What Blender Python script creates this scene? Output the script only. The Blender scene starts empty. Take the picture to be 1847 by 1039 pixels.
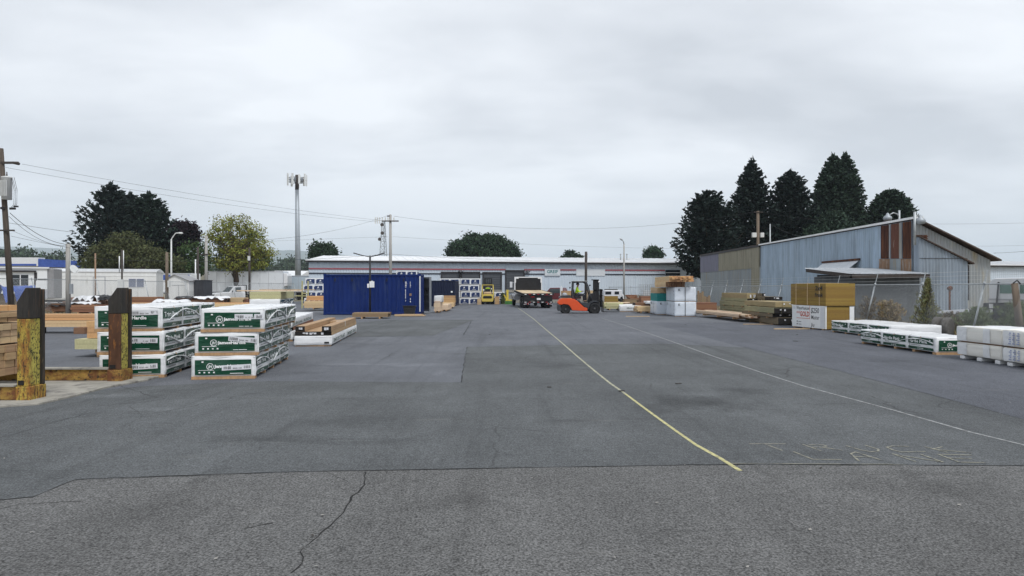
import bpy, math, random
import numpy as np
from mathutils import Vector, Matrix, noise
random.seed(7)
C = bpy.context.scene.collection
F = 1250.0; CX = 923.5; CY = 519.5; H = 1.7
R = math.radians
def PX(px, Y): return (px - CX) * Y / F
def PZ(py, Y): return H - (py - CY) * Y / F
def GY(py): return F * H / (py - CY)
def G(px, py):
    Y = GY(py); return (PX(px, Y), Y)

# ------------------------------------------------------------------ materials
M = {}
def _n(nt, t, **k):
    n = nt.nodes.new(t)
    for a, b in k.items(): setattr(n, a, b)
    return n
def mat(name, col, rough=.6, metal=0., var=.15, scale=4., stretch=(1,1,1), isl=0., bump=0., bscale=40., dirt=None, spec=.3, coat=0., hue=0.):
    """procedural principled material: noise-varied colour, optional per-island variation, optional dirt layer and bump"""
    m = bpy.data.materials.new(name); m.use_nodes = True; nt = m.node_tree; L = nt.links
    b = nt.nodes['Principled BSDF']
    b.inputs['Roughness'].default_value = rough; b.inputs['Metallic'].default_value = metal
    b.inputs['Specular IOR Level'].default_value = spec
    b.inputs['Coat Weight'].default_value = coat
    tc = _n(nt, 'ShaderNodeTexCoord'); mp = _n(nt, 'ShaderNodeMapping'); mp.inputs['Scale'].default_value = stretch
    L.new(tc.outputs['Object'], mp.inputs['Vector'])
    nz = _n(nt, 'ShaderNodeTexNoise'); nz.inputs['Scale'].default_value = scale; nz.inputs['Detail'].default_value = 5; nz.inputs['Roughness'].default_value = .62
    L.new(mp.outputs[0], nz.inputs['Vector'])
    mr = _n(nt, 'ShaderNodeMapRange'); mr.inputs[1].default_value = .3; mr.inputs[2].default_value = .7; mr.inputs[3].default_value = 1-var; mr.inputs[4].default_value = 1+var
    L.new(nz.outputs[0], mr.inputs[0])
    f = mr.outputs[0]
    rgb = _n(nt, 'ShaderNodeRGB'); rgb.outputs[0].default_value = (*col, 1)
    cur = rgb.outputs[0]
    if isl or hue:
        ge = _n(nt, 'ShaderNodeNewGeometry')
        if isl:
            m2 = _n(nt, 'ShaderNodeMapRange'); m2.inputs[3].default_value = 1-isl; m2.inputs[4].default_value = 1+isl
            L.new(ge.outputs['Random Per Island'], m2.inputs[0])
            mm = _n(nt, 'ShaderNodeMath', operation='MULTIPLY'); L.new(f, mm.inputs[0]); L.new(m2.outputs[0], mm.inputs[1]); f = mm.outputs[0]
        if hue:
            hs = _n(nt, 'ShaderNodeHueSaturation'); m3 = _n(nt, 'ShaderNodeMath', operation='MULTIPLY_ADD')
            m3.inputs[1].default_value = hue*2; m3.inputs[2].default_value = .5-hue
            L.new(ge.outputs['Random Per Island'], m3.inputs[0]); L.new(m3.outputs[0], hs.inputs['Hue']); L.new(cur, hs.inputs['Color']); cur = hs.outputs[0]
    vm = _n(nt, 'ShaderNodeVectorMath', operation='SCALE'); L.new(cur, vm.inputs[0]); L.new(f, vm.inputs['Scale']); cur = vm.outputs[0]
    for d in ([dirt] if dirt and not isinstance(dirt[0][0], (tuple, list)) else (dirt or [])):
        dc, lo, hi, ds, dst = d
        mp2 = _n(nt, 'ShaderNodeMapping'); mp2.inputs['Scale'].default_value = dst; mp2.inputs['Location'].default_value = (3.1*ds % 7, 1.7, ds)
        L.new(tc.outputs['Object'], mp2.inputs['Vector'])
        n2 = _n(nt, 'ShaderNodeTexNoise'); n2.inputs['Scale'].default_value = ds; n2.inputs['Detail'].default_value = 6; n2.inputs['Roughness'].default_value = .7
        L.new(mp2.outputs[0], n2.inputs['Vector'])
        m4 = _n(nt, 'ShaderNodeMapRange'); m4.inputs[1].default_value = lo; m4.inputs[2].default_value = hi
        L.new(n2.outputs[0], m4.inputs[0])
        mx = _n(nt, 'ShaderNodeMix', data_type='RGBA'); L.new(m4.outputs[0], mx.inputs[0]); L.new(cur, mx.inputs[6]); mx.inputs[7].default_value = (*dc, 1); cur = mx.outputs[2]
    L.new(cur, b.inputs['Base Color'])
    if bump:
        n3 = _n(nt, 'ShaderNodeTexNoise'); n3.inputs['Scale'].default_value = bscale; n3.inputs['Detail'].default_value = 4
        L.new(mp.outputs[0], n3.inputs['Vector'])
        bp = _n(nt, 'ShaderNodeBump'); bp.inputs['Strength'].default_value = bump; bp.inputs['Distance'].default_value = .02
        L.new(n3.outputs[0], bp.inputs['Height']); L.new(bp.outputs[0], b.inputs['Normal'])
    M[name] = m
    return m

SPOTS = [(1275,726,95,13,.62),(1345,706,60,6,.72),(1180,735,50,9,.75),(1500,820,120,9,.8),(1010,660,60,5,.8),(880,600,70,4,.8),(640,760,90,12,.82),(480,790,110,10,.8),(820,905,120,16,.78),(1700,880,130,26,.76),(300,930,140,26,.84),(1230,960,90,20,.84),
 (745,658,75,3.2,1.35),(620,657,55,3,1.28),(795,672,16,4,1.3),(1262,712,34,5,1.4),(1330,748,30,4,1.22),(205,714,55,5,1.5),(300,738,60,3.5,1.3),(540,716,60,4,1.15),(1150,600,60,2.5,1.15)]
def asphalt(name, col, grain=70., contrast=.35, specks=.5, blotch=.14):
    m = bpy.data.materials.new(name); m.use_nodes = True; nt = m.node_tree; L = nt.links
    b = nt.nodes['Principled BSDF']; b.inputs['Roughness'].default_value = .9; b.inputs['Specular IOR Level'].default_value = .2
    tc = _n(nt, 'ShaderNodeTexCoord')
    def nz(s, d=4, st=(1,1,1), r=.6):
        mp = _n(nt, 'ShaderNodeMapping'); mp.inputs['Scale'].default_value = st; L.new(tc.outputs['Object'], mp.inputs['Vector'])
        n = _n(nt, 'ShaderNodeTexNoise'); n.inputs['Scale'].default_value = s; n.inputs['Detail'].default_value = d; n.inputs['Roughness'].default_value = r
        L.new(mp.outputs[0], n.inputs['Vector']); return n.outputs[0]
    def rng(s, lo, hi, a, c):
        q = _n(nt, 'ShaderNodeMapRange'); q.inputs[1].default_value = lo; q.inputs[2].default_value = hi; q.inputs[3].default_value = a; q.inputs[4].default_value = c
        L.new(s, q.inputs[0]); return q.outputs[0]
    def mul(a, c):
        q = _n(nt, 'ShaderNodeMath', operation='MULTIPLY'); L.new(a, q.inputs[0]); L.new(c, q.inputs[1]); return q.outputs[0]
    fine = nz(grain, 5, r=.75)
    f = rng(fine, .36, .64, 1-contrast, 1+contrast)
    f = mul(f, rng(nz(11, 5, r=.7), .3, .7, .86, 1.14))
    f = mul(f, rng(nz(2.6, 5, (1.3,.6,1), .7), .3, .7, .92, 1.08))
    f = mul(f, rng(nz(.35, 5), .3, .7, 1-blotch, 1+blotch))
    f = mul(f, rng(nz(.9, 4, (1.6,.35,1)), .35, .68, .9, 1.05))
    # dark oily stains and worn tyre tracks
    f = mul(f, rng(nz(.55, 6, (.5,1.6,1), .7), .58, .72, 1., .66))
    f = mul(f, rng(nz(1.1, 5, (.9,.9,1), .7), .66, .76, 1., .7))
    f = mul(f, rng(nz(1.5, 4, (1.5,.05,1), .6), .56, .68, 1., .84))
    wob = nz(1.4, 6, r=.72)
    for (px, py, rx, ry, st) in SPOTS:       # stains, spills and scuffs with places of their own
        x, y = G(px, py); sx = rx*y/F; sy_ = ry*y*y/(F*H)
        m3 = _n(nt, 'ShaderNodeMapping'); m3.inputs['Location'].default_value = (-x/sx, -y/sy_, 0); m3.inputs['Scale'].default_value = (1/sx, 1/sy_, 1); L.new(tc.outputs['Object'], m3.inputs[0])
        ln = _n(nt, 'ShaderNodeVectorMath', operation='LENGTH'); L.new(m3.outputs[0], ln.inputs[0])
        q = _n(nt, 'ShaderNodeMath', operation='MULTIPLY_ADD'); q.inputs[1].default_value = 3.4; L.new(wob, q.inputs[0]); L.new(ln.outputs['Value'], q.inputs[2])
        f = mul(f, rng(q.outputs[0], 1.75, 2.9, st, 1.))
    vo = _n(nt, 'ShaderNodeTexVoronoi'); vo.inputs['Scale'].default_value = grain*.62; L.new(tc.outputs['Object'], vo.inputs['Vector'])
    sp = rng(vo.outputs['Distance'], .10, .22, 1+specks, 1.)
    f = mul(f, sp)
    rgb = _n(nt, 'ShaderNodeRGB'); rgb.outputs[0].default_value = (*col, 1)
    vm = _n(nt, 'ShaderNodeVectorMath', operation='SCALE'); L.new(rgb.outputs[0], vm.inputs[0]); L.new(f, vm.inputs['Scale'])
    # pale scuffs
    mx = _n(nt, 'ShaderNodeMix', data_type='RGBA'); L.new(rng(nz(.8, 7, (.45,2.2,1), .72), .62, .78, 0., .6), mx.inputs[0]); L.new(vm.outputs[0], mx.inputs[6]); mx.inputs[7].default_value = (.2,.195,.185,1)
    # hairline cracking
    v2 = _n(nt, 'ShaderNodeTexVoronoi', feature='DISTANCE_TO_EDGE'); v2.inputs['Scale'].default_value = .42
    wn = _n(nt, 'ShaderNodeTexNoise'); wn.inputs['Scale'].default_value = 2.5; wn.inputs['Detail'].default_value = 6; L.new(tc.outputs['Object'], wn.inputs['Vector'])
    ad = _n(nt, 'ShaderNodeMix', data_type='VECTOR'); ad.inputs[0].default_value = .16
    L.new(tc.outputs['Object'], ad.inputs[4]); L.new(wn.outputs['Color'], ad.inputs[5]); L.new(ad.outputs[1], v2.inputs['Vector'])
    cr = mul(rng(v2.outputs['Distance'], .0015, .005, .55, 0.), rng(nz(.23, 3), .5, .6, 0., 1.))
    mc = _n(nt, 'ShaderNodeMix', data_type='RGBA'); L.new(cr, mc.inputs[0]); L.new(mx.outputs[2], mc.inputs[6]); mc.inputs[7].default_value = (.02,.02,.02,1)
    L.new(mc.outputs[2], b.inputs['Base Color'])
    bp = _n(nt, 'ShaderNodeBump'); bp.inputs['Strength'].default_value = .55; bp.inputs['Distance'].default_value = .012
    L.new(fine, bp.inputs['Height']); L.new(bp.outputs[0], b.inputs['Normal'])
    M[name] = m
    return m

asphalt('asphalt_worn', (.122,.129,.144), 52, .5, .8)
asphalt('asphalt_side', (.098,.104,.120), 52, .5, .8)
asphalt('asphalt_patch', (.098,.104,.108), 58, .55, .8, .2)
asphalt('asphalt_coarse', (.120,.120,.119), 60, .8, .55, .14)
mat('dirt', (.22,.18,.12), .95, var=.3, scale=.6, dirt=((.10,.12,.05), .5, .65, .3, (1,1,1)), bump=.4)
mat('crack', (.018,.018,.018), .95, var=.3, scale=30)
mat('paint_yellow', (.46,.43,.215), .85, var=.25, scale=9, dirt=((.13,.13,.11), .52, .68, 16, (1,1,1)))
mat('paint_pale', (.40,.392,.275), .8, var=.25, scale=9, dirt=((.12,.12,.12), .46, .62, 12, (1,1,1)))
mat('paint_white', (.31,.32,.32), .8, var=.25, scale=9, dirt=((.12,.12,.12), .46, .64, 10, (1,1,1)))
mat('chalk', (.25,.245,.20), .9, var=.3, scale=20, dirt=((.10,.104,.105), .50, .62, 13, (1,1,1)))
mat('concrete', (.30,.285,.25), .9, var=.2, scale=2.2, dirt=((.14,.13,.12), .5, .66, 3, (1,1,1)), bump=.3, bscale=60)
mat('steel_galv', (.40,.425,.44), .5, .5, var=.15, scale=8)
mat('mesh_wire', (.47,.49,.50), .5, .3, var=.15, scale=8)
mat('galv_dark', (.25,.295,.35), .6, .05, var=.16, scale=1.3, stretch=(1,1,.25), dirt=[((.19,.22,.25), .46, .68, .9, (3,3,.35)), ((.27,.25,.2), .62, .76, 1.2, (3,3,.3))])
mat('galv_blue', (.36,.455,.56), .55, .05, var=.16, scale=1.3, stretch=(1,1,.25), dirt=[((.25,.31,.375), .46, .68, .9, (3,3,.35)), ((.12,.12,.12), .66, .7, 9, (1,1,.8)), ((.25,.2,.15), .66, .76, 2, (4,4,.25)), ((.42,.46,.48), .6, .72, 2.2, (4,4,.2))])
mat('galv_grey', (.27,.30,.32), .55, .25, var=.16, scale=1.3, stretch=(1,1,.2), dirt=((.30,.26,.19), .52, .7, 1.2, (3,3,.25)))
mat('tan_sheet', (.29,.275,.215), .7, .1, var=.16, scale=1.5, stretch=(2,2,.25), dirt=((.17,.15,.11), .55, .72, 1.6, (3,3,.3)))
mat('purple_sheet', (.20,.20,.255), .6, .1, var=.16, scale=1.5, stretch=(2,2,.25))
mat('rust_dark', (.075,.03,.018), .85, var=.5, scale=3, stretch=(3,3,.3), dirt=[((.22,.085,.035), .5, .7, 2, (2,2,.25)), ((.34,.37,.40), .68, .72, 3, (2,2,.5)), ((.03,.015,.012), .5, .7, 1.5, (3,3,.5))])
mat('rust_red', (.13,.055,.038), .8, var=.25, scale=3, stretch=(3,3,.3), dirt=((.32,.26,.22), .58, .72, 5, (3,3,.3)))
mat('rust_orange', (.26,.165,.105), .8, var=.3, scale=3, stretch=(3,3,.35), dirt=((.34,.35,.35), .52, .7, 3, (3,3,.4)))
mat('rusty_galv', (.34,.36,.37), .65, .2, var=.2, scale=1.2, stretch=(1.5,1.5,.4), dirt=[((.36,.32,.24), .52, .68, .8, (2,2,.35)), ((.22,.11,.06), .62, .74, 1.3, (3,3,.3))])
mat('white_trim', (.78,.79,.80), .5, var=.08)
mat('dark_trim', (.035,.032,.035), .6, var=.2)
mat('tin_roof', (.56,.58,.60), .5, .1, var=.15, scale=1.2, stretch=(3,.5,1), dirt=((.30,.26,.22), .62, .74, 1.5, (3,.6,1)))
mat('roof_metal', (.74,.75,.76), .4, .1, var=.1, scale=.4, stretch=(1,1,1))
mat('warehouse_wall', (.53,.595,.665), .6, 0., var=.06, scale=.5, dirt=((.46,.52,.585), .55, .75, .8, (1,1,.2)))
mat('warehouse_white', (.62,.65,.68), .5, .05, var=.05)
mat('stripe_red', (.36,.10,.12), .5, var=.1)
mat('stripe_black', (.03,.035,.05), .5, var=.1)
mat('roll_door', (.075,.08,.09), .5, .2, var=.12, scale=1.5)
mat('sign_teal', (.02,.16,.17), .5, var=.05)
mat('glass_dark', (.02,.025,.03), .08, var=.1)
mat('rubber', (.018,.018,.019), .8, var=.25, scale=12)
mat('black_paint', (.016,.016,.018), .45, var=.25, scale=6)
mat('black_plastic', (.02,.02,.022), .5, var=.2)
mat('pole_wood', (.16,.125,.095), .9, var=.3, scale=3, stretch=(4,4,.3), bump=.3)
mat('pole_old', (.085,.068,.055), .9, var=.3, scale=3, stretch=(4,4,.3), bump=.3)
mat('pole_grey', (.34,.33,.31), .9, var=.22, scale=3, stretch=(4,4,.3), bump=.2)
mat('pole_dark', (.06,.05,.045), .9, var=.25, scale=3, stretch=(4,4,.3))
mat('cable', (.035,.036,.04), .7, var=.1)
mat('monopole_grey', (.33,.36,.39), .5, .3, var=.08)
mat('antenna', (.62,.63,.62), .6, var=.08)
mat('bark', (.07,.05,.038), .95, var=.3, scale=5, stretch=(2,2,.4), bump=.5)

# ------------------------------------------------------------------ mesh builder
class MB:
    def __init__(s): s.v = []; s.f = []; s.m = []; s.s = []
    def add(s, vs, fs, mi=0, smooth=False):
        o = len(s.v); s.v.extend([tuple(p) for p in vs])
        for f in fs: s.f.append([o+i for i in f]); s.m.append(mi); s.s.append(smooth)
        return s
    def box(s, x0, x1, y0, y1, z0, z1, mi=0, faces=None):
        vs = [(x0,y0,z0),(x1,y0,z0),(x1,y1,z0),(x0,y1,z0),(x0,y0,z1),(x1,y0,z1),(x1,y1,z1),(x0,y1,z1)]
        fs = [(0,3,2,1),(4,5,6,7),(0,1,5,4),(1,2,6,5),(2,3,7,6),(3,0,4,7)]
        o = len(s.v); s.v.extend(vs)
        for k, f in enumerate(fs):
            s.f.append([o+i for i in f]); s.m.append(mi if faces is None else faces[k]); s.s.append(False)
        return s
    def bar(s, p0, p1, w, h, mi=0, up=(0,0,1)):
        p0 = Vector(p0); p1 = Vector(p1); d = (p1-p0).normalized(); u = Vector(up)
        a = d.cross(u)
        if a.length < 1e-4: a = d.cross(Vector((1,0,0)))
        a.normalize(); b = a.cross(d).normalized(); a *= w/2; b *= h/2
        vs = [p0-a-b,p0+a-b,p0+a+b,p0-a+b,p1-a-b,p1+a-b,p1+a+b,p1-a+b]
        return s.add(vs, [(0,1,2,3),(7,6,5,4),(0,4,5,1),(1,5,6,2),(2,6,7,3),(3,7,4,0)], mi)
    def tube(s, pts, r, n=8, mi=0, cap=True, smooth=True):
        pts = [Vector(p) for p in pts]; k = len(pts)
        rs = r if isinstance(r, (list, tuple)) else [r]*k
        vs = []; fs = []
        for i, p in enumerate(pts):
            d = (pts[min(i+1,k-1)] - pts[max(i-1,0)]).normalized()
            a = d.cross(Vector((0,0,1)))
            if a.length < 1e-3: a = d.cross(Vector((0,1,0)))
            a.normalize(); b = a.cross(d)
            for j in range(n):
                t = 2*math.pi*j/n; vs.append(p + (a*math.cos(t) + b*math.sin(t))*rs[i])
        for i in range(k-1):
            for j in range(n):
                j2 = (j+1) % n; fs.append((i*n+j, (i+1)*n+j, (i+1)*n+j2, i*n+j2))
        s.add(vs, fs, mi, smooth)
        if cap:
            o = len(s.v) - len(vs)
            s.f.append([o+j for j in range(n)]); s.m.append(mi); s.s.append(False)
            s.f.append([o+(k-1)*n+j for j in reversed(range(n))]); s.m.append(mi); s.s.append(False)
        return s
    def lathe(s, c, axis, prof, n=20, mi=0, smooth=True):
        """prof: list of (offset along axis, radius)"""
        c = Vector(c); ax = Vector(axis).normalized(); a = ax.cross(Vector((0,0,1)))
        if a.length < 1e-3: a = ax.cross(Vector((0,1,0)))
        a.normalize(); b = ax.cross(a); vs = []; fs = []
        for (o, r) in prof:
            for j in range(n):
                t = 2*math.pi*j/n; vs.append(c + ax*o + (a*math.cos(t)+b*math.sin(t))*r)
        for i in range(len(prof)-1):
            for j in range(n):
                j2 = (j+1) % n; fs.append((i*n+j, i*n+j2, (i+1)*n+j2, (i+1)*n+j))
        s.add(vs, fs, mi, smooth)
        o = len(s.v)-len(vs)
        s.f.append([o+j for j in reversed(range(n))]); s.m.append(mi); s.s.append(False)
        s.f.append([o+(len(prof)-1)*n+j for j in range(n)]); s.m.append(mi); s.s.append(False)
        return s
    def prism(s, poly, lo, hi, axis='y', mi=0):
        """poly of 2-D points extruded along axis; for y the points are (x,z), for x they are (y,z), for z they are (x,y)"""
        def P(a, b, t): return (a,t,b) if axis == 'y' else ((t,a,b) if axis == 'x' else (a,b,t))
        k = len(poly); vs = [P(a,b,lo) for a,b in poly] + [P(a,b,hi) for a,b in poly]
        fs = [tuple(range(k)), tuple(reversed(range(k,2*k)))] + [(i, i+k, (i+1)%k+k, (i+1)%k) for i in range(k)]
        return s.add(vs, fs, mi)
    def xf(s, fn, start=0):
        for i in range(start, len(s.v)): s.v[i] = tuple(fn(Vector(s.v[i])))
        return s
    def build(s, name, mats, parent=None, bevel=0, loc=None, rz=0, fix=True):
        me = bpy.data.meshes.new(name); me.from_pydata(s.v, [], s.f)
        if not isinstance(mats, (list, tuple)): mats = [mats]
        for q in mats: me.materials.append(M[q] if isinstance(q, str) else q)
        me.polygons.foreach_set('material_index', s.m); me.polygons.foreach_set('use_smooth', s.s)
        if fix and len(s.f) < 60000:
            import bmesh
            bm = bmesh.new(); bm.from_mesh(me); bmesh.ops.recalc_face_normals(bm, faces=bm.faces); bm.to_mesh(me); bm.free()
        me.update()
        o = bpy.data.objects.new(name, me); C.objects.link(o)
        if parent: o.parent = parent
        if loc: o.location = loc
        if rz: o.rotation_euler.z = rz
        if bevel:
            bv = o.modifiers.new('bevel', 'BEVEL'); bv.width = bevel; bv.segments = 2; bv.limit_method = 'ANGLE'; bv.angle_limit = R(40)
        return o
def tag(o, label=None, cat=None, group=None, kind=None):
    if label: o['label'] = label
    if cat: o['category'] = cat
    if group: o['group'] = group
    if kind: o['kind'] = kind
    return o
def thing(name, label, cat, loc=(0,0,0), rz=0., group=None):
    o = bpy.data.objects.new(name, None); C.objects.link(o); o.location = loc; o.rotation_euler = (0,0,rz)
    o.empty_display_size = .3
    return tag(o, label, cat, group)
KIDS = {}
def copy_tree(o, loc, rz=None, label=None, parent=None):
    c = o.copy(); C.objects.link(c)
    if parent is not None: c.parent = parent
    else:
        c.location = loc
        if rz is not None: c.rotation_euler.z = rz
        if label: c['label'] = label
    for ch in list(o.children): copy_tree(ch, None, parent=c)
    return c
_txt = {}
def text_mesh(s, size, bold=0.0, shear=0., space=1.):
    """(verts, faces) of a line of text in the x-y plane, left aligned on the baseline"""
    key = (s, size, bold, shear, space)
    if key in _txt: return _txt[key]
    cu = bpy.data.curves.new('lettering', 'FONT'); cu.body = s; cu.size = size; cu.resolution_u = 2; cu.offset = bold; cu.shear = shear; cu.space_character = space
    ob = bpy.data.objects.new('lettering', cu); C.objects.link(ob)
    dg = bpy.context.evaluated_depsgraph_get(); dg.update()
    me = bpy.data.meshes.new_from_object(ob.evaluated_get(dg))
    r = ([tuple(v.co) for v in me.vertices], [tuple(p.vertices) for p in me.polygons])
    bpy.data.objects.remove(ob); bpy.data.curves.remove(cu); bpy.data.meshes.remove(me)
    _txt[key] = r
    return r
def corrugated(mb, p0, p1, zb, zt, pitch, depth, out, mi=0):
    """ribbed sheet from p0 to p1 (x,y); zb, zt functions of the 0..1 fraction; out = outward unit (x,y)"""
    p0 = Vector((p0[0],p0[1],0)); p1 = Vector((p1[0],p1[1],0)); Ln = (p1-p0).length; n = max(2, int(Ln/pitch)*2)
    o = Vector((out[0], out[1], 0)); vs = []; fs = []
    for i in range(n+1):
        t = i/n; p = p0.lerp(p1, t) + o*(depth if i % 2 else 0)
        vs += [(p.x,p.y,zb(t)), (p.x,p.y,zt(t))]
    for i in range(n): fs.append((2*i, 2*i+2, 2*i+3, 2*i+1))
    mb.add(vs, fs, mi, False)

# ------------------------------------------------------------------ camera, sky, sun
cam = bpy.data.cameras.new('camera'); co = bpy.data.objects.new('camera', cam); C.objects.link(co)
cam.sensor_width = 36; cam.lens = 36*F/1847; cam.clip_end = 20000; cam.clip_start = .1
co.location = (0,0,H); co.rotation_euler = (R(90),0,0)
sc = bpy.context.scene; sc.camera = co
sc.view_settings.view_transform = 'Standard'; sc.view_settings.look = 'None'; sc.view_settings.exposure = .36; sc.view_settings.gamma = 1
sc.cycles.use_denoising = True; sc.cycles.max_bounces = 6; sc.cycles.volume_bounces = 1
SUN_EL, SUN_AZ = R(58), R(150)      # azimuth clockwise from +Y (behind the camera, to the right)
w = bpy.data.worlds.new('World'); sc.world = w; w.use_nodes = True
nt = w.node_tree; L = nt.links; nt.nodes.clear()
out = _n(nt, 'ShaderNodeOutputWorld')
sky = _n(nt, 'ShaderNodeTexSky', sky_type='NISHITA'); sky.sun_disc = False; sky.sun_elevation = SUN_EL; sky.sun_rotation = SUN_AZ
bg1 = _n(nt, 'ShaderNodeBackground'); bg1.inputs[1].default_value = .07; L.new(sky.outputs[0], bg1.inputs[0])
tc = _n(nt, 'ShaderNodeTexCoord'); sp = _n(nt, 'ShaderNodeSeparateXYZ'); L.new(tc.outputs['Generated'], sp.inputs[0])
def mth(op, a, b=None, c=None):
    q = _n(nt, 'ShaderNodeMath', operation=op)
    for i, x in enumerate((a, b, c)):
        if x is None: continue
        if isinstance(x, (int, float)): q.inputs[i].default_value = x
        else: L.new(x, q.inputs[i])
    return q.outputs[0]
zz = mth('ADD', mth('MAXIMUM', sp.outputs[2], 0), .16)
cb = _n(nt, 'ShaderNodeCombineXYZ'); L.new(mth('DIVIDE', sp.outputs[0], zz), cb.inputs[0]); L.new(mth('DIVIDE', sp.outputs[1], zz), cb.inputs[1])
def cloud(scale, detail, loc, st=(1,1,1), rough=.5, dist=.3):
    mp = _n(nt, 'ShaderNodeMapping'); mp.inputs['Location'].default_value = loc; mp.inputs['Scale'].default_value = st; L.new(cb.outputs[0], mp.inputs[0])
    q = _n(nt, 'ShaderNodeTexNoise'); q.inputs['Scale'].default_value = scale; q.inputs['Detail'].default_value = detail; q.inputs['Roughness'].default_value = rough; q.inputs['Distortion'].default_value = dist
    L.new(mp.outputs[0], q.inputs['Vector']); return q.outputs[0]
c1 = cloud(.50, 4, (3.3,1.9,0), (1,1.25,1)); c2 = cloud(1.9, 5, (7.3,4.9,2), (1,1.5,1), .55)
cl = mth('ADD', mth('MULTIPLY', c1, .8), mth('MULTIPLY', c2, .2))
rp = _n(nt, 'ShaderNodeValToRGB'); L.new(cl, rp.inputs[0])
rp.color_ramp.elements[0].position = .41; rp.color_ramp.elements[0].color = (.53,.56,.605,1)
rp.color_ramp.elements[1].position = .59; rp.color_ramp.elements[1].color = (.82,.85,.89,1)
e = rp.color_ramp.elements.new(.5); e.color = (.67,.70,.745,1)
hz = _n(nt, 'ShaderNodeMapRange'); hz.inputs[1].default_value = 0.; hz.inputs[2].default_value = .22; hz.inputs[3].default_value = .8; hz.inputs[4].default_value = 0.; L.new(sp.outputs[2], hz.inputs[0])
mx = _n(nt, 'ShaderNodeMix', data_type='RGBA'); L.new(hz.outputs[0], mx.inputs[0]); L.new(rp.outputs[0], mx.inputs[6]); mx.inputs[7].default_value = (.68,.72,.775,1)
bg2 = _n(nt, 'ShaderNodeBackground'); L.new(mx.outputs[2], bg2.inputs[0]); bg2.inputs[1].default_value = 1.
ms = _n(nt, 'ShaderNodeMixShader'); ms.inputs[0].default_value = .92; L.new(bg1.outputs[0], ms.inputs[1]); L.new(bg2.outputs[0], ms.inputs[2]); L.new(ms.outputs[0], out.inputs[0])
sl = bpy.data.lights.new('sun', 'SUN'); sl.energy = 1.85; sl.angle = R(16); sl.color = (1,.985,.96)
so = bpy.data.objects.new('sun', sl); C.objects.link(so); so.location = (20,-30,60)
sd = Vector((math.sin(SUN_AZ)*math.cos(SUN_EL), math.cos(SUN_AZ)*math.cos(SUN_EL), math.sin(SUN_EL)))
so.rotation_euler = sd.to_track_quat('Z','Y').to_euler()

# ------------------------------------------------------------------ ground
def sheet(name, pts, z, m, kind='structure'):
    mb = MB(); mb.add([(x,y,z) for x,y in pts], [tuple(range(len(pts)))])
    o = mb.build(name, m); tag(o, kind=kind); 
    me = o.data
    if me.polygons[0].normal.z < 0: me.flip_normals()
    return o
def strip(name, pts, wd, z, m, rough=0., cat=None):
    """thin sheet following a ground polyline"""
    P = []
    for (a, b) in zip(pts[:-1], pts[1:]):
        a = Vector((*a,0)); b = Vector((*b,0)); n = max(1, int((b-a).length/(.07 if rough > .011 else .16))) if rough else 1
        for i in range(n): P.append(a.lerp(b, i/n))
    P.append(Vector((*pts[-1],0)))
    if rough:
        P = [p + Vector((random.uniform(-1,1), random.uniform(-1,1), 0))*rough*.5 + Vector((noise.noise(p*2.1), noise.noise(p*2.1+Vector((9,4,2))), 0))*rough*3 + Vector((noise.noise(p*7), noise.noise(p*7+Vector((3,4,2))), 0))*rough*1.5 for p in P]
    vs = []; fs = []
    for i, p in enumerate(P):
        d = (P[min(i+1,len(P)-1)] - P[max(i-1,0)]).normalized(); nrm = Vector((-d.y, d.x, 0))
        q = wd*(max(.12, .8+1.3*noise.noise(p*1.7)+random.uniform(-.35,.35)) if rough else 1)/2
        vs += [(p+nrm*q)[:2]+(z,), (p-nrm*q)[:2]+(z,)]
    for i in range(len(P)-1): fs.append((2*i, 2*i+1, 2*i+3, 2*i+2))
    o = MB().add(vs, fs).build(name, m); tag(o, kind='structure'); return o
sheet('ground', [(-11000,-300),(11000,-300),(11000,6900),(-11000,6900)], -.05, 'dirt')
sheet('asphalt_yard', [(-29.3,-8),(15.1,-8),(15.1,60),(11.5,74),(10,80),(60,92),(58,99),(-21.5,80),(-27.5,92),(-29.3,60)], 0, 'asphalt_worn')
seam = [(-260,907),(0,903),(62,897),(135,866),(350,858),(500,853),(860,846),(1335,838.5),(1847,841),(2150,843)]
sg = [G(*p) for p in seam]
sheet('asphalt_apron', sg + [(14,-7),(-14,-7)], .004, 'asphalt_coarse')
patch = [G(*p) for p in [(2150,832),(1847,757),(1700,718),(1500,666),(1342,627),(1200,620),(1075,621),(842,626),(832,690),(480,688),(270,696)]]
patch += [(-7.2,11.2),(-9.4,9.6),(-10.2,7.6)]
sheet('asphalt_patch', [(x,y+.02) for x,y in reversed(sg)] + patch[0:0] + list(reversed(patch)), .004, 'asphalt_patch')
sheet('asphalt_side', [G(*p) for p in [(1342,626.6),(1500,665.6),(1700,717.6),(1847,756.6),(2150,831)]] + [(15.05,8),(15.05,34),(G(1342,626)[0],34)], .003, 'asphalt_side')
sheet('asphalt_strip', [G(*p) for p in [(360,612),(780,606),(856,577),(700,577),(560,590)]], .004, 'asphalt_patch')
strip('asphalt_seam', [G(*p) for p in seam], .022, .0055, 'crack', .008)
strip('asphalt_crack', [G(*p) for p in [(664,852),(647,880),(626,908),(606,940),(572,968),(543,998),(545,1018),(524,1036)]], .014, .0056, 'crack', .014)
strip('asphalt_crack', [G(*p) for p in [(1342,627),(1500,666),(1700,718),(1847,757)]], .012, .0056, 'crack', .01)
strip('asphalt_crack', [G(*p) for p in [(842,626),(838,655),(832,690)]], .015, .0056, 'crack', .01)
strip('asphalt_crack', [G(*p) for p in [(480,688),(660,689),(832,690)]], .008, .0056, 'crack', .01)
strip('asphalt_crack', [G(*p) for p in [(842,626),(960,622),(1075,621)]], .012, .0056, 'crack', .012)
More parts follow.
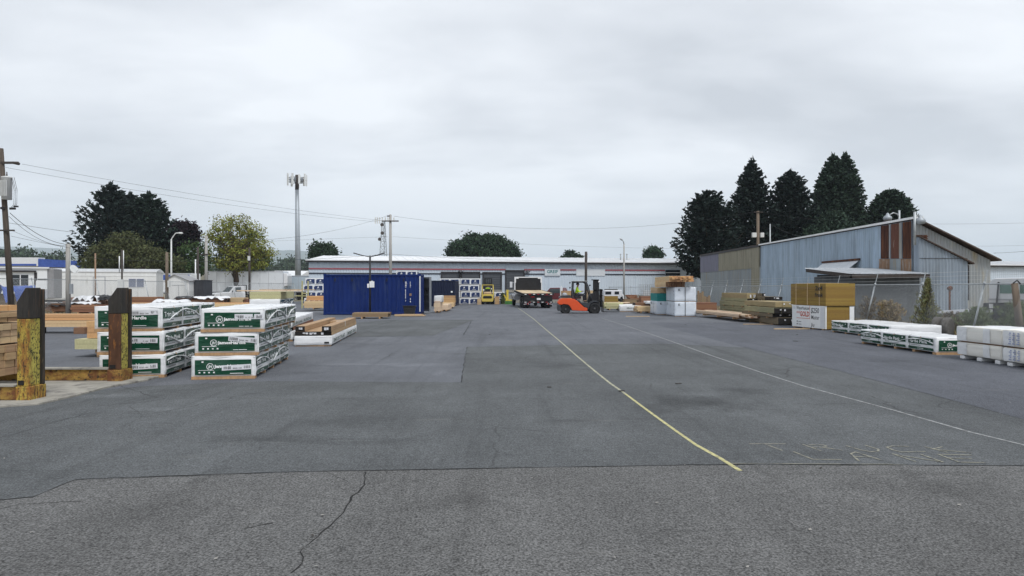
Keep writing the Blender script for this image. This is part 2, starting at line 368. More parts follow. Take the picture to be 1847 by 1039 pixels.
strip('asphalt_crack', [G(*p) for p in [(590,853),(606,862),(622,868),(628,874)]], .006, .0056, 'crack', .012)
strip('asphalt_crack', [G(*p) for p in [(700,851),(690,868),(676,872)]], .005, .0056, 'crack', .012)
strip('asphalt_crack', [G(*p) for p in [(135,868),(300,861),(420,858)]], .007, .0058, 'crack', .012)
strip('asphalt_crack', [G(*p) for p in [(850,580),(836,605)]], .03, .0056, 'crack', .01)
strip('asphalt_crack', [G(*p) for p in [(0,790),(90,765),(200,735),(300,712),(380,690)]], .010, .0056, 'crack', .02)
strip('asphalt_crack', [G(*p) for p in [(440,955),(470,949),(494,944)]], .016, .0056, 'crack', .006)
strip('asphalt_crack', [G(*p) for p in [(150,905),(40,910),(-60,935)]], .006, .0056, 'crack', .012)
strip('asphalt_crack', [G(*p) for p in [(560,590),(620,588),(720,610),(780,606)]], .012, .0056, 'crack', .02)
yl = [(1335,850),(1300,828),(1255,803),(1222,780),(1190,757),(1160,735),(1128,711),(1098,690),(1072,669),(1040,642),(1008,614),(985,595),(962,575),(945,563),(932,554),(924,549.5)]
strip('yellow_line', [G(*p) for p in yl[:3]], .047, .0066, 'paint_yellow')
strip('yellow_line', [G(*p) for p in yl[2:7]], .041, .0069, 'paint_yellow')
strip('yellow_line', [G(*p) for p in yl[6:]], .048, .0066, 'paint_pale')
wl = [(1900,820),(1845,803),(1750,780),(1610,740),(1450,697),(1375,673),(1287,643),(1200,612),(1130,588),(1085,574)]
strip('white_line', [G(*p) for p in wl], .04, .0066, 'paint_white')
strip('white_line', [G(*p) for p in [(1320,836.5),(1450,837.5),(1560,838),(1640,839.5)]], .02, .0064, 'chalk', .004)
def zt(z): return (1100+z[0]/2.4726, 560+z[1]/2.4726)
strokes = [[(625,597),(780,597)],[(690,597),(768,627)],[(862,600),(940,628)],[(890,602),(950,602),(966,607),(950,613),(905,612)],[(950,613),(1035,626)],
 [(1055,606),(1120,625),(1165,633),(1196,630),(1198,622),(1140,604)],[(1330,609),(1260,607),(1236,613),(1262,625),(1300,634),(1405,632)],[(1405,610),(1505,636)],[(1482,611),(1440,621),(1610,638)],
 [(820,633),(905,667),(1032,668)],[(1110,673),(1075,642),(1095,634),(1215,672)],[(1092,655),(1165,656)],[(1362,676),(1262,643),(1330,655),(1485,679),(1388,645)],[(1465,645),(1560,680),(1672,682)],[(1465,645),(1610,648)],[(1510,661),(1610,664)]]
mb = MB()
for st in strokes:
    P = [Vector((*G(*zt(p)),0)) for p in st]
    for a, b in zip(P[:-1], P[1:]):
        d = (b-a).normalized(); n = Vector((-d.y,d.x,0))*.011; a = a-d*.008; b = b+d*.008
        mb.add([(a+n)[:2]+(.0072+.00004*len(mb.f),),(a-n)[:2]+(.0072+.00004*len(mb.f),),(b-n)[:2]+(.0072+.00004*len(mb.f),),(b+n)[:2]+(.0072+.00004*len(mb.f),)], [(0,1,2,3)])
tag(mb.build('chalk_lettering', 'chalk'), kind='structure')
pad = [G(*p) for p in [(-300,772),(0,736),(70,731),(140,715),(190,701),(266,687)]] + [(-6.7,13.3),(-12,13.3)]
mb = MB(); mb.prism(pad, -.02, .035, 'z'); tag(mb.build('concrete_pad', 'concrete', bevel=.012), kind='structure')

mb = MB()
for i in range(110):
    px = random.uniform(-50,1900); py = 560+random.uniform(0,1)**1.5*480; x, y = G(px, py); q = random.uniform(.006,.022); a = random.uniform(0,6.3); c_, s_ = math.cos(a)*q, math.sin(a)*q
    mb.add([(x-c_,y-s_,.013),(x+s_*.6,y-c_*.6,.013),(x+c_,y+s_,.013+q*.3),(x-s_*.6,y+c_*.6,.013+q*.2)], [(0,1,2,3)], 0 if random.random() < .55 else 1)
for i in range(7):
    px = random.choice((random.uniform(560,1000), random.uniform(1100,1500))); py = random.uniform(585,720); x, y = G(px, py); a = random.uniform(-.5,.5); Lc = random.uniform(.05,.16); mb.bar((x,y,.018),(x+Lc*math.cos(a),y+Lc*math.sin(a),.018),.025,.012,random.choice((0,1,1)))
mat('grit_pale', (.28,.27,.25), .9, var=.2); mat('grit_dark', (.05,.045,.04), .9, var=.2)
tag(mb.build('grit', ['grit_pale','grit_dark']), 'scattered grit and wood scraps on the asphalt', 'debris', kind='stuff')
# far hills: a ridge of terrain, two and a half kilometres out
tab = [(-1500,436),(-300,430),(0,437),(100,444),(170,455),(300,452),(430,444),(500,442),(545,446),(600,453),(660,455),(720,458),(800,463),(950,474),(1200,488),(1700,492),(2600,480),(4000,470)]
xs = [a for a,_ in tab]; ys = [b for _,b in tab]
vs = []; fs = []; nx = 260; ny = 9
for j in range(ny+1):
    Y = 4600 + j*200
    for i in range(nx+1):
        px = -1500 + 5500*i/nx
        top = np.interp(px, xs, ys); hh = (CY-top)*5000/F
        t = j/ny; k = math.sin(min(1, t*1.9)*math.pi/2) if t < .55 else 1-(t-.55)*.6
        z = hh*k + 9*noise.noise(Vector((i*.9, j*.7, 1))) + 9*noise.noise(Vector((i*2.3, j*1.9, 5)))*k
        vs.append((PX(px, 5000), Y, z-4 if j else -6))
for j in range(ny):
    for i in range(nx): a = j*(nx+1)+i; fs.append((a,a+1,a+nx+2,a+nx+1))
mat('hill_forest', (.035,.055,.035), .95, var=.4, scale=.01, dirt=((.07,.09,.05), .5, .7, .006, (1,1,1)))
tag(MB().add(vs, fs, 0, True).build('hills', 'hill_forest'), kind='structure')
# the air between: one even box of haze
mh = bpy.data.materials.new('haze_air'); mh.use_nodes = True; nth = mh.node_tree; nth.nodes.clear()
ho = _n(nth, 'ShaderNodeOutputMaterial'); hv = _n(nth, 'ShaderNodeVolumePrincipled'); hv.inputs['Color'].default_value = (.78,.89,1,1); hv.inputs['Density'].default_value = .00017; hv.inputs['Anisotropy'].default_value = 0
nth.links.new(hv.outputs[0], ho.inputs['Volume']); M['haze_air'] = mh
HAZE = True
if HAZE:
    mb = MB(); mb.box(-11500,11500,-320,7200,-8,390); tag(mb.build('haze', 'haze_air'), kind='stuff')
# ------------------------------------------------------------------ warehouse across the end of the yard
WA = (-22., 75.); WPHI = math.atan2(8, 41.5); cph, sph = math.cos(WPHI), math.sin(WPHI)
def wt(px):
    a = (px-CX)/F; return (WA[1]*a - WA[0])/(cph - a*sph)
def wz(px, py): return PZ(py, WA[1] + sph*wt(px))
wh = thing('warehouse', 'long low grey metal warehouse with white roof and red stripe across the yard end', 'warehouse', (WA[0],WA[1],0), WPHI)
EAVE, RIDGE, WL, WD = 4.67, 6.4, 118., 44.
mb = MB(); corrugated(mb, (0,0), (WL,0), lambda t: .9, lambda t: EAVE-.12, .30, .035, (0,-1)); mb.box(.02,WL-.02,.06,WD,0,EAVE-.2)
mb.prism([(.05,EAVE-.2),(WD,EAVE-.2),(26,RIDGE-.12)], .03, WL-.03, 'x')
for px in range(600, 1240, 78): t = wt(px); mb.box(t-.03,t+.03,-.05,0,.9,EAVE-.15)
mb.build('wall', 'warehouse_wall', wh)
mb = MB(); mb.box(.0,WL,-.055,.05,-.02,.9); mb.build('foundation', 'concrete', wh)
mb = MB()
for i in range(118):
    x0 = i*1.0-.3; a = (x0, -.45, EAVE+.02); b = (x0, 26, RIDGE)
    mb.add([a,(x0+1,-.45,EAVE+.02),(x0+1,26,RIDGE),b,(x0,WD+.3,EAVE+.3),(x0+1,WD+.3,EAVE+.3)], [(0,1,2,3),(3,2,5,4)])
    mb.bar((x0,-.45,EAVE+.035),(x0,26,RIDGE+.015),.05,.05)
mb.build('roof', 'roof_metal', wh)
mb = MB(); mb.box(-.3,WL,-.47,-.40,EAVE-.16,EAVE+.0); mb.box(-.3,WL,-.40,-.05,EAVE-.17,EAVE-.12); mb.build('eave_trim', 'dark_trim', wh)
mb = MB(); mb.box(-.3,WL,-.50,-.472,EAVE+.0,EAVE+.09); mb.build('gutter', 'white_trim', wh)
def stripe(nm, m, p0, p1, z, h):
    mb = MB(); mb.box(wt(p0), wt(p1), -.075, -.045, z-h/2, z+h/2); mb.build(nm, m, wh)
for a, b in ((557,912),(945,982),(1010,1039),(1091,1199)):
    stripe('red_stripe', 'stripe_red', a, b, 3.80, .16); 
for a, b in ((557,796),(829,832),(865,871),(904,912),(945,982),(1010,1039),(1091,1199)): stripe('black_stripe', 'stripe_black', a, b, 3.30, .13)
mb = MB(); mb.box(wt(1039), wt(1091), -.08, -.05, 3.12, 3.9); mb.build('blank_panel', 'warehouse_white', wh)
mb = MB(); mb.box(wt(1200), wt(1226), -.10, -.05, 3.2, 3.85); mb.box(wt(1200), wt(1226), -.12, -.10, 3.5, 3.56, 1); mb.build('window_band', ['glass_dark','white_trim'], wh)
for (a, b, top) in ((797,828,492.5),(833,864,492.5),(872,903,493),(913,944,489.5)):
    t0, t1 = wt(a), wt(b); z1 = wz(a, top); z0 = 1.52
    mb = MB()
    k = 7
    for i in range(k):
        u0 = z0+(z1-z0)*i/k; u1 = z0+(z1-z0)*(i+1)/k
        mb.add([(t0,-.07,u0),(t1,-.07,u0),(t1,-.082,(u0+u1)/2),(t0,-.082,(u0+u1)/2),(t1,-.07,u1),(t0,-.07,u1)], [(0,1,2,3),(3,2,4,5)])
    d = mb.build('dock_door', 'roll_door', wh)
    mb = MB(); mb.box(t0-.13,t0,-.17,-.04,.9,z1+.16); mb.box(t1,t1+.13,-.17,-.04,.9,z1+.16); mb.box(t0,t1,-.17,-.04,z1,z1+.16); mb.build('door_frame', 'dark_trim', d)
    mb = MB(); mb.box(t0-.1,t1+.1,-.22,-.06,1.2,1.5); mb.build('dock_ledge', 'concrete', d)
sg_ = thing('company_sign', 'white rectangular sign reading GREIF in teal on the warehouse wall', 'sign', (WA[0]+cph*wt(982),WA[1]+sph*wt(982),0), WPHI)
swd = wt(1010)-wt(982)
mb = MB(); mb.box(0,swd,-.14,-.08,3.12,3.86); mb.build('board', 'warehouse_white', sg_, bevel=.01)
v, f = text_mesh('GREIF', .52, .012); xs_ = [p[0] for p in v]; off = (swd-(max(xs_)-min(xs_)))/2-min(xs_)
mb = MB(); mb.add([(p[0]+off,-.146,3.42+p[1]) for p in v], f); mb.box(off,swd-off,-.146,-.141,3.27,3.29); mb.build('lettering', 'sign_teal', sg_)
mat('lamp_metal', (.12,.12,.13), .4, .5)
for px in (830, 951):
    t = wt(px); mb = MB(); mb.lathe((t,-.28,wz(px,489.5)), (0,0,1), [(-.08,.30),(.0,.28),(.1,.14),(.16,.05)], 12); mb.bar((t,-.28,wz(px,489.5)+.16),(t,-.06,wz(px,489.5)+.2),.04,.04); mb.build('wall_lamp', 'lamp_metal', wh)
for px in (1122, 1192, 1205):
    t = wt(px); mb = MB(); mb.tube([(t,14,5.5),(t,14,6.35)], .09, 8); mb.lathe((t,14,6.35),(0,0,1),[(0,.16),(.12,.05)],8); mb.build('roof_vent', 'steel_galv', wh)

# ------------------------------------------------------------------ corrugated shed on the right
SX, SY, SE = 19.7, 34.0, 5.07
def sy(px): return SX*F/(px-CX)
def sz(px, py): return PZ(py, sy(px))
sh = thing('corrugated_shed', 'old blue grey corrugated metal shed with rust panels behind the right fence', 'shed', (SX,SY,0))
def wsheet(nm, m, pa, pb, za, zb, off=0., pitch=.22):
    """ribbed sheet on the long wall between two picture columns; za/zb: (bottom, top) metres at pa and pb"""
    mb = MB(); ya, yb = sy(pa)-SY, sy(pb)-SY
    corrugated(mb, (-off,ya), (-off,yb), lambda t: za[0]*(1-t)+zb[0]*t, lambda t: za[1]*(1-t)+zb[1]*t, pitch, .045, (-1,0))
    return mb.build(nm, m, sh, fix=False)
wsheet('wall_sheet', 'galv_blue', 1372, 1645.7, (0,SE-.05), (0,SE-.05))
wsheet('wall_sheet', 'galv_grey', 1264, 1371.8, (0,3.35), (0,3.35), 0, .2)
wsheet('upper_sheet', 'tan_sheet', 1297, 1371, (3.3,SE-.08), (3.3,SE-.08), .04, .2)
wsheet('upper_sheet', 'purple_sheet', 1264, 1296.5, (3.3,SE-.08), (3.3,SE-.08), .04, .2)
wsheet('stained_sheet', 'tan_sheet', 1356, 1371, (0,3.3), (0,3.3), .04, .2)
for (m, a, b) in (('rust_dark',1590.5,1606),('rust_red',1609,1624.5),('rust_dark',1630,1645.5)):
    wsheet('rust_panel', m, a, b, (sz(a,466.5), SE-.07), (sz(b,466.5), SE-.07), .05, .13)
for (a, b) in ((1606.2,1608.8),(1624.8,1629.6)): wsheet('batten', 'rusty_galv', a+.4, b-.4, (sz(a,466.5), SE-.07), (sz(b,466.5), SE-.07), .075, .05)
for (m, a, b) in (('rust_orange',1587,1606),('galv_grey',1606.3,1626),('rust_orange',1626.3,1645.5)): wsheet('lower_panel', m, a, b, (1.0, sz(a,467)), (1.0, sz(b,467)), .04, .13)
mb = MB(); ya, yb = sy(1264)-SY, sy(1372)-SY
mb.box(-.13,.3,yb+.05,ya,SE-.1,SE+.06); mb.build('fascia', 'dark_trim', sh)
mb = MB(); mb.box(-.16,.3,-.34,yb+.03,SE+.0,SE+.105); mb.build('white_fascia', 'white_trim', sh)
mat('rust_edge', (.075,.052,.042), .8, var=.3, scale=2)
GX = PX(1787,SY)-SX; gz = PZ(466,SY)
def gtop(x): return SE + (gz-SE)*x/GX
mb = MB(); corrugated(mb, (.02,0.02), (GX,.02), lambda t: 0, lambda t: gtop(t*GX)-.1, .15, .028, (0,-1))
mb.prism([(.06,0),(GX-.05,0),(GX-.05,gz-.15),(.06,SE-.15)], .06, ya-.05, 'y'); mb.build('gable_wall', 'rusty_galv', sh)
mb = MB(); ov = .32
mb.prism([(-.1,SE+.02),(GX+ov,gtop(GX+ov)+.02),(GX+ov,gtop(GX+ov)+.09),(-.1,SE+.10)], -.32, ya, 'y'); mb.build('roof', 'rust_edge', sh)
# lower blue annex face in front of the gable
ax0, ax1 = .0, PX(1745,33.6)-SX
def atop(x): return PZ(428,33.6) + (PZ(476,33.6)-PZ(428,33.6))*(x-.0)/(PX(1752,33.6)-SX)
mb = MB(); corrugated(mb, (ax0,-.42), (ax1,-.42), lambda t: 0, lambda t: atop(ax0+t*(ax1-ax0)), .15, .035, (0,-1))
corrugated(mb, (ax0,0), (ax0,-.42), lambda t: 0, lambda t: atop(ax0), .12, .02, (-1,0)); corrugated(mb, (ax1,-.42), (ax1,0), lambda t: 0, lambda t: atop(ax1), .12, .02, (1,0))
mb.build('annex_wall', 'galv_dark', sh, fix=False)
mb = MB(); mb.prism([(-.05,atop(-.05)+.01),(ax1+.25,atop(ax1+.25)+.01),(ax1+.25,atop(ax1+.25)+.08),(-.05,atop(-.05)+.06)], -.55, .0, 'y'); mb.build('annex_roof', 'rust_edge', sh)
mb = MB(); mb.box(.02,ax1-.01,-.458,-.446,PZ(466.5,33.6),PZ(465.6,33.6)); mb.build('seam_trim', 'dark_trim', sh)
mb = MB()
for i in range(5): mb.bar((.05,-.12,4.22-.11*i),(.62,-.12,4.22-.11*i),.10,.03)
mb.box(.05,.62,-.08,-.06,3.7,4.3); mb.build('louvre', 'rust_dark', sh)
mb = MB(); mb.box(ax1+.08, ax1+.32, -.05,-.02, 1.1, PZ(478,34)); mb.build('doorway', 'dark_trim', sh)
def lamp_head(px, py, Y, post_px, label):
    X = PX(px,Y); z = PZ(py,Y); o = thing('yard_lamp', label, 'lamp', (X,Y,z))
    mb = MB(); mb.lathe((0,0,0),(0,0,1),[(-.20,.10),(-.17,.2),(-.05,.24),(.05,.2),(.12,.10),(.2,.08),(.26,.02)],14); mb.build('lamp_head', 'monopole_grey', o)
    xp = PX(post_px,Y)-X
    mb = MB(); mb.tube([(0,0,.08),(xp*.5,0,.26),(xp*.85,0,.18),(xp,0,-.05)], .035, 8); mb.tube([(xp,0,.4),(xp,0,-1.2)], .06, 8); mb.build('bracket', 'steel_galv', o)
lamp_head(1601, 392, 40, 1622, 'grey yard lamp on a curved bracket above the shed roof edge')
lamp_head(1660, 397, 33.3, 1650, 'large grey lamp fixed at the high corner of the corrugated shed')
# lean-to with tin roof
lt = thing('lean_to', 'low tin roofed lean-to hut beside the corrugated shed behind the fence', 'lean-to', (15.9,32.5,0))
def lz(y): return 2.30 + .46*y/6.0
mb = MB()
for i in range(13):
    x0 = i*.285; mb.add([(x0,0,lz(0)+.07),(x0+.285,0,lz(0)+.07),(x0+.285,5.9,lz(5.9)+.07),(x0,5.0,lz(5.)+.07)], [(0,1,2,3)])
    mb.bar((x0+.14,.0,lz(0)+.085),(x0+.14,5.0,lz(5)+.085),.05,.03)
mb.build('tin_roof', 'tin_roof', lt)
mb = MB(); mb.box(0,3.72,.02,.10,lz(0)-.12,lz(0)+.055); mb.prism([(0.02,lz(0)-.12),(5.0,lz(5)-.12),(5.0,lz(5)+.055),(0.02,lz(0)+.055)],0,.06,'x'); mb.build('fascia', 'pole_dark', lt)
mb = MB(); mb.box(.45,3.5,.5,.6,0,lz(.5)); mb.box(.45,.55,.6,5,0,2.3); mb.box(.6,3.5,4.9,5,0,2.4)
mat('hut_wall', (.10,.11,.12), .8, var=.2, scale=2, stretch=(2,2,.3)); mb.build('wall', 'hut_wall', lt)
aw = thing('awning', 'small sloping awning of pale sheets with rusty top flashing on the shed wall', 'awning', (SX,sy(1552),0))
yl_ = sy(1487)-sy(1552); z1 = 3.28
mb = MB()
for i in range(5): mb.add([(-.06,yl_*i/5+.03,z1),(-.06,yl_*(i+1)/5,z1),(-.75,yl_*(i+1)/5,z1-.55),(-.75,yl_*i/5+.03,z1-.55),(-.06,yl_*i/5+.03,z1-.03),(-.06,yl_*(i+1)/5,z1-.03),(-.75,yl_*(i+1)/5,z1-.58),(-.75,yl_*i/5+.03,z1-.58)], [(0,1,2,3),(7,6,5,4),(3,2,6,7),(0,3,7,4),(1,0,4,5),(2,1,5,6)])
mb.build('sheets', 'warehouse_white', aw)
mb = MB(); mb.box(-.14,-.04,-.1,yl_+.1,z1-.02,z1+.10); mb.build('flashing', 'rust_dark', aw)

# ------------------------------------------------------------------ chain link fences
def fence(label, path, top, lean, spacing, arm, diamond=.075):
    """path of (x,y) bases; lean = (dx,dy) of the rail from the base"""
    o = thing('chain_link_fence', label, 'fence', (path[0][0], path[0][1], 0))
    ox, oy = path[0]; ln = Vector((*lean, top))
    posts = []; rail = MB(); net = MB(); wires = MB()
    for (a, b) in zip(path[:-1], path[1:]):
        A = Vector((a[0]-ox,a[1]-oy,0)); B = Vector((b[0]-ox,b[1]-oy,0)); Ln = (B-A).length; n = max(1, round(Ln/spacing)); d = (B-A)/Ln
        for i in range(n): posts.append(A+d*(Ln*i/n))
        rail.tube([A+ln, B+ln], .024, 6)
        rail.tube([A+Vector((0,0,.05)), B+Vector((0,0,.05))], .006, 4)
        up = ln.normalized(); hh = ln.length-.05; k = int((Ln+hh)/diamond)
        side = d.cross(up)*.0022
        for i in range(k+1):
            for sgn in (1,-1):
                s0 = i*diamond - hh; s1 = i*diamond
                t0 = max(0, -s0/hh) if s0 < 0 else 0; t1 = min(1, (Ln-s0)/hh)
                if t1 <= t0: continue
                h0, h1 = (t0*hh, t1*hh) if sgn > 0 else (hh-t0*hh, hh-t1*hh)
                p = A+d*(s0+t0*hh)+up*(.04+h0); q = A+d*(s0+t1*hh)+up*(.04+h1)
                e = (q-p).normalized().cross(side.normalized())*.0038 + side*.3*sgn
                net.add([p-e,p+e,q+e,q-e], [(0,1,2,3)])
        if arm:
            for j in range(3):
                u = ln + Vector(arm)*(j+1)/3.2; wires.tube([A+u, B+u], .004, 4)
    posts.append(Vector((path[-1][0]-ox,path[-1][1]-oy,0)))
    for p in posts:
        m_ = MB(); m_.tube([p, p+ln*1.01], .032, 8); m_.tube([p+ln*.99, p+ln*1.04], .042, 8)
        if arm: m_.bar(p+ln, p+ln+Vector(arm), .035, .02)
        m_.build('post', 'steel_galv', o)
    rail.build('rail', 'steel_galv', o); net.build('wire_mesh', 'mesh_wire', o, fix=False)
    if arm: wires.build('barbed_wire', 'mesh_wire', o, fix=False)
    return o
fence('grey chain link fence leaning outward along the right side before the corrugated shed', [(14.95,12.4),(14.95,60)], 1.83, (.45,0), 3.5, (.12,0,.46))
fence('far chain link fence running in front of the warehouse right half', [(14.8,60.5),(12.2,71),(10.6,75.5)], 1.8, (0,0), 3.3, None, .12)
fence('tall chain link fence on the left in front of the parked trailers', [(-30.5,24),(-30.5,62),(-30.3,80),(-28.8,93)], 2.28, (-.5,0), 3.6, None, .12)

# ------------------------------------------------------------------ poles and overhead wires
def pole(name, label, cat, px, py_top, Y, r0, r1, m, lean=(0,0), group=None, py_base=None):
    X = PX(px, Y); zt_ = PZ(py_top, Y); o = thing(name, label, cat, (X,Y,0), 0, group)
    MB().tube([(0,0,-.02),(lean[0]*.5,lean[1]*.5,zt_*.5),(lean[0],lean[1],zt_)], [r0,(r0+r1)/2,r1], 12).build('pole', m, o)
    return o, X, zt_
def arm(o, z, w, th=.1, m='pole_wood', lean=0, y=-.16):
    mb = MB(); mb.box(lean-w/2, lean+w/2, y-.05, y+.05, z-th/2, z+th/2); mb.build('crossarm', m, o, bevel=.01)
def insul(o, pts):
    for p in pts: MB().lathe(p, (0,0,1), [(0,.035),(.05,.06),(.09,.04),(.14,.05),(.17,.02)], 8).build('insulator', 'black_plastic', o)
# leaning transformer pole at the left edge
o, X, zt_ = pole('utility_pole', 'dark leaning utility pole with grey transformer at the left edge', 'utility pole', 22, 268, 38, .16, .12, 'pole_old', (-.62,0))
mb = MB(); zz_ = PZ(294,38); mb.box(-.62,.22,-.12,-.02,zz_-.06,zz_+.06); mb.tube([(.1,-.07,zz_),(.36,-.07,zz_-.03),(.44,-.07,zz_-.08)],[.07,.10,.06],10); mb.build('crossarm', 'pole_dark', o)
zt2 = PZ(340,38); tx = -.22
mb = MB(); mb.lathe((tx,-.1,zt2),(0,0,1),[(-.63,.02),(-.62,.24),(.55,.25),(.57,.27),(.62,.26),(.66,.10)],18)
for k in range(5): mb.box(tx-.16+.08*k-.012, tx-.16+.08*k+.012, -.39,-.33, zt2-.45, zt2+.4)
tr = mb.build('transformer', 'antenna', o)
mb = MB(); mb.tube([(tx,-.1,zt2+.65),(tx,-.1,zt2+.9)], [.04,.02], 8); mb.build('bushing', 'pole_dark', tr)
mb = MB()
for dx, zz in ((.28,.55),(.36,.5),(.44,.6)): mb.tube([(tx+dx*.9,-.1,zt2+zz),(tx+dx+.12,-.1,zt2-.1),(tx+dx+.1,-.1,zt2-.9),(tx+dx-.1,-.1,zt2-1.1)], .012, 5)
mb.build('leads', 'cable', o)
mb = MB(); mb.box(-.52,-.3,-.2,-.08,PZ(376,38)-.06,PZ(376,38)+.06); mb.box(-.02,.28,-.2,-.1,PZ(377,38)-.05,PZ(377,38)+.06); mb.box(.22,.42,-.2,-.1,PZ(373,38)-.04,PZ(373,38)+.04); mb.build('cutouts', 'black_plastic', o)
mb = MB(); mb.box(-.6,.25,-.22,-.14,PZ(416,38)-.04,PZ(416,38)+.04); mb.build('lower_arm', 'pole_dark', o)
# second, weathered grey pole
o, X, z2 = pole('service_pole', 'short weathered grey wooden pole with meter box before the white mobile home', 'pole', 123, 440, 45, .15, .14, 'pole_grey')
mb = MB(); mb.box(.14,.30,-.1,.06,PZ(530,45),PZ(512,45)); mb.build('meter_box', 'monopole_grey', o)
mb = MB(); mb.tube([(.17,-.05,.4),(.17,-.05,z2-.2)], .025, 6); mb.build('conduit', 'steel_galv', o)
mb = MB(); 
cd = Vector((.42,-.1,PZ(486,45)))
for i in range(3):
    pass
mb.lathe(cd, (.9,-.3,.45), [(-.03,.03),(0,.16),(.02,.24),(.05,.30)], 14); mb.tube([cd,(.16,0,PZ(490,45))], .02, 6); mb.tube([cd+Vector((.1,0,-.25)),cd+Vector((.45,-.1,.05))], .015, 5); mb.build('satellite_dish', 'antenna', o)
o, X, z3 = pole('service_pole', 'thin rusty orange pipe standing before the mobile home wall', 'pole', 172, 457, 52, .06, .055, 'rust_orange')
o, X, z4 = pole('service_pole', 'dark thin post with white conduits and grey box left of the window', 'pole', 220, 450, 50, .06, .06, 'pole_dark')
mb = MB(); mb.tube([(-.16,-.05,PZ(492,50)),(-.16,-.05,PZ(462,50))], .04, 6); mb.tube([(.14,-.05,PZ(490,50)),(.14,-.05,PZ(452,50))], .03, 6); mb.build('conduit', 'white_trim', o)
mb = MB(); mb.box(-.22,.2,-.2,-.05,PZ(519,50),PZ(504,50)); mb.build('meter_box', 'antenna', o)
o, X, _ = pole('utility_pole', 'short brown wooden pole right of the mobile home with a box on it', 'utility pole', 301, 455, 62, .15, .12, 'pole_wood')
mb = MB(); mb.box(.12,.30,-.15,.05,PZ(518,62),PZ(506,62)); mb.build('meter_box', 'antenna', o)
o, X, _ = pole('utility_pole', 'slim black pole in the yellow tree with a white pipe beside it', 'utility pole', 357, 445, 78, .11, .10, 'pole_dark')
mb = MB(); mb.tube([(-.25,-.05,1),(-.25,-.05,PZ(468,78))], .07, 8); mb.build('conduit', 'white_trim', o)
o, X, z5 = pole('utility_pole', 'tall grey wooden pole with small crossarm before the yellow tree', 'utility pole', 372, 425, 70, .17, .13, 'pole_grey')
arm(o, PZ(459,70), 1.1, .1, 'pole_dark')
o, X, _ = pole('utility_pole', 'black pole carrying a white box in front of the long white trailer', 'utility pole', 450, 447, 84, .15, .12, 'pole_dark')
mb = MB(); mb.box(-.13,.13,-.25,-.1,PZ(470,84),PZ(462,84)); mb.build('box', 'antenna', o)
# white street lamp
o, X, zs = pole('street_lamp', 'white street lamp with bent arm behind the small garden shed', 'street lamp', 309, 432, 74, .11, .07, 'antenna')
MB().tube([(0,0,zs-.05),(.03,0,zs+.08),(.42,0,zs+.62),(.5,0,zs+.68),(.85,0,zs+.70)], .055, 8).build('arm', 'antenna', o)
MB().lathe((.95,0,zs+.68), (1,0,-.05), [(-.22,.05),(-.1,.10),(.15,.11),(.3,.04)], 10).build('lamp_head', 'antenna', o)
# cell monopole
o, X, zm = pole('cell_tower', 'tall tapered grey monopole with ring of panel antennas on top', 'cell tower', 538, 336, 120, .56, .31, 'monopole_grey', (-.22,0))
mb = MB(); zc = PZ(325,120)
for k in range(12):
    t = 2*math.pi*k/12+.2; mb.bar((-.22,0,zc),(-.22+1.55*math.cos(t),1.55*math.sin(t),zc),.07,.07)
for zz in (zc-.35, zc+.35):
    for k in range(12):
        t = 2*math.pi*k/12+.2; t2 = t+2*math.pi/12; mb.tube([(-.22+1.4*math.cos(t),1.4*math.sin(t),zz),(-.22+1.4*math.cos(t2),1.4*math.sin(t2),zz)], .05, 5)
mb.tube([(-.22,0,zm-.6),(-.22,0,zc+.9)], [.34,.30], 12)
mb.build('antenna_mount', 'pole_dark', o)
for k in range(9):
    t = 2*math.pi*k/9+.35; c_ = Vector((-.22+1.62*math.cos(t), 1.62*math.sin(t), zc)); hgt = (.95,.8,1.05)[k % 3]
    mb = MB(); mb.box(-.17,.17,-.09,.09,-hgt,hgt); mb.xf(lambda p: Matrix.Rotation(t+math.pi/2,3,'Z') @ p + c_); mb.build('panel_antenna', 'antenna', o, bevel=.02)
for k in range(5):
    t = 2*math.pi*k/5+.9; c_ = Vector((-.22+.95*math.cos(t), .95*math.sin(t), zc-.05))
    mb = MB(); mb.box(-.2,.2,-.12,.12,-.4,.35); mb.xf(lambda p: Matrix.Rotation(t,3,'Z') @ p + c_); mb.build('radio_unit', 'monopole_grey', o)
# lattice tower far behind
o = thing('lattice_tower', 'distant lattice radio tower with dishes behind the warehouse roof', 'radio tower', (PX(692,210),210,0))
zt3 = PZ(398,210); mb = MB(); prev = None
for i in range(15):
    z = zt3*i/14; wd_ = 1.35*(1-i/14)+.42; cor = [(-wd_,-wd_*.6,z),(wd_,-wd_*.6,z),(0,wd_,z)]
    for k in range(3): mb.bar(cor[k], cor[(k+1)%3], .09, .09)
    if prev:
        for k in range(3): mb.bar(prev[k], cor[k], .16, .16); mb.bar(prev[k], cor[(k+1)%3], .08, .08)
    prev = cor
mb.build('lattice', 'monopole_grey', o)
for zz, dx in ((PZ(406,210),-.3),(PZ(421,210),-.2),(PZ(432,210),-1.0)):
    MB().lathe((dx,-1.0,zz),(0,-1,0),[(-.3,.1),(0,.45),(.15,.52),(.2,.5)],14).build('dish', 'pole_dark', o)
mb = MB(); mb.box(-2.6,3.2,-.08,.08,zt3-.1,zt3+.05)
for dx in (-2.5,-1.9,-1.2,-.4,.5,1.3,2.2,3.1): mb.box(dx-.14,dx+.14,-.15,.15,zt3-.9 if dx < 0 else zt3-.4,zt3+1.0)
mb.build('antenna_array', 'antenna', o)
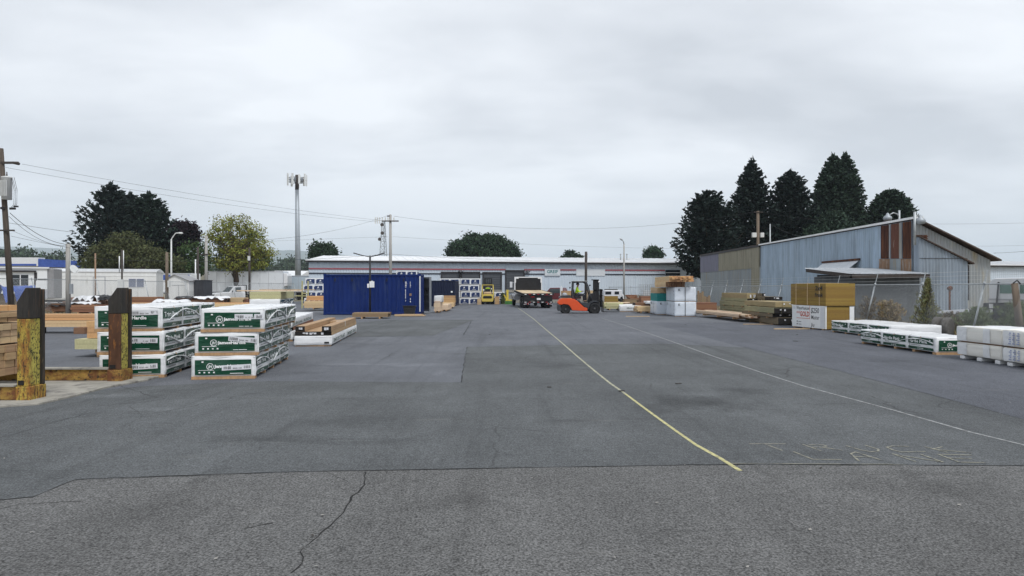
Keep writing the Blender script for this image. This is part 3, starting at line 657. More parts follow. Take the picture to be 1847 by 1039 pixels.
# wooden pole in front of the warehouse
o, X, z6 = pole('utility_pole', 'tall wooden utility pole with one crossarm behind the blue container', 'utility pole', 704.5, 387, 68, .17, .12, 'pole_grey', (-.02,0))
arm(o, PZ(399,68), 1.65, .11, 'pole_dark'); mb = MB(); mb.box(-.32,-.08,-.2,-.1,PZ(390,68)-.06,PZ(390,68)+.06); mb.build('bracket', 'pole_dark', o)
o, X, _ = pole('utility_pole', 'bare dark steel post standing behind the orange forklift', 'utility pole', 1056.5, 454, 66, .13, .12, 'pole_dark', (.03,0))
o, X, zs = pole('street_lamp', 'slim grey street lamp with angled head in front of the warehouse', 'street lamp', 1125.5, 440, 74, .11, .07, 'pole_grey')
MB().tube([(0,0,zs-.05),(-.06,0,zs+.25),(-.18,0,zs+.42)], .05, 8).build('arm', 'steel_galv', o)
MB().lathe((-.2,0,zs+.42), (-.7,0,.5), [(-.05,.05),(.05,.1),(.25,.08),(.32,.02)], 8).build('lamp_head', 'steel_galv', o)
o, X, z7 = pole('utility_pole', 'brown wooden pole with two white transformer boxes behind the corrugated shed', 'utility pole', 1367, 381, 76, .19, .16, 'pole_wood')
for x0, x1 in ((-.72,-.22),(.2,.6)):
    mb = MB(); mb.box(x0,x1,-.3,.05,PZ(428.5,76),PZ(420,76)); mb.build('transformer', 'antenna', o, bevel=.04)
arm(o, PZ(383,76), 1.0, .1, 'pole_dark')
o, X, _ = pole('service_pole', 'thin grey service mast rising at the shed roof edge', 'pole', 1389, 404, 60, .055, .05, 'steel_galv')
# twin-arm black lamp before the container
o, X, zl = pole('yard_light', 'black twin arm light pole standing in front of the blue container', 'light pole', 667.5, 462, 42.9, .065, .055, 'black_paint')
for s_, e_ in ((-1, (638,456.5)), (1, (692.5,456.5))):
    ex = PX(e_[0],42.9)-X; ez = PZ(e_[1],42.9)
    mb = MB(); mb.bar((0,0,zl-.05),(ex*.55,0,zl-.05+(ez-zl+.05)*.45),.05,.05); mb.bar((ex*.5,0,zl-.05+(ez-zl+.05)*.40),(ex,0,ez),.16,.06); mb.build('lamp_arm', 'black_paint', o)
mb = MB(); mb.lathe((0,0,0),(0,0,1),[(0,.16),(.04,.16),(.08,.09)],12); mb.build('base', 'black_paint', o)
mb = MB(); mb.box(-.02,.28,-.09,-.075,PZ(518.5,42.8),PZ(507.5,42.8)); mb.box(-.16,-.05,-.09,-.075,PZ(519,42.8),PZ(512,42.8)); mb.build('notice', 'white_trim', o)
def wire(label, a, b, sag, r=.012, m='cable'):
    A = Vector((PX(a[0],a[2]),a[2],PZ(a[1],a[2]))); B = Vector((PX(b[0],b[2]),b[2],PZ(b[1],b[2]))); n = 18; P = []
    for i in range(n+1):
        t = i/n; p = A.lerp(B, t); p.z -= sag*4*t*(1-t); P.append(p - A)
    o = MB().tube(P, r*.55, 5).build('power_line', m, loc=A); tag(o, label, 'power line', 'overhead wires'); return o
wire('upper thin wire from the left edge pole sloping past the cell tower', (40,296,38), (690,398,68), .25, .014)
wire('thin wire just below the topmost one sloping from the left edge pole', (10,302,38), (680,400,68), .35, .014)
wire('wire crossing the dark conifers on the left and rising to the wooden pole top', (15,402,38), (697,390,68), 1.7, .016)
wire('long sagging wire from the wooden pole top to the pole behind the corrugated shed', (710,390,68), (1362,382,76), 1.55, .018)
wire('lower faint wire running right from the wooden pole above the warehouse roof', (708,427,68), (1300,449,95), .3, .014)
wire('lower faint wire running left from the wooden pole behind the cell tower', (700,427,68), (300,445,110), -.1, .014)
wire('dark cable just above the warehouse roof left of the wooden pole', (702,458.5,67.9), (300,471,62), .25, .022)
wire('dark cable just above the warehouse roof right of the wooden pole', (707,458.5,67.9), (960,470,79), .1, .02)
wire('low dark cable linking the grey pole and the brown pole over the mobile home', (124,461,45), (301,470,62), .15, .02)
wire('thick service drop from the transformer to the weathered grey pole', (18,384,38), (121,441,45), .35, .03)
wire('second service drop below the transformer to the weathered grey pole', (16,390,38), (121,443,45), .45, .02)
wire('thin wire from the lower arm of the left edge pole toward the grey pole', (24,417,38), (122,446,45), .12, .014)
wire('lowest wire on the left edge pole running behind the grey pole', (20,426,38), (300,471,62), .2, .014)
wire('highest wire in the sky at the right edge beyond the shed ridge', (1680,404,70), (1960,398,70), .1, .014)
wire('middle wire in the sky at the right edge', (1755,444,70), (1960,437,70), .1, .012)
wire('thick lowest wire at the right edge ending near the shed eave', (1792,456.5,60), (1960,436,60), .2, .022)
wire('dark wire crossing the right conifers from the boxed wooden pole', (1370,382,76), (1600,399,60), .35, .016)
wire('grey service wire drooping from the thin mast onto the shed roof', (1390,404,60), (1450,428,48), .15, .016)
# ------------------------------------------------------------------ trees and plants
rng = np.random.default_rng(11)
def leafmat(name, col, isl=.35, hue=.02, rough=.7):
    return mat(name, col, rough, var=.1, scale=.5, isl=isl, hue=hue, spec=.06)
leafmat('needles_dark', (.022,.036,.026), .6); leafmat('needles_green', (.031,.050,.034), .6); leafmat('needles_black', (.017,.026,.022), .6)
leafmat('leaf_yellow', (.205,.21,.045), .5, .035); leafmat('leaf_green', (.055,.085,.032), .45, .03); leafmat('leaf_olive', (.085,.092,.042), .45, .03); leafmat('leaf_purple', (.020,.013,.017), .4)
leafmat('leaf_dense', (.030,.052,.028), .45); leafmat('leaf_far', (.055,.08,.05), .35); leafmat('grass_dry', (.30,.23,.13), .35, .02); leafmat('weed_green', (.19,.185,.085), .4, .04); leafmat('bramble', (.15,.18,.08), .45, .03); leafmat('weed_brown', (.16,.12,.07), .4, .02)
def quads(name, cen, u, v, m, parent=None, loc=None):
    """mesh of one small four-sided leaf per row: centre, half vectors u and v"""
    n = len(cen); co_ = np.empty((n,4,3)); co_[:,0] = cen-u; co_[:,1] = cen+v*.9-u*.1; co_[:,2] = cen+u; co_[:,3] = cen-v*.9+u*.1
    me = bpy.data.meshes.new(name); me.vertices.add(4*n); me.vertices.foreach_set('co', co_.reshape(-1).astype(np.float32))
    me.loops.add(4*n); me.loops.foreach_set('vertex_index', np.arange(4*n, dtype=np.int32))
    me.polygons.add(n); me.polygons.foreach_set('loop_start', np.arange(0,4*n,4,dtype=np.int32)); me.update(calc_edges=True)
    me.materials.append(M[m]); o = bpy.data.objects.new(name, me); C.objects.link(o)
    if parent: o.parent = parent
    if loc: o.location = loc
    return o
def rdir(n):
    d = rng.normal(size=(n,3)); return d/np.linalg.norm(d, axis=1)[:,None]
def leaf_cloud(blobs, clumps, per, cr, ls, flat=.8):
    """blobs: (x,y,z,rx,ry,rz,weight) ellipsoids; leaves gathered in clumps near their skins"""
    B = np.array(blobs, float); wt_ = B[:,6]*B[:,3]*B[:,5]; wt_ = wt_/wt_.sum()
    idx = rng.choice(len(B), clumps, p=wt_); d = rdir(clumps); r = rng.uniform(.0,1,clumps)**.33*rng.uniform(.86,1.06,clumps)
    cc = B[idx,:3] + d*r[:,None]*B[idx,3:6]
    cs = rng.uniform(.5,1.4,clumps)*cr
    k = np.repeat(np.arange(clumps), per); n = len(k)
    off = rng.normal(size=(n,3))*cs[k][:,None]*np.array([.55,.55,.55*flat])
    cen = cc[k]+off; u = rdir(n); t = rdir(n); v = np.cross(u,t); v /= np.linalg.norm(v,axis=1)[:,None]+1e-6
    s = ls*rng.uniform(.6,1.35,n); return cen, u*s[:,None], v*(s*.55)[:,None], cc
def broad(name, label, px, Y, blobs_px, m, clumps, per=26, cr=.55, ls=.16, cat='tree', group=None, trunk_r=.25, limbs=9, trunk=True, base_px=None):
    """blobs_px: (px, py, half width px, half height px) of the crown's lumps as seen from the yard; built as ellipsoids with depth"""
    X = PX(px, Y); o = thing(name, label, cat, (X,Y,0), 0, group); bl = []
    for b in blobs_px:
        rx = b[2]*Y/F; rz = b[3]*Y/F; bl.append((PX(b[0],Y)-X, rng.uniform(-.3,.3)*rx, PZ(b[1],Y), rx, rx*.9, rz, b[4] if len(b) > 4 else 1))
    cen, u, v, cc = leaf_cloud(bl, clumps, per, cr, ls)
    quads('crown', cen, u, v, m, o)
    if trunk:
        mb = MB(); top = max(b[2] for b in bl); zt_ = min(top*.6, np.mean([b[2] for b in bl]))
        mb.tube([(0,0,0),(.1,0,zt_*.4),(-.1,.1,zt_*.8),(0,0,zt_)], [trunk_r*1.2,trunk_r,trunk_r*.7,trunk_r*.4], 8)
        for q in cc[rng.choice(len(cc), min(limbs,len(cc)), replace=False)]:
            z0 = zt_*rng.uniform(.4,.95); mid = (q[0]*.5, q[1]*.5, (z0+q[2])/2+.3); mb.tube([(0,0,z0), mid, tuple(q)], [trunk_r*.45,trunk_r*.28,trunk_r*.08], 5)
        mb.build('trunk', 'bark', o)
    return o
def conifer(name, label, px, Y, prof, m, levels=34, nb=9, k=12, spray=.5, up=.12, droop=.25, w=.16, irr=.25, group=None, dens=3, lean=0., top2=0., rr=.28):
    """prof: list of (py, half width px) from the top down; branches in whorls carry needle sprays"""
    X = PX(px, Y); o = thing(name, label, 'tree', (X,Y,0), 0, group); sc_ = Y/F
    py = np.array([p[0] for p in prof], float); hw = np.array([p[1] for p in prof], float)*sc_
    zs = H-(py-CY)*sc_; zt_ = zs[0]; zb = max(zs[-1], .6); cens = []; us = []; vs_ = []
    mb = MB(); mb.tube([(0,0,0),(lean*.5,0,zt_*.5),(lean,0,zt_*.98)], [rr,rr*.65,.03], 8)
    for li in range(levels):
        t = (li+rng.uniform(-.4,.4))/levels; z = zb+(zt_-zb)*min(max(t,0),.995); r = np.interp(-z, -zs, hw)
        for b in range(nb):
            az = 2*math.pi*(b/nb)+li*2.4+rng.uniform(-.3,.3); ln = max(.15, r*(1+rng.uniform(-irr,irr*.6)))
            tt = np.linspace(.18,1,k)**.8; dr = np.array([math.cos(az), math.sin(az)])
            zz = z - droop*ln*tt + up*ln*2.2*tt**3
            pts = np.stack([dr[0]*ln*tt + lean*z/zt_, dr[1]*ln*tt, zz], 1)
            n = k*dens; ks = min(1., .38+ln/3.2); c = np.repeat(pts, dens, 0) + rng.normal(size=(n,3))*np.array([.34,.34,.2])*spray*ks*(.35+.65*np.repeat(1-tt*.75, dens))[:,None]
            d = np.stack([np.full(n,dr[0]), np.full(n,dr[1]), np.full(n,.25)],1) + rng.normal(size=(n,3))*.65; d /= np.linalg.norm(d,axis=1)[:,None]
            q = np.cross(d, rdir(n)); q /= np.linalg.norm(q,axis=1)[:,None]+1e-6
            s = ks*spray*rng.uniform(.45,1.0,n); cens.append(c); us.append(d*s[:,None]*.5); vs_.append(q*(w*(.5+.5*ks))*rng.uniform(.6,1.2,n)[:,None])
            if b % 3 == 0: mb.tube([(lean*z/zt_,0,z), tuple(pts[k//2]), tuple(pts[-1])], [.05,.035,.012], 4, cap=False)
    # leader shoots
    n = 60; c = np.stack([rng.normal(size=n)*.12+lean, rng.normal(size=n)*.12, zt_-rng.uniform(0,1.2,n)],1); d = rng.normal(size=(n,3))*.4+np.array([0,0,1.]); cens.append(c); us.append(d*.3); vs_.append(rdir(n)*w*.8)
    quads('crown', np.concatenate(cens), np.concatenate(us), np.concatenate(vs_), m, o); mb.build('trunk', 'bark', o)
    return o
# left group
conifer('conifer_tree', 'dark broad pine with ragged upswept branches behind the mobile home', 200, 96, [(330,2),(342,12),(360,26),(385,40),(420,52),(450,58),(480,56),(505,48)], 'needles_black', 30, 9, 14, .85, .24, .24, .17, .45, 'dark conifers on the left', 3, 0)
conifer('conifer_tree', 'second dark rounded conifer joined to the right of the broad pine', 268, 100, [(346,3),(358,14),(375,28),(400,42),(430,50),(470,56),(505,54)], 'needles_dark', 32, 11, 13, .8, .2, .28, .17, .25, 'dark conifers on the left', 3)
conifer('conifer_tree', 'inner dark conifer filling the gap in the left group of conifers', 236, 104, [(348,3),(365,20),(400,44),(450,54),(505,52)], 'needles_black', 28, 9, 12, .85, .2, .25, .18, .25, 'dark conifers on the left', 3)
broad('purple_tree', 'dark purple leaved tree right of the left conifers', 330, 102, [(330,416,26,17),(342,432,16,14),(318,440,22,22)], 'leaf_purple', 420, 20, .7, .24)
broad('shrub_tree', 'olive green spreading tree in front of the dark conifers', 232, 88, [(232,440,34,20),(215,462,60,26),(262,466,46,24),(300,476,34,18),(180,480,40,18)], 'leaf_olive', 620, 22, .6, .17)
broad('shrub_tree', 'light green bushy tree between the street lamp and the yellow tree', 340, 92, [(345,455,24,22),(330,482,30,18),(358,472,22,24),(310,485,24,12)], 'leaf_green', 260, 20, .6, .17)
broad('yellow_tree', 'loose yellow green tree with open airy crown left of the cell tower', 425, 96, [(405,405,32,16),(430,398,22,12),(392,430,24,18),(425,428,34,22),(455,418,18,18),(470,445,20,20),(440,455,34,22),(400,462,30,20),(482,455,14,12),(425,480,40,14),(468,474,22,16)], 'leaf_yellow', 400, 24, .6, .15, trunk_r=.4, limbs=30)
broad('green_tree', 'darker green tree crown inside and behind the yellow tree', 436, 99, [(420,440,30,24),(448,440,28,26),(410,470,34,18),(460,470,30,20)], 'leaf_green', 260, 24, .6, .16, trunk_r=.35)
# small trees over the warehouse roof
broad('roof_line_tree', 'small round dark tree above the left end of the warehouse roof', 582, 126, [(574,452,14,14),(592,453,14,14),(583,462,24,12)], 'leaf_dense', 360, 20, .7, .26)
broad('broad_tree', 'wide dome shaped dark tree rising behind the middle of the warehouse', 871, 132, [(871,440,38,18),(838,447,28,16),(905,450,28,18),(820,458,16,12),(928,460,14,10),(871,458,60,18),(852,434,18,12),(892,436,18,11)], 'leaf_dense', 1100, 24, .75, .24, trunk_r=.5)
broad('roof_line_tree', 'tiny dark tree with two tips above the roof near the steel post', 1029, 150, [(1029,463,9,9),(1042,466,4,6),(1018,467,6,5),(1047,467,3,5)], 'leaf_dense', 200, 18, .6, .26)
broad('roof_line_tree', 'small oval dark tree above the roof right of the slim street lamp', 1179, 140, [(1179,458,12,13),(1170,462,7,9),(1189,462,6,9)], 'leaf_dense', 260, 20, .6, .26)
# right group
conifer('conifer_tree', 'leftmost right hand pine with open upswept branches beside the corrugated shed', 1277, 78, [(345,5),(362,22),(390,36),(430,48),(465,57),(497,54)], 'needles_black', 24, 10, 14, .8, .30, .20, .15, .42, 'conifers behind the corrugated shed', 3)
conifer('conifer_tree', 'tall dark spruce left of the pole with transformer boxes', 1356, 86, [(286,2),(300,10),(325,22),(350,33),(380,44),(420,54),(470,60)], 'needles_black', 42, 12, 12, .65, .14, .32, .15, .32, 'conifers behind the corrugated shed', 3)
conifer('conifer_tree', 'dark pine with rounded tip between the spruce and the sequoia', 1426, 84, [(308,5),(325,18),(350,30),(385,41),(420,49),(460,52)], 'needles_black', 34, 12, 12, .68, .22, .24, .16, .32, 'conifers behind the corrugated shed', 3)
conifer('conifer_tree', 'tall smooth green sequoia with a split tip', 1510, 92, [(279,3),(292,12),(310,20),(330,29),(360,37),(390,44),(420,49),(450,53)], 'needles_green', 52, 15, 11, .62, .16, .3, .17, .16, 'conifers behind the corrugated shed', 3, -.5)
conifer('conifer_tree', 'second slim tip growing inside the tall sequoia', 1521, 92, [(277,3),(292,11),(312,19),(330,26),(370,34),(420,40),(450,42)], 'needles_green', 46, 13, 10, .6, .16, .3, .17, .16, 'conifers behind the corrugated shed', 3, .3)
conifer('conifer_tree', 'low rounded green conifer behind the shed roof lamp', 1606, 90, [(343,6),(352,20),(370,30),(390,40),(415,48)], 'needles_green', 30, 13, 11, .65, .16, .25, .18, .16, 'conifers behind the corrugated shed', 3)
broad('shrub_tree', 'dull green bushy tree in front of the sequoia foot', 1500, 80, [(1500,400,24,16),(1485,425,34,22),(1520,425,36,20)], 'needles_green', 420, 22, .6, .2)
# distant woods read as masses
def wood(name, label, spans, Y, m, n, ls):
    bl = []
    for (px, py, hw, hh) in spans: bl.append((PX(px,Y), Y+rng.uniform(-15,15), PZ(py+hh,Y), hw*Y/F, hw*Y/F*1.2, hh*Y/F, 1))
    cen, u, v, cc = leaf_cloud(bl, n, 16, 2.2, ls); o = quads(name, cen, u, v, m); tag(o, label, 'trees', kind='stuff'); return o
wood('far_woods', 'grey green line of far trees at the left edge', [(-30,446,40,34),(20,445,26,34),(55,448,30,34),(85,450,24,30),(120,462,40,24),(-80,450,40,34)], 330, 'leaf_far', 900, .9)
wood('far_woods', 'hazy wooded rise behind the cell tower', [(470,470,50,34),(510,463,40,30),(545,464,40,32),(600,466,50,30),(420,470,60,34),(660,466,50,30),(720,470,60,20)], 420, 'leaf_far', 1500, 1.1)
# plants along the right fence
def plant(name, label, px, py_top, Y, X, hw, m, n, ls, shape, base=0, cat='plant', tall=True):
    zt_ = PZ(py_top, Y); o = thing(name, label, cat, (X,Y,0))
    k = n; z = rng.uniform(0,1,k)**.9; rad = np.interp(z, [p[0] for p in shape], [p[1] for p in shape])*hw
    az = rng.uniform(0,2*math.pi,k); ph = rng.uniform(0,6,4); rad = rad*(.72+.22*np.sin(az*3+ph[0]+z*5)+.22*np.sin(az*5+ph[1]-z*9)+.14*np.sin(z*23+az*2+ph[2])); z = np.clip(z*(1+.16*np.sin(az*4+ph[3])),0,1.12); r = rng.uniform(0,1,k)**.6*rad; c = np.stack([np.cos(az)*r, np.sin(az)*r, z*zt_],1)
    d = np.stack([np.cos(az)*.5, np.sin(az)*.5, np.full(k,.9)],1)+rng.normal(size=(k,3))*.5; d /= np.linalg.norm(d,axis=1)[:,None]
    q = np.cross(d, rdir(k)); q /= np.linalg.norm(q,axis=1)[:,None]+1e-6; s = ls*rng.uniform(.5,1.3,k)
    quads('foliage', c, d*s[:,None], q*(s*.28)[:,None], m, o)
    mb = MB()
    for i in range(9):
        a = rng.uniform(0,6.28); rr_ = hw*rng.uniform(.1,.7); mb.tube([(0,0,0),(rr_*.5*math.cos(a),rr_*.5*math.sin(a),zt_*.5),(rr_*math.cos(a),rr_*math.sin(a),zt_*rng.uniform(.7,.97))], [.012,.009,.004], 4)
    mb.build('stems', 'bark', o); return o
plant('tall_weed', 'tall yellow green feathery weed growing against the right fence', 1662, 514, 25.5, 15.3, .66, 'weed_green', 3600, .07, [(0,.9),(.25,1),(.6,.6),(.85,.3),(1,.08)])
plant('dry_bush', 'dry tan fan shaped bush beyond the fence before the tin roofed hut', 1597, 548, 28.5, 15.5, .62, 'grass_dry', 2200, .09, [(0,.4),(.5,.9),(.85,1),(1,.6)])
plant('dry_weed', 'thin dry brown weeds beside the sheet stack at the fence', 1565, 540, 30.5, 15.7, .6, 'weed_brown', 900, .07, [(0,.5),(.5,.9),(1,.8)])
plant('dry_weed', 'sparse brown weeds in front of the shed left of the sheet stack', 1410, 538, 36, 15.9, 1.3, 'weed_brown', 900, .08, [(0,.6),(.5,.9),(1,.8)])
for (lb, Y, X, top, hw, n) in (('green bramble bush at the fence below the truck cab', 24.2, 16.25, 560, .85, 4200), ('leafy bramble at the right edge behind the fence', 22.6, 16.5, 550, .7, 3600), ('low brown green bramble left of the leaning fence post', 25.2, 16.0, 567, .6, 2400), ('bramble tangle in front of the old car tyres', 25.8, 15.9, 572, .5, 1500)):
    plant('bramble_bush', lb, 1750, top, Y, X, hw, 'bramble' if 'brown' not in lb else 'weed_brown', n, .06, [(0,1),(.4,1),(.8,.75),(1,.3)])
plant('dock_shrub', 'dark scrubby bush between the yellow forklift and the yellow stand', 909, 530, 73.5, PX(908,73.5), .5, 'bramble', 900, .12, [(0,.9),(.6,1),(1,.4)])
def grass_strip(label, x0, x1, y0, y1, n, m, h):
    c = np.stack([rng.uniform(x0,x1,n), rng.uniform(y0,y1,n), rng.uniform(0,h,n)],1); d = rng.normal(size=(n,3))*.35+np.array([0,0,1.]); q = rdir(n); q[:,2] = 0
    o = quads('dry_grass', c, d*h*.6, q*.02, m); tag(o, label, 'grass', kind='stuff')
grass_strip('dry tan grass growing along the foot of the left fence', -32.5,-30.2, 38, 80, 5000, 'grass_dry', .22)
grass_strip('weedy dry grass growing under the right fence', 14.9,16.4, 15, 60, 6000, 'grass_dry', .25)
# ------------------------------------------------------------------ lumber goods
mat('wrap_white', (.76,.77,.78), .34, var=.06, scale=2, bump=.9, bscale=6, stretch=(1,1,1.6), coat=.15)
mat('wrap_grey', (.66,.715,.785), .38, var=.06, scale=2, bump=.5, bscale=6, coat=.1)
mat('print_green', (.008,.060,.032), .26, var=.3, scale=3.5, stretch=(1,1,2.5), bump=1., bscale=5.5, coat=.3)
mat('print_white', (.78,.79,.79), .4, var=.04)
mat('print_black', (.02,.02,.022), .5, var=.1)
mat('print_red', (.50,.075,.04), .5, var=.08)
mat('print_navy', (.022,.040,.12), .4, var=.15, scale=3)
mat('print_blue', (.36,.40,.56), .5, var=.1)
mat('label_paper', (.66,.67,.70), .6, var=.06)
mat('skid_wood', (.42,.26,.14), .8, var=.2, scale=6, stretch=(3,3,.7), isl=.12)
def wood(name, col, isl=.16, var=.16, dirt=None): mat(name, col, .78, var=var, scale=5, stretch=(3.5,.35,6), isl=isl, hue=.008, dirt=dirt)
wood('fir_light', (.60,.43,.25)); wood('fir_orange', (.52,.30,.15)); wood('fir_tan', (.46,.33,.20)); wood('cedar_brown', (.17,.085,.05), .2); wood('cedar_red', (.25,.12,.07), .2)
wood('glulam', (.36,.235,.135), .14); wood('treated_green', (.26,.245,.145), .14); wood('treated_tan', (.30,.235,.13), .14); wood('treated_dark', (.16,.125,.08), .16); wood('sheathing_pale', (.50,.47,.27), .08); wood('weathered_brown', (.24,.165,.10), .2)
wood('panel_gold', (.265,.168,.042), .12, .2); wood('panel_side', (.135,.085,.034), .14, .2); wood('osb', (.42,.27,.14), .1, .35); wood('pale_board', (.66,.50,.36), .12)
wood('end_black', (.016,.014,.013), .2); wood('end_brown', (.23,.13,.075), .25); wood('teal_wrap', (.02,.22,.21), .08)
mat('strap_white', (.70,.70,.68), .4, var=.05); mat('strap_black', (.03,.03,.03), .4, var=.1); mat('tarp_black', (.02,.02,.021), .4, var=.2, bump=.4, bscale=6); mat('tarp_white', (.70,.71,.73), .4, var=.08, bump=.5, bscale=5); mat('tarp_blue', (.05,.10,.36), .45, var=.2, bump=.5, bscale=5)
def lumber(name, label, cat, loc, W, Lg, Ht, nx, nz, m, endm=None, rz=0., skids=0, strap=None, jit=.02, group=None, gap=.004, axis='y', sk_h=.09, tags=False):
    """bundle of boards lying along local +y from the front end at y=0 (axis 'x': lying along +x); base at z=0"""
    o = thing(name, label, cat, loc, rz, group); mb = MB(); bw = W/nx; bh = Ht/nz; z0 = sk_h if skids else 0
    for i in range(nx):
        for j in range(nz):
            a = random.uniform(-jit,jit); b = random.uniform(-jit,jit); k = random.uniform(-.2,.2)*jit
            mb.box(i*bw+gap/2+k, (i+1)*bw-gap/2+k, a, Lg+b, z0+j*bh+gap/2, z0+(j+1)*bh-gap/2, 0, (0,0,1,0,1,0))
    swap = axis == 'x'
    def sw(p): return Vector((p.y, p.x, p.z))
    if swap: mb.xf(sw)
    mb.build('boards', [m, endm or m], o)
    for i in range(skids):
        y = Lg*(i+.5)/skids; s_ = MB(); s_.box(-.02,W+.02,y-.045,y+.045,0,z0-.002)
        if swap: s_.xf(sw)
        s_.build('skid', 'skid_wood', o)
    if strap:
        for i in range(strap[0]):
            y = Lg*(i+.5)/strap[0]; s_ = MB(); e = .006; t = .018
            for (x0,x1,za,zb_) in ((-e-.004,-.004,z0,z0+Ht+e),(W+.004,W+e+.004,z0,z0+Ht+e),(-.004,W+.004,z0+Ht+.004,z0+Ht+e+.004)): s_.box(x0,x1,y-t,y+t,za,zb_)
            if swap: s_.xf(sw)
            s_.build('strap', strap[1], o)
    if tags:
        s_ = MB()
        for i in range(tags): 
            x = W*random.uniform(.08,.8); s_.box(x,x+.07,-jit-.008,-jit-.003,z0+Ht*random.uniform(.2,.6),z0+Ht*.75)
        if swap: s_.xf(sw)
        s_.build('end_tag', 'label_paper', o)
    return o
# ---- plastic wrapped bundles with print
def wd(p, seed): 
    q = p*2.3 + Vector((seed*3.7, seed*1.3, seed))
    return .021*noise.noise(q) + .019*abs(noise.noise(Vector((p.x*7+p.z*9, p.y*6-p.z*5, p.z*4+seed*5)))) + .004*noise.noise(p*19)
class Wrap:
    """box of size W x L x Ht with creased film: front face at y=0"""
    def __init__(s, W, Lg, Ht, z0, seed): s.W, s.L, s.H, s.z0, s.seed = W, Lg, Ht, z0, seed
    def face(s, f):
        W, Lg, z0 = s.W, s.L, s.z0
        return {'front': (Vector((-W/2,0,z0)), Vector((1,0,0)), Vector((0,0,1)), Vector((0,-1,0)), W, s.H),
                'back': (Vector((W/2,Lg,z0)), Vector((-1,0,0)), Vector((0,0,1)), Vector((0,1,0)), W, s.H),
                'right': (Vector((W/2,0,z0)), Vector((0,1,0)), Vector((0,0,1)), Vector((1,0,0)), Lg, s.H),
                'left': (Vector((-W/2,Lg,z0)), Vector((0,-1,0)), Vector((0,0,1)), Vector((-1,0,0)), Lg, s.H),
                'top': (Vector((-W/2,0,z0+s.H)), Vector((1,0,0)), Vector((0,1,0)), Vector((0,0,1)), W, Lg)}[f]
    def at(s, f, u, v, off=0.):
        o, a, b, n, fu, fv = s.face(f); p = o + a*u + b*v
        e = .0
        d = min(u, fu-u, v, fv-v)           # soften towards the edges
        rnd = -.022*max(0, 1-d/.05)**2
        return p + n*(wd(p, s.seed) + rnd + off)
    def shell(s, mb, step=.09, mi=0):
        for f in ('front','back','right','left','top'):
            o, a, b, n, fu, fv = s.face(f); nu = max(3, int(fu/step)); nv = max(3, int(fv/step)); vs = []; fs = []
            us = [0,.03]+[fu*i/nu for i in range(1,nu)]+[fu-.03,fu]; vv = [0,.03]+[fv*i/nv for i in range(1,nv)]+[fv-.03,fv]
            us = sorted(us); vv = sorted(vv)
            for u in us:
                for v in vv: vs.append(s.at(f,u,v))
            k = len(vv)
            for i in range(len(us)-1):
                for j in range(k-1): fs.append((i*k+j,(i+1)*k+j,(i+1)*k+j+1,i*k+j+1))
            mb.add(vs, fs, mi, True)
    def panel(s, mb, f, u0, u1, v0, v1, mi, off=.012, step=.06):
        nu = max(1, int((u1-u0)/step)); nv = max(1, int((v1-v0)/step)); vs = []; fs = []
        for i in range(nu+1):
            for j in range(nv+1): vs.append(s.at(f, u0+(u1-u0)*i/nu, v0+(v1-v0)*j/nv, off))
        for i in range(nu):
            for j in range(nv): a = i*(nv+1)+j; fs.append((a,a+nv+1,a+nv+2,a+1))
        mb.add(vs, fs, mi, True)
    def text(s, mb, f, t, u, v, size, mi, off=.0165, bold=.0, width=None, rot=0., shear=0.):
        vt, ft = text_mesh(t, 1., bold, shear); w_ = max(p[0] for p in vt); k = size; kx = (width/w_) if width else size
        c_, s_ = math.cos(rot), math.sin(rot)
        mb.add([s.at(f, u+p[0]*kx*c_-p[1]*k*s_, v+p[0]*kx*s_+p[1]*k*c_, off) for p in vt], ft, mi)
    def ring(s, mb, f, u, v, r, wdt, mi, off=.0165):
        n = 28; vs = []; fs = []
        for i in range(n):
            t = 2*math.pi*i/n
            for q in (r, r-wdt): vs.append(s.at(f, u+q*math.cos(t), v+q*math.sin(t), off))
        for i in range(n): j = (i+1) % n; fs.append((2*i,2*j,2*j+1,2*i+1))
        mb.add(vs, fs, mi)
PM = ['print_green','print_white','label_paper','print_black']
def barcode(wr, f, u, v, wdt, h, rot, o, seed):
    mb = MB(); c_, s_ = math.cos(rot), math.sin(rot)
    def P(a, b, off): return wr.at(f, u+a*c_-b*s_, v+a*s_+b*c_, off)
    n = 6
    mb.add([P(wdt*i/n, h*j, .020) for i in range(n+1) for j in (0,1)], [(2*i,2*i+2,2*i+3,2*i+1) for i in range(n)], 0, True)
    rn = random.Random(seed); a = .05*wdt
    while a < .95*wdt:
        b = rn.uniform(.004,.012)
        if a < .32*wdt or a > .74*wdt: mb.add([P(a,h*.2,.024),P(a+b,h*.2,.024),P(a+b,h*.75,.024),P(a,h*.75,.024)], [(0,1,2,3)], 1)
        a += b + rn.uniform(.005,.016)
    vt, ft = text_mesh('8325 144', 1., .01); w_ = max(p[0] for p in vt); kx = .3*wdt/w_
    mb.add([P(.38*wdt+p[0]*kx, h*.22+p[1]*h*.35, .024) for p in vt], ft, 1)
    mb.build('barcode_label', ['label_paper','print_black'], o)
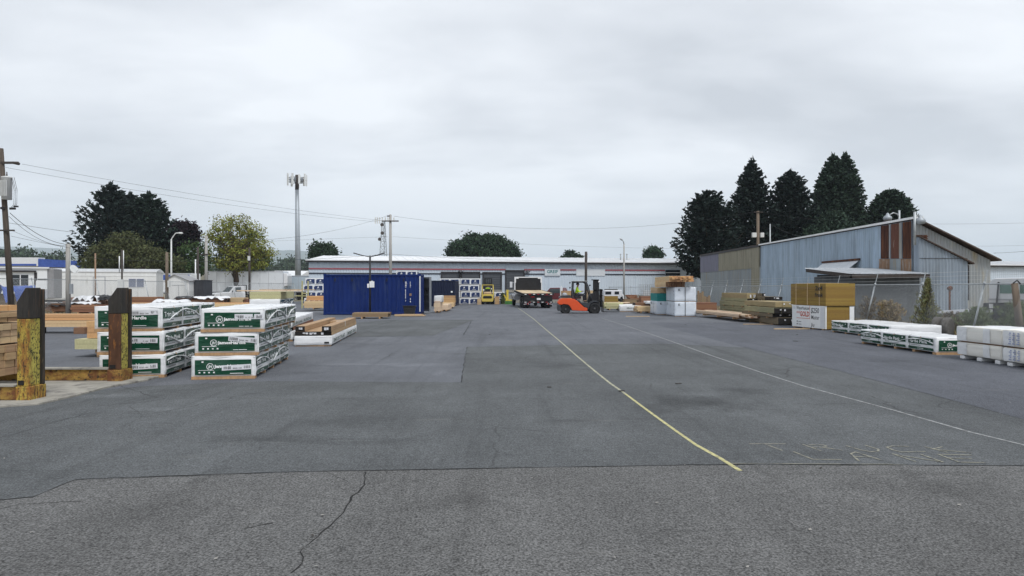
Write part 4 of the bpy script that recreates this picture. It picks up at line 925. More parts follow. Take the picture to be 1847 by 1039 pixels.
def hardie(label, loc, rz, W=1.18, Lg=3.66, Ht=.40, seed=1, code=(.45,.12,0.), side='right', text='Hardie Plank', group='green printed siding bundles', front=True, skid=.05, wavy=True, code2=True):
    o = thing('siding_bundle', label, 'siding bundle', loc, rz, group); z0 = skid + .004; wr = Wrap(W, Lg, Ht, z0, seed)
    mb = MB(); wr.shell(mb); mb.build('plastic_wrap', 'wrap_white', o)
    if front:
        mb = MB(); u0, u1, v0, v1 = .07, W-.07, Ht*.08, Ht*.81
        wr.panel(mb, 'front', u0, u1, v0, v1, 0)
        cu, cv, r = u0+.30*(u1-u0)*.9, (v0+v1)/2+.015, Ht*.165
        wr.ring(mb, 'front', cu, cv, r, r*.16, 1); wr.text(mb, 'front', 'JH', cu-r*.58, cv-r*.42, r*1.25, 1, bold=.02, width=r*1.15, shear=.25)
        wr.text(mb, 'front', 'JamesHardie', cu+r*1.25, cv-r*.34, r*1.2, 1, bold=.045, width=.49)
        wr.panel(mb, 'front', u0+.06, u0+.34, v0+.085, v0+.092, 1, .0165, .2)
        for k in range(4): wr.panel(mb, 'front', u0+.07+.085*k, u0+.10+.085*k, v0+.035, v0+.06, 1, .0165, .2)
        wr.panel(mb, 'front', u0+.12, u0+.155, v1-.05, v1-.025, 1, .0165, .2); wr.panel(mb, 'front', u0+.62, u0+.86, v0+.02, v0+.03, 1, .0165, .2)
        mb.build('end_print', PM, o)
        if code: barcode(wr, 'front', code[0], code[1], .52, .095, code[2], o, seed)
    mb = MB(); n = 3
    for k in range(n):
        a = Lg*k/n+.05; b = Lg*(k+1)/n-.09
        wr.panel(mb, side, a, b, Ht*.44, Ht*.90, 0); wr.panel(mb, side, a, b, Ht*.06, Ht*.24, 0)
        wr.text(mb, side, text, a+.05, Ht*.52, Ht*.30, 1, bold=.02, width=(b-a)*.72); wr.panel(mb, side, a+.1, a+.55, Ht*.33, Ht*.355, 3, .014, .3)
        wr.text(mb, side, 'siding', a+.42, Ht*.11, Ht*.12, 1, width=.24); wr.panel(mb, side, b-.16, b-.1, Ht*.72, Ht*.8, 1, .0165, .3)
    mb.build('side_print', PM, o)
    for k in range(5):
        y = .10+(Lg-.2)*k/4; s_ = MB(); s_.box(-W/2+.01,W/2-.01,y-.05,y+.05,0,skid); s_.build('skid', 'skid_wood', o)
    s_ = MB(); s_.box(-W/2+.005,W/2-.005,-.012,.03,.002,skid+.003); s_.build('skid', 'skid_wood', o)
    for k in range(n):
        y = Lg*(k+.5)/n; s_ = MB()
        for f, L_ in (('left',Ht),('right',Ht)):
            u = y if f == 'right' else Lg-y; wr.panel(s_, f, u-.012, u+.012, Ht*.86, Ht-.005, 0, .023, .1)
        s_.build('strap_clip', 'skid_wood', o)
    for k in range(2):
        y = Lg*(k+.72)/2.4; s_ = MB(); u = y if side == 'right' else Lg-y
        wr.panel(s_, side, u-.007, u+.007, .005, Ht-.004, 0, .024, .04); wr.panel(s_, 'top', .01, W-.01, y-.007, y+.007, 0, .016, .04); s_.build('strap', 'print_black', o)
    # loose twist of film hanging along the side
    s_ = MB(); P = [wr.at(side, Lg*t, Ht*(.25+.55*abs(math.sin(t*5+seed))), .02) for t in np.linspace(.02,.98,14)]
    s_.tube(P, [.006+.006*((i*7+seed) % 3) for i in range(14)], 5); s_.build('film_twist', 'wrap_white', o)
    return o
t9 = R(8.5)
B = G(347.5, 684)
def fl(px, py, z=0.): 
    Y = F*(H-z)/(py-CY); return (PX(px,Y), Y, z)
def bundle_at(pl, pr, py, z):     # centre of the front edge between two picture columns
    a = fl(pl,py,z); b = fl(pr,py,z); return ((a[0]+b[0])/2, (a[1]+b[1])/2, z)
h3 = .437
x, y, _ = bundle_at(348,458,684,0)
hardie('green and white printed siding bundle at the bottom of the right stack of three', (x,y,0), t9, 1.14, seed=1, code=(.55,.11,.04), Ht=.383)
hardie('green and white printed siding bundle in the middle of the right stack of three', (x+.05,y+.03,h3), t9, 1.14, seed=2, code=(.60,.225,-.10), Ht=.383)
hardie('green and white printed siding bundle on top of the right stack of three', (x+.15,y+.05,2*h3), t9, 1.14, seed=3, code=(.61,.19,.0), Ht=.388)
x, y, _ = bundle_at(180,293,682,0)
hardie('bottom siding bundle of the left stack behind the rusty black post', (x+.02,y,0), t9, 1.16, seed=4, code=(.52,.10,.05), Ht=.383)
hardie('middle siding bundle of the left stack behind the rusty black post', (x-.03,y+.03,h3), t9, 1.18, seed=5, code=(.56,.18,-.03), Ht=.383)
hardie('top siding bundle of the left stack with drooping white film', (x-.08,y+.05,2*h3), t9, 1.2, seed=6, code=(.62,.25,.03), Ht=.425, text='Trim Panel')
hardie('long low green printed siding bundle beside the cream pallets on the right', (11.33,17.6,0), R(1.), 1.15, seed=7, code=None, Ht=.375, side='left', skid=.06)
hardie('low printed siding bundle farther back against the right fence', (13.35,22.9,0), R(2.), 1.75, 3.9, seed=8, code=None, Ht=.40, side='left', skid=.05, front=False)
hardie('printed siding bundle under the pale sheathing stack left of the blue container', (-10.35,29,.76), R(9), 1.22, seed=9, code=None, Ht=.42, front=False)
# ---- other wrapped bundles
def wrapped(name, label, cat, loc, rz, W, Lg, Ht, m='wrap_white', seed=1, marks=None, skid=.05, group=None, side='right', nsk=4, feet=True):
    o = thing(name, label, cat, loc, rz, group); z0 = skid+.004 if skid else 0; wr = Wrap(W, Lg, Ht, z0, seed); mb = MB(); wr.shell(mb, .12); mb.build('plastic_wrap', m, o)
    if marks:
        mb = MB()
        for (f, kind, *a) in marks:
            if kind == 't': wr.text(mb, f, a[0], a[1], a[2], a[3], a[5], width=a[4], bold=.01, rot=a[6] if len(a) > 6 else 0.)
        if mb.f: mb.build('lettering', PM+['print_red','print_blue','strap_black'], o)
        for (f, kind, *a) in marks:
            if kind == 'p': mb = MB(); wr.panel(mb, f, a[0], a[1], a[2], a[3], 0); mb.build('strap' if a[4] == 6 else 'printed_mark', 'print_black', o)
    if skid:
        for k in range(nsk):
            y = .08+(Lg-.16)*k/max(1,nsk-1); s_ = MB(); s_.box(-W/2+.02,W/2-.02,y-.045,y+.045,0,skid); s_.build('skid', 'skid_wood', o)
    return o
# centre-left low bundles
tt = [('right','t','TEMPERED STRAND',.25,.07,.14,2.6,0), ('right','t','TEMPERED STRAND',3.3,.07,.14,2.5,0), ('front','p',.86,1.0,.05,.10,3)]
x, y, _ = bundle_at(531,596.5,625,0)
wrapped('wrapped_bundle', 'long white wrapped bundle lying under the brown timbers', 'wrapped bundle', (x,y+.02,0), R(6), 1.06, 6.2, .27, seed=11, marks=tt, skid=.03)
lumber('timber_layer', 'flat layer of brown beams with black ends on the long white bundle', 'timber', (x-.52+.0,y+.03,.315), 1.04, 6.1, .115, 4, 1, 'glulam', 'end_black', R(6), tags=7)
lumber('timber_beam', 'left brown beam with black end standing proud of the brown timber layer', 'timber', (x-.51,y+.03,.432), .27, 6.0, .155, 1, 1, 'glulam', 'end_black', R(6), tags=2, jit=.01)
lumber('timber_beam', 'right double brown beam with black end on the brown timber layer', 'timber', (x+.25,y+.06,.432), .27, 6.0, .155, 1, 2, 'glulam', 'end_black', R(6), tags=2, jit=.01, strap=(1,'strap_white'))
lumber('timber_beam', 'short brown cross timbers lying between the two raised beams', 'timber', (x-.60,y+4.2,.432), .5, 1.2, .10, 3, 1, 'glulam', None, R(6))
tw = [('right','t','SHEATHING PANEL',.2,.06,.13,2.4,0), ('right','t','SHEATHING PANEL',3.0,.06,.13,2.4,0), ('front','p',.9,1.05,.03,.08,3)]
wrapped('wrapped_bundle', 'lower white wrapped bundle right of the green printed stack', 'wrapped bundle', (-7.55,21.9,0), R(10), 1.2, 6.1, .26, seed=12, marks=tw, skid=.06)
lumber('lumber_layer', 'brown boards sandwiched between the two white bundles', 'lumber', (-8.12,22.1,.34), 1.1, 6.0, .10, 6, 2, 'cedar_red', 'end_black', R(10))
wrapped('wrapped_bundle', 'upper white wrapped bundle with smooth top right of the green printed stack', 'wrapped bundle', (-7.57,21.8,.445), R(10), 1.22, 6.2, .28, seed=13, marks=tw, skid=0)
# stack with pale sheathing
wrapped('wrapped_bundle', 'plain wrapped bundle at the bottom under the pale sheathing stack', 'wrapped bundle', (-10.35,29,0), R(9), 1.22, 3.66, .70, seed=14, skid=.05)
lumber('sheathing_stack', 'pale yellow sheathing stack on the printed bundle left of the container', 'sheathing', (-10.98,29.0,1.24), 1.25, 3.6, .30, 1, 7, 'sheathing_pale', None, R(9), gap=.003, jit=.01, skids=0)
lumber('loose_boards', 'loose long boards overhanging the top of the pale sheathing stack', 'boards', (-11.35,29.2,1.56), .9, 2.1, .05, 6, 1, 'pale_board', None, R(3), jit=.3, axis='x')
lumber('loose_boards', 'second layer of crooked boards on the pale sheathing stack', 'boards', (-10.7,29.9,1.615), .6, 1.9, .03, 4, 1, 'fir_tan', None, R(9), jit=.25, axis='x')
# navy printed bundles, copied into three stacks
def navy():
    o = thing('navy_print_bundle', 'x', 'siding bundle', (0,0,0), 0, 'navy printed siding bundles'); mb = MB(); mb.box(-1.05,1.05,0,1.1,.04,.66); mb.build('wrap', 'wrap_white', o, bevel=.02)
    for c_ in (-.52,.5):
        mb = MB(); mb.box(c_-.43,c_+.43,-.012,-.004,.10,.56,0); mb.box(c_-.07,c_+.07,-.016,-.0125,.29,.41,1); mb.prism([(c_-.10,.41),(c_+.10,.41),(c_,.50)],-.016,-.0125,'y',1); mb.box(c_-.2,c_+.2,-.016,-.0125,.18,.21,1)
        mb.box(c_-.02,c_+.05,-.019,-.0165,.27,.37,0); mb.box(c_-.42,c_-.34,-.016,-.0125,.47,.55,1); mb.build('printed_panel', ['print_navy','print_white'], o)
    for y_ in (.3,.8): mb = MB(); mb.box(1.051,1.058,y_-.2,y_+.2,.12,.55,0); mb.build('side_print', 'print_navy', o)
    for dx in (-.9,0,.9):
        s_ = MB(); s_.box(dx-.06,dx+.06,.02,1.08,0,.039); s_.build('skid', 'skid_wood', o)
    return o
nv = navy(); first = True
rows = ('bottom','second','third','top','fifth')
def put(lb, X, Y, z, rz=0):
    global first
    if first: nv.location = (X,Y,z); nv.rotation_euler.z = rz; nv['label'] = lb; first = False; return nv
    return copy_tree(nv, (X,Y,z), rz, lb)
for r in range(4):
    off = (0,.25,-.08,.18)[r]
    put(f'navy printed bundle, {rows[r]} row on the side toward the yellow forklift, right container stack', PX(847,72)+off*.5, 72, r*.675)
    put(f'navy printed bundle, {rows[r]} row behind the dark container, right container stack', PX(847,72)-2.16+off*.5, 72+.05, r*.675)
for r in range(4):
    off = (0,.2,-.1,.12)[r]
    put(f'navy printed bundle, {rows[r]} row of the stack showing left of the blue container', PX(567,71)+off, 71, r*.685)
    put(f'navy printed bundle, {rows[r]} row half hidden behind the blue container left end', PX(567,71)+2.2+off, 71.1, r*.685)
for r in range(3,5): put(f'navy printed bundle peeking over the blue container roof, {"upper" if r == 4 else "lower"} one', PX(733.5,69), 69, r*.69)
put('single navy printed bundle on the ground right of the yellow forklift', PX(893,73), 73.5, .62)
put('single navy printed bundle under another right of the yellow forklift', PX(893,73), 73.5, 0)
# ---- left edge glulam stacks on the rack
for i, (z, hgt, nz_, dx, lb, m) in enumerate(((.26,.50,4,0,'lowest brown beam stack with white strap at the left edge behind the post','glulam'),(.78,.33,3,-.06,'middle brown beam stack at the left edge behind the post','fir_tan'),(1.13,.16,2,-.10,'narrow tan beams near the top of the left edge stack','glulam'),(1.31,.10,1,-.26,'topmost single beam of the left edge stack','fir_orange'))):
    lumber('beam_stack', lb, 'beam stack', (-11.6,11.15,z), .9, 3.28+dx, hgt, 4, nz_, m, m, 0, jit=.025, axis='x', strap=(1,'strap_white') if i == 0 else None, gap=.008)
# light long boards beyond the rack
lumber('lumber_bundle', 'bright long boards lying across behind the two rack posts', 'lumber bundle', (-22.5,25.6,.24), .9, 7.2, .24, 3, 2, 'fir_light', None, R(3), jit=.08, axis='x', gap=.01)
lumber('lumber_bundle', 'second row of bright long boards on top behind the rack posts', 'lumber bundle', (-22.0,25.75,.485), .8, 6.6, .23, 3, 2, 'fir_orange', None, R(3), jit=.1, axis='x', gap=.01)
mb = MB(); mb.box(-.2,.2,-.3,.3,0,.24); o = mb.build('timber_block', 'end_black', loc=(-17.8,25.9,0), bevel=.01); tag(o, 'black timber block holding up the bright long boards', 'block')
mb = MB(); mb.box(-.2,.2,-.3,.3,0,.24); o = mb.build('timber_block', 'end_brown', loc=(-16,25.9,0), bevel=.01); tag(o, 'brown timber block under the right end of the bright long boards', 'block')
lumber('beam_stack', 'brown beam ends poking out left of the siding stack', 'beam stack', (-10.5,17.1,.46), .9, 2.2, .42, 3, 3, 'fir_orange', 'fir_orange', 0, axis='x', jit=.02)
lumber('sheathing_stack', 'pale yellow boards poking out left of the siding stack', 'sheathing', (-10.68,16.95,.20), 1., 2.4, .25, 3, 2, 'sheathing_pale', None, 0, axis='x', jit=.03)
lumber('lumber_bundle', 'lowest grey boards poking out left of the siding stack', 'lumber bundle', (-10.2,17.0,0), 1., 2.2, .19, 3, 2, 'weathered_brown', None, 0, axis='x', jit=.03)
# ---- field of lumber on the left, seen between posts and over the siding stacks
def fieldb(lb, p0, p1, Y, z0, z1, m, endm=None, nz_=3, D=1.1, name='lumber_bundle', rz=0.):
    X0, X1 = PX(p0,Y), PX(p1,Y); return lumber(name, lb, 'lumber bundle', (X0,Y,z0), D, X1-X0, z1-z0, 6, nz_, m, endm, rz, axis='x', jit=.06, gap=.01, skids=2 if z0 < .15 else 0)
fieldb('dark brown bundle under black plastic behind the first rack post', 72, 168, 46, .05, .58, 'cedar_brown', 'end_black')
fieldb('reddish bundle end just left of the top siding bundle', 128, 178, 44.5, .05, .52, 'cedar_red')
fieldb('dark bundle below the white tarp behind the rack posts', 112, 180, 50, .0, .66, 'cedar_brown', None, 4)
fieldb('brown bundle under the white tarp behind the rack posts', 118, 176, 50.2, .76, 1.02, 'cedar_red', None, 2)
fieldb('long red brown bundle in front of the mobile home skirt', 175, 284, 53, .5, 1.02, 'cedar_red', None, 4)
fieldb('base bundle hidden low under the long red brown bundle', 172, 290, 53.1, .02, .48, 'weathered_brown')
fieldb('small brown bundle at the far left beyond the first post', 0, 40, 30, .05, .62, 'weathered_brown')
fieldb('brown bundle lying before the blue tarp at the left edge', -20, 58, 40, .02, .42, 'cedar_brown')
fieldb('tan bundle seen over the left siding stack', 285, 455, 36, .1, .80, 'fir_light', None, 4)
fieldb('tan upper boards leaning over the tan bundle near the pickup', 330, 452, 36.4, .81, .93, 'fir_orange', None, 1, .8)
fieldb('orange brown bundle over the left siding stack', 200, 352, 39, .3, .86, 'fir_orange', None, 4)
fieldb('dark brown double bundle with white sheets in front of the pickup', 316, 404, 44, .45, 1.06, 'cedar_brown', 'end_black', 5)
fieldb('bottom bundle under the dark brown double bundle', 312, 410, 44.1, .0, .44, 'cedar_brown')
fieldb('pale tan bundle in front of the pickup door', 404, 438, 45, .5, 1.08, 'fir_tan', None, 4)
fieldb('bundle beneath the pale tan bundle before the pickup', 402, 440, 45.1, .0, .49, 'weathered_brown')
fieldb('small red painted bundle right of the pale tan bundle', 440, 455, 45, .55, .98, 'rust_red', None, 3)
fieldb('support bundle under the small red bundle', 439, 456, 45.1, 0, .54, 'weathered_brown')
lumber('lumber_bundle', 'orange boards with red painted ends left of the blue container', 'lumber bundle', (PX(548,52),52,.12), 2.0, 2.9, .5, 8, 3, 'fir_light', 'rust_red', R(-2), jit=.05, axis='x', skids=2)
lumber('lumber_bundle', 'upper orange boards stacked left of the blue container', 'lumber bundle', (PX(552,53),53,.74), 1.2, 2.7, .35, 5, 3, 'fir_orange', None, 0, jit=.08, axis='x')
mb = MB()
for dx in (0,.5): mb.box(dx-.05,dx+.05,-.05,.05,0,2.3)
mb.box(-.05,.55,-.04,.04,1.2,1.3); mb.box(-.6,.5,-.05,.05,1.0,1.08); tag(mb.build('yellow_rack', 'paint_yellow', loc=(PX(545,58),58,0), bevel=.01), 'yellow painted steel rack uprights left of the navy printed stack', 'rack')
# tarps
def tarp(label, m, x0, x1, y0, y1, z, amp, seed, droop=.3, n=22, k=8, th=.006):
    vs = []; fs = []
    for i in range(n+1):
        for j in range(k+1):
            u = i/n; v = j/k; e = max(0, abs(u-.5)*2-.8)/.2; e2 = max(0, .18-v)/.18
            p = Vector((x0+(x1-x0)*u, y0+(y1-y0)*v, z + amp*noise.noise(Vector((u*5+seed, v*3, seed))) + amp*.5*noise.noise(Vector((u*13, v*7+seed, 2))) + amp*.6 - droop*e2*(.5+noise.noise(Vector((u*6,seed,0)))) - droop*.5*e*e))
            vs.append(p)
    q = len(vs); vs += [v_ - Vector((0,0,th)) for v_ in vs]
    for i in range(n):
        for j in range(k):
            a = i*(k+1)+j; f = (a,a+k+1,a+k+2,a+1); fs.append(f); fs.append(tuple(q+t for t in reversed(f)))
    C_ = Vector(((x0+x1)/2,(y0+y1)/2,z)); o = MB().add([v_-C_ for v_ in vs], fs, 0, True).build('tarp', m, loc=C_, fix=False); return tag(o, label, 'tarp')
tarp('black plastic sheet draped on the dark brown bundle behind the first post', 'tarp_black', PX(70,46), PX(150,46), 45.9, 47.2, .62, .10, 1, .25)
tarp('white sheet end lying on the black plastic between the rack posts', 'tarp_white', PX(120,46), PX(165,46), 45.85, 47.1, .68, .10, 2, .15)
tarp('white tarp draped over the brown bundle in front of the mobile home', 'tarp_white', PX(128,50), PX(177,50), 49.9, 51.4, 1.05, .10, 3, .5)
tarp('black tarp edge beside the white tarp behind the second post', 'tarp_black', PX(170,50.5), PX(205,50.5), 50, 51.5, 1.06, .12, 4, .3)
tarp('crumpled white plastic over the bundles left of the garden shed', 'tarp_white', PX(272,43), PX(333,43), 42.8, 44.4, .88, .10, 5, .3)
tarp('white sheets lying on the dark bundle in front of the pickup', 'tarp_white', PX(345,44), PX(404,44), 43.9, 45.2, 1.10, .07, 6, .2)
tarp('black plastic on the left end of the dark bundle before the garden shed', 'tarp_black', PX(312,44), PX(352,44), 43.9, 45.2, 1.10, .08, 7, .2)
tarp('blue tarp hanging over the stack at the left edge by the fence', 'tarp_blue', PX(-30,44.5), PX(40,44.5), 44, 46, 1.55, .30, 8, .9)
fieldb('grey weathered bundle beneath the blue tarp', -30, 36, 44.6, .05, 1.25, 'weathered_brown', None, 4)
tarp('black tarp covering a low mound behind the cream pallets', 'tarp_black', 14.0, 15.6, 18.6, 20, .42, .22, 9, .3)
# ---- by the container
lumber('timber_pallet', 'low stack of dark weathered timbers in front of the container', 'timber stack', (PX(638,38.5),38.3,.0), 1.1, 1.95, .24, 5, 3, 'weathered_brown', 'end_black', R(4), axis='x', skids=2, jit=.06, tags=2)
lumber('loose_boards', 'scattered pale boards lying at the container foot', 'boards', (PX(722,42),41.2,.02), .9, 1.4, .10, 6, 2, 'fir_tan', None, R(6), axis='x', jit=.25)
mb = MB(); mb.prism([(-.28,0),(.28,0),(.36,.56),(-.36,.56)], -.3,.3,'y'); mb.box(-.4,.4,-.35,.35,.56,.6); mb.box(-.3,.3,-.31,-.30,.38,.44)
o = mb.build('plastic_bin', 'black_plastic', loc=(PX(738.5,43),43.05,0), bevel=.02); tag(o, 'black plastic bin standing against the blue container', 'bin')
def block(name, label, cat, px0, px1, Y, D, z0, z1, m, nz_=4, nx=6, endm=None, **k): return lumber(name, label, cat, (PX(px0,Y),Y,z0), D, PX(px1,Y)-PX(px0,Y), z1-z0, nx, nz_, m, endm, 0, axis='x', **k)
block('lumber_bundle', 'cream squared lumber stack just right of the open container door', 'lumber bundle', 783, 794, 47, 1.5, .05, .72, 'pale_board', 5, 6, skids=2)
wrapped('wrapped_bundle', 'white wrapped bundle on the cream lumber beside the container door', 'wrapped bundle', (PX(790,47.2),47.1,.75), 0, .5, 1.5, .42, seed=21, skid=0)
block('lumber_bundle', 'low pale boards stepping away behind the cream lumber', 'lumber bundle', 795, 808, 50, 3., .04, .42, 'pale_board', 3, 6, skids=2)
block('osb_stack', 'stack of brown strand board sheets beside the dark container', 'board stack', 799, 820, 58.5, 1.2, .42, 1.05, 'osb', 10, 1, gap=.003)
block('lumber_bundle', 'pale lumber laid below the strand board stack', 'lumber bundle', 797, 818, 57.5, 1.8, .04, .40, 'fir_light', 3, 5, skids=2)
block('crate', 'small plywood crate left of the yellow forklift', 'crate', 861, 868, 71, .6, 0, .62, 'fir_tan', 4, 1)
block('crate', 'brown board box standing right of the yellow forklift', 'crate', 892.5, 900.5, 71.2, .7, .03, .82, 'osb', 5, 1)
# yellow stand with green base
o = thing('steel_stand', 'yellow steel stand on a green base left of the flatbed truck', 'stand', (PX(917,72),72,0)); k_ = 72/F
mat('yellow_paint', (.62,.48,.06), .5, var=.15, scale=3); mat('green_paint', (.05,.16,.04), .6, var=.2)
mb = MB(); mb.box(-.2,.02,-.1,.1,.36,1.5); mb.bar((-.45,0,1.0),(-.15,0,.45),.14,.12); mb.box(-.3,.55,-.12,.12,.36,.5); mb.build('frame', 'yellow_paint', o, bevel=.01)
mb = MB(); mb.box(-.35,.6,-.35,.35,.0,.34); mb.build('base', 'green_paint', o, bevel=.02)
# ---- right side goods
K = 41.3
mk = lambda s: [('left','t','Y K',.25,.62,.22,.5,3), ('front','t','K',.2,.6,.2,.14,3), ('left','p',1.22,1.25,.01,.83,6), ('front','p',.60,.64,.01,.83,6)] + [('left','p',2.28,2.33,.12+.22*i,.18+.22*i,3) for i in range(3)]
XB = 9.70
wrapped('lumber_pack', 'bottom near white wrapped lumber pack of the tall right stack', 'wrapped lumber', (XB+.64,K,0), R(-1.), 1.28, 2.5, .84, 'wrap_grey', 31, mk(0), .03)
wrapped('lumber_pack', 'upper near white wrapped lumber pack under the tan lumber', 'wrapped lumber', (XB+.64,K,.885), R(-1.), 1.28, 2.5, .83, 'wrap_grey', 32, mk(1), .03)
wrapped('lumber_pack', 'bottom far white wrapped pack under the teal pack', 'wrapped lumber', (9.2+.64,44.0,0), R(-1.), 1.28, 2.3, .82, 'wrap_grey', 33, mk(2)[:3], .03)
lumber('lumber_pack', 'teal wrapped lumber pack between white and tan packs', 'wrapped lumber', (9.22,44.02,.86), 1.26, 2.3, .50, 1, 2, 'teal_wrap', None, R(-1.), jit=.01)
lumber('lumber_bundle', 'short tan lumber pack on top of the teal pack', 'lumber bundle', (9.22,44.03,1.37), 1.26, 2.3, .36, 6, 4, 'fir_tan', None, R(-1.), jit=.02)
lumber('lumber_bundle', 'lower tan lumber bundle spanning the tall white stack', 'lumber bundle', (9.25,41.7,1.765), 1.15, 4.3, .30, 8, 4, 'fir_light', 'end_brown', R(-3), jit=.05)
lumber('lumber_bundle', 'top tan lumber bundle overhanging the tall white stack', 'lumber bundle', (9.3,41.0,2.07), 1.45, 5.6, .34, 9, 4, 'fir_light', 'fir_orange', R(-3), jit=.12)
block('lumber_bundle', 'dark red brown lumber low behind the tall white stack', 'lumber bundle', 1255, 1293, 46, 1.2, .05, .64, 'cedar_red', 5, 6, skids=2)
o = thing('leaning_boards', 'upright brown boards leaning on the fence behind the red brown lumber', 'boards', (PX(1258,51),51,0))
mb = MB()
for i in range(6): zt_ = (1.5,1.35,1.45,1.1,1.05,1.15)[i]; mb.box(i*.16,i*.16+.14,0,.04,0,zt_)
mb.build('boards', 'weathered_brown', o)
# treated timber, two stacks
def tr(lb, X0, Y0, W, Lg, z0, z1, m, nx=4, nz_=2, endm='end_black', rz=0., sk=0, tg=3, name='treated_timber', jit=.03): return lumber(name, lb, 'timber bundle', (X0,Y0,z0), W, Lg, z1-z0, nx, nz_, m, endm, rz, skids=sk, sk_h=.05, jit=jit, tags=tg, gap=.006)
tr('lowest green treated bundle hidden behind the pale boards on the right', 12.75, 37.6, 1.1, 5., .02, .36, 'treated_green', sk=3)
tr('second green treated bundle in the far timber stack on the right', 12.75, 37.5, 1.1, 5., .38, .64, 'treated_green', sk=3)
tr('third green treated bundle in the far timber stack on the right', 12.7, 37.4, 1.2, 5., .65, .90, 'treated_green', sk=3)
tr('fourth green bundle near the top of the far timber stack', 12.8, 37.7, .9, 4.8, .91, 1.08, 'treated_green', 3, 1, sk=3)
tr('tan treated bundle on top of the far timber stack', 12.85, 37.9, .55, 4.6, 1.09, 1.42, 'treated_tan', 2, 3, 'treated_tan')
tr('black ended beams lying across the top of the far timber stack', 13.35, 36.6, .95, 3., 1.06, 1.24, 'treated_dark', 5, 1)
tr('single black ended beam standing highest on the far timber stack', 13.35, 37.0, .16, 2.5, 1.245, 1.42, 'treated_dark', 1, 1, tg=1, jit=.005)
tr('brown beams with black ends jutting right from the far timber stack', 13.55, 36.4, .72, 3., .86, 1.04, 'treated_dark', 3, 1)
tr('bottom dark treated bundle of the near timber stack by the sheet stack', 12.05, 31.4, 1.4, 4.4, .0, .30, 'treated_dark', 4, 1, sk=3)
tr('second brown treated bundle of the near timber stack', 11.95, 31.8, 1.3, 4.2, .31, .47, 'treated_dark', 4, 1, sk=3)
tr('third green treated bundle of the near timber stack with pale top', 11.95, 31.6, 1.3, 4.0, .49, .74, 'treated_green', 4, 1, sk=3)
tr('top tan treated bundle of the near timber stack', 12.15, 32.0, 1.3, 4.2, .77, 1.0, 'treated_tan', 4, 1, 'treated_tan', sk=3)
lumber('pale_lumber', 'flat pale boards raised on blocks before the timber stacks', 'lumber bundle', (11.35,34.2,.12), 1.15, 7.0, .17, 8, 2, 'pale_board', 'end_brown', R(3), jit=.5, skids=3, sk_h=.10)
mb = MB(); mb.bar((0,0,.02),(1.4,.05,.02),.06,.03); tag(mb.build('loose_stick', 'fir_tan', loc=(PX(1343,32),32.2,0)), 'thin wooden stick on the asphalt before the near timber stack', 'stick')
mb = MB(); mb.bar((0,0,.02),(1.5,.08,.02),.09,.03); tag(mb.build('loose_stick', 'fir_light', loc=(PX(1398,28.4),28.5,0)), 'pale board lying on the asphalt in front of the sheet stack', 'stick')
mb = MB(); mb.bar((0,0,.02),(1.4,0,.02),.07,.03); tag(mb.build('loose_stick', 'fir_light', loc=(PX(1130,41),41.2,0)), 'short pale stick on the asphalt right of the orange forklift', 'stick')
# sheet stack with the printed cover
so_ = (12.58,27.8); rs = R(9.3)
def rot2(x, y, a=rs, o=so_): return (o[0]+x*math.cos(a)-y*math.sin(a), o[1]+x*math.sin(a)+y*math.cos(a))
sp0 = rot2(0,0)
lumber('panel_stack', 'lower stack of golden brown sheets with printed white cover', 'panel stack', (*sp0,.05), 1.24, 2.36, .90, 1, 22, 'panel_gold', 'panel_gold', rs, skids=0, jit=.004, gap=.0025)
o = thing('printed_cover', 'white printed cover sheet with red GOLD lettering on the lower sheet stack', 'cover sheet', (*sp0,.05), rs)
mb = MB(); mb.box(-.022,-.010,.02,2.36,.0,.92); mb.box(.0,1.22,2.362,2.372,.0,.92); mb.box(1.05,1.25,-.022,-.010,.02,.9); mb.box(-.022,.03,-.022,-.010,.0,.92); mb.build('sheet', 'print_white', o)
mb = MB()
def cov(t, y, z, size, width, mi, bold=.01, shear=0.):
    vt, ft = text_mesh(t, 1., bold, shear); w_ = max(p[0] for p in vt); mb.add([(-.0245, y-p[0]*width/w_, z+p[1]*size) for p in vt], ft, mi)
cov('Weyerhaeuser', 2.02, .74, .20, .98, 0); cov('EDGE', 2.02, .58, .12, .26, 1, .02, .2); cov('GOLD', 1.76, .46, .29, .68, 1, .035)
mb.box(-.0245,-.023,1.06,2.02,.365,.385,1); mb.box(-.0245,-.023,1.04,1.06,.36,.92,1)
for k in range(2): mb.box(-.0245,-.023,1.94,2.0,.20-.11*k,.26-.11*k,0); mb.box(-.0245,-.023,1.66,1.88,.215-.11*k,.235-.11*k,0)
cov('$250', .98, .62, .30, .58, 0, .012, .1); cov('Master', .96, .36, .24, .58, 0, .008, .1); cov('Ju', .95, .06, .22, .22, 0, .008, .1)
mb.box(-.0245,-.023,.06,.32,.05,.88,2); mb.box(-.0245,-.023,2.1,2.3,.74,.86,2)
mb.build('lettering', ['print_black','print_red','label_paper'], o)
for i in range(4):
    mb = MB(); mb.box(-.03,1.26,-.045,.045,0,.048); p = rot2(0,.15+.68*i); tag(mb.build('bearer', 'skid_wood', loc=(*p,0), rz=rs), f'{("first","second","third","farthest")[i]} wooden bearer from the camera under the sheet stack', 'bearer')
p2 = rot2(-.03,-.05); lumber('panel_stack', 'upper stack of golden brown sheets strapped with pale bands', 'panel stack', (*p2,.985), 1.3, 2.5, .90, 1, 22, 'panel_gold', 'panel_gold', rs, skids=0, jit=.005, gap=.0025, strap=(3,'fir_light'))
for i in range(3):
    mb = MB(); mb.box(-.0,1.24,-.04,.04,0,.033); p = rot2(0,.25+.9*i); tag(mb.build('bearer', 'end_brown', loc=(*p,.951), rz=rs), f'{("near","middle","far")[i]} thin bearer between the two sheet stacks', 'bearer')
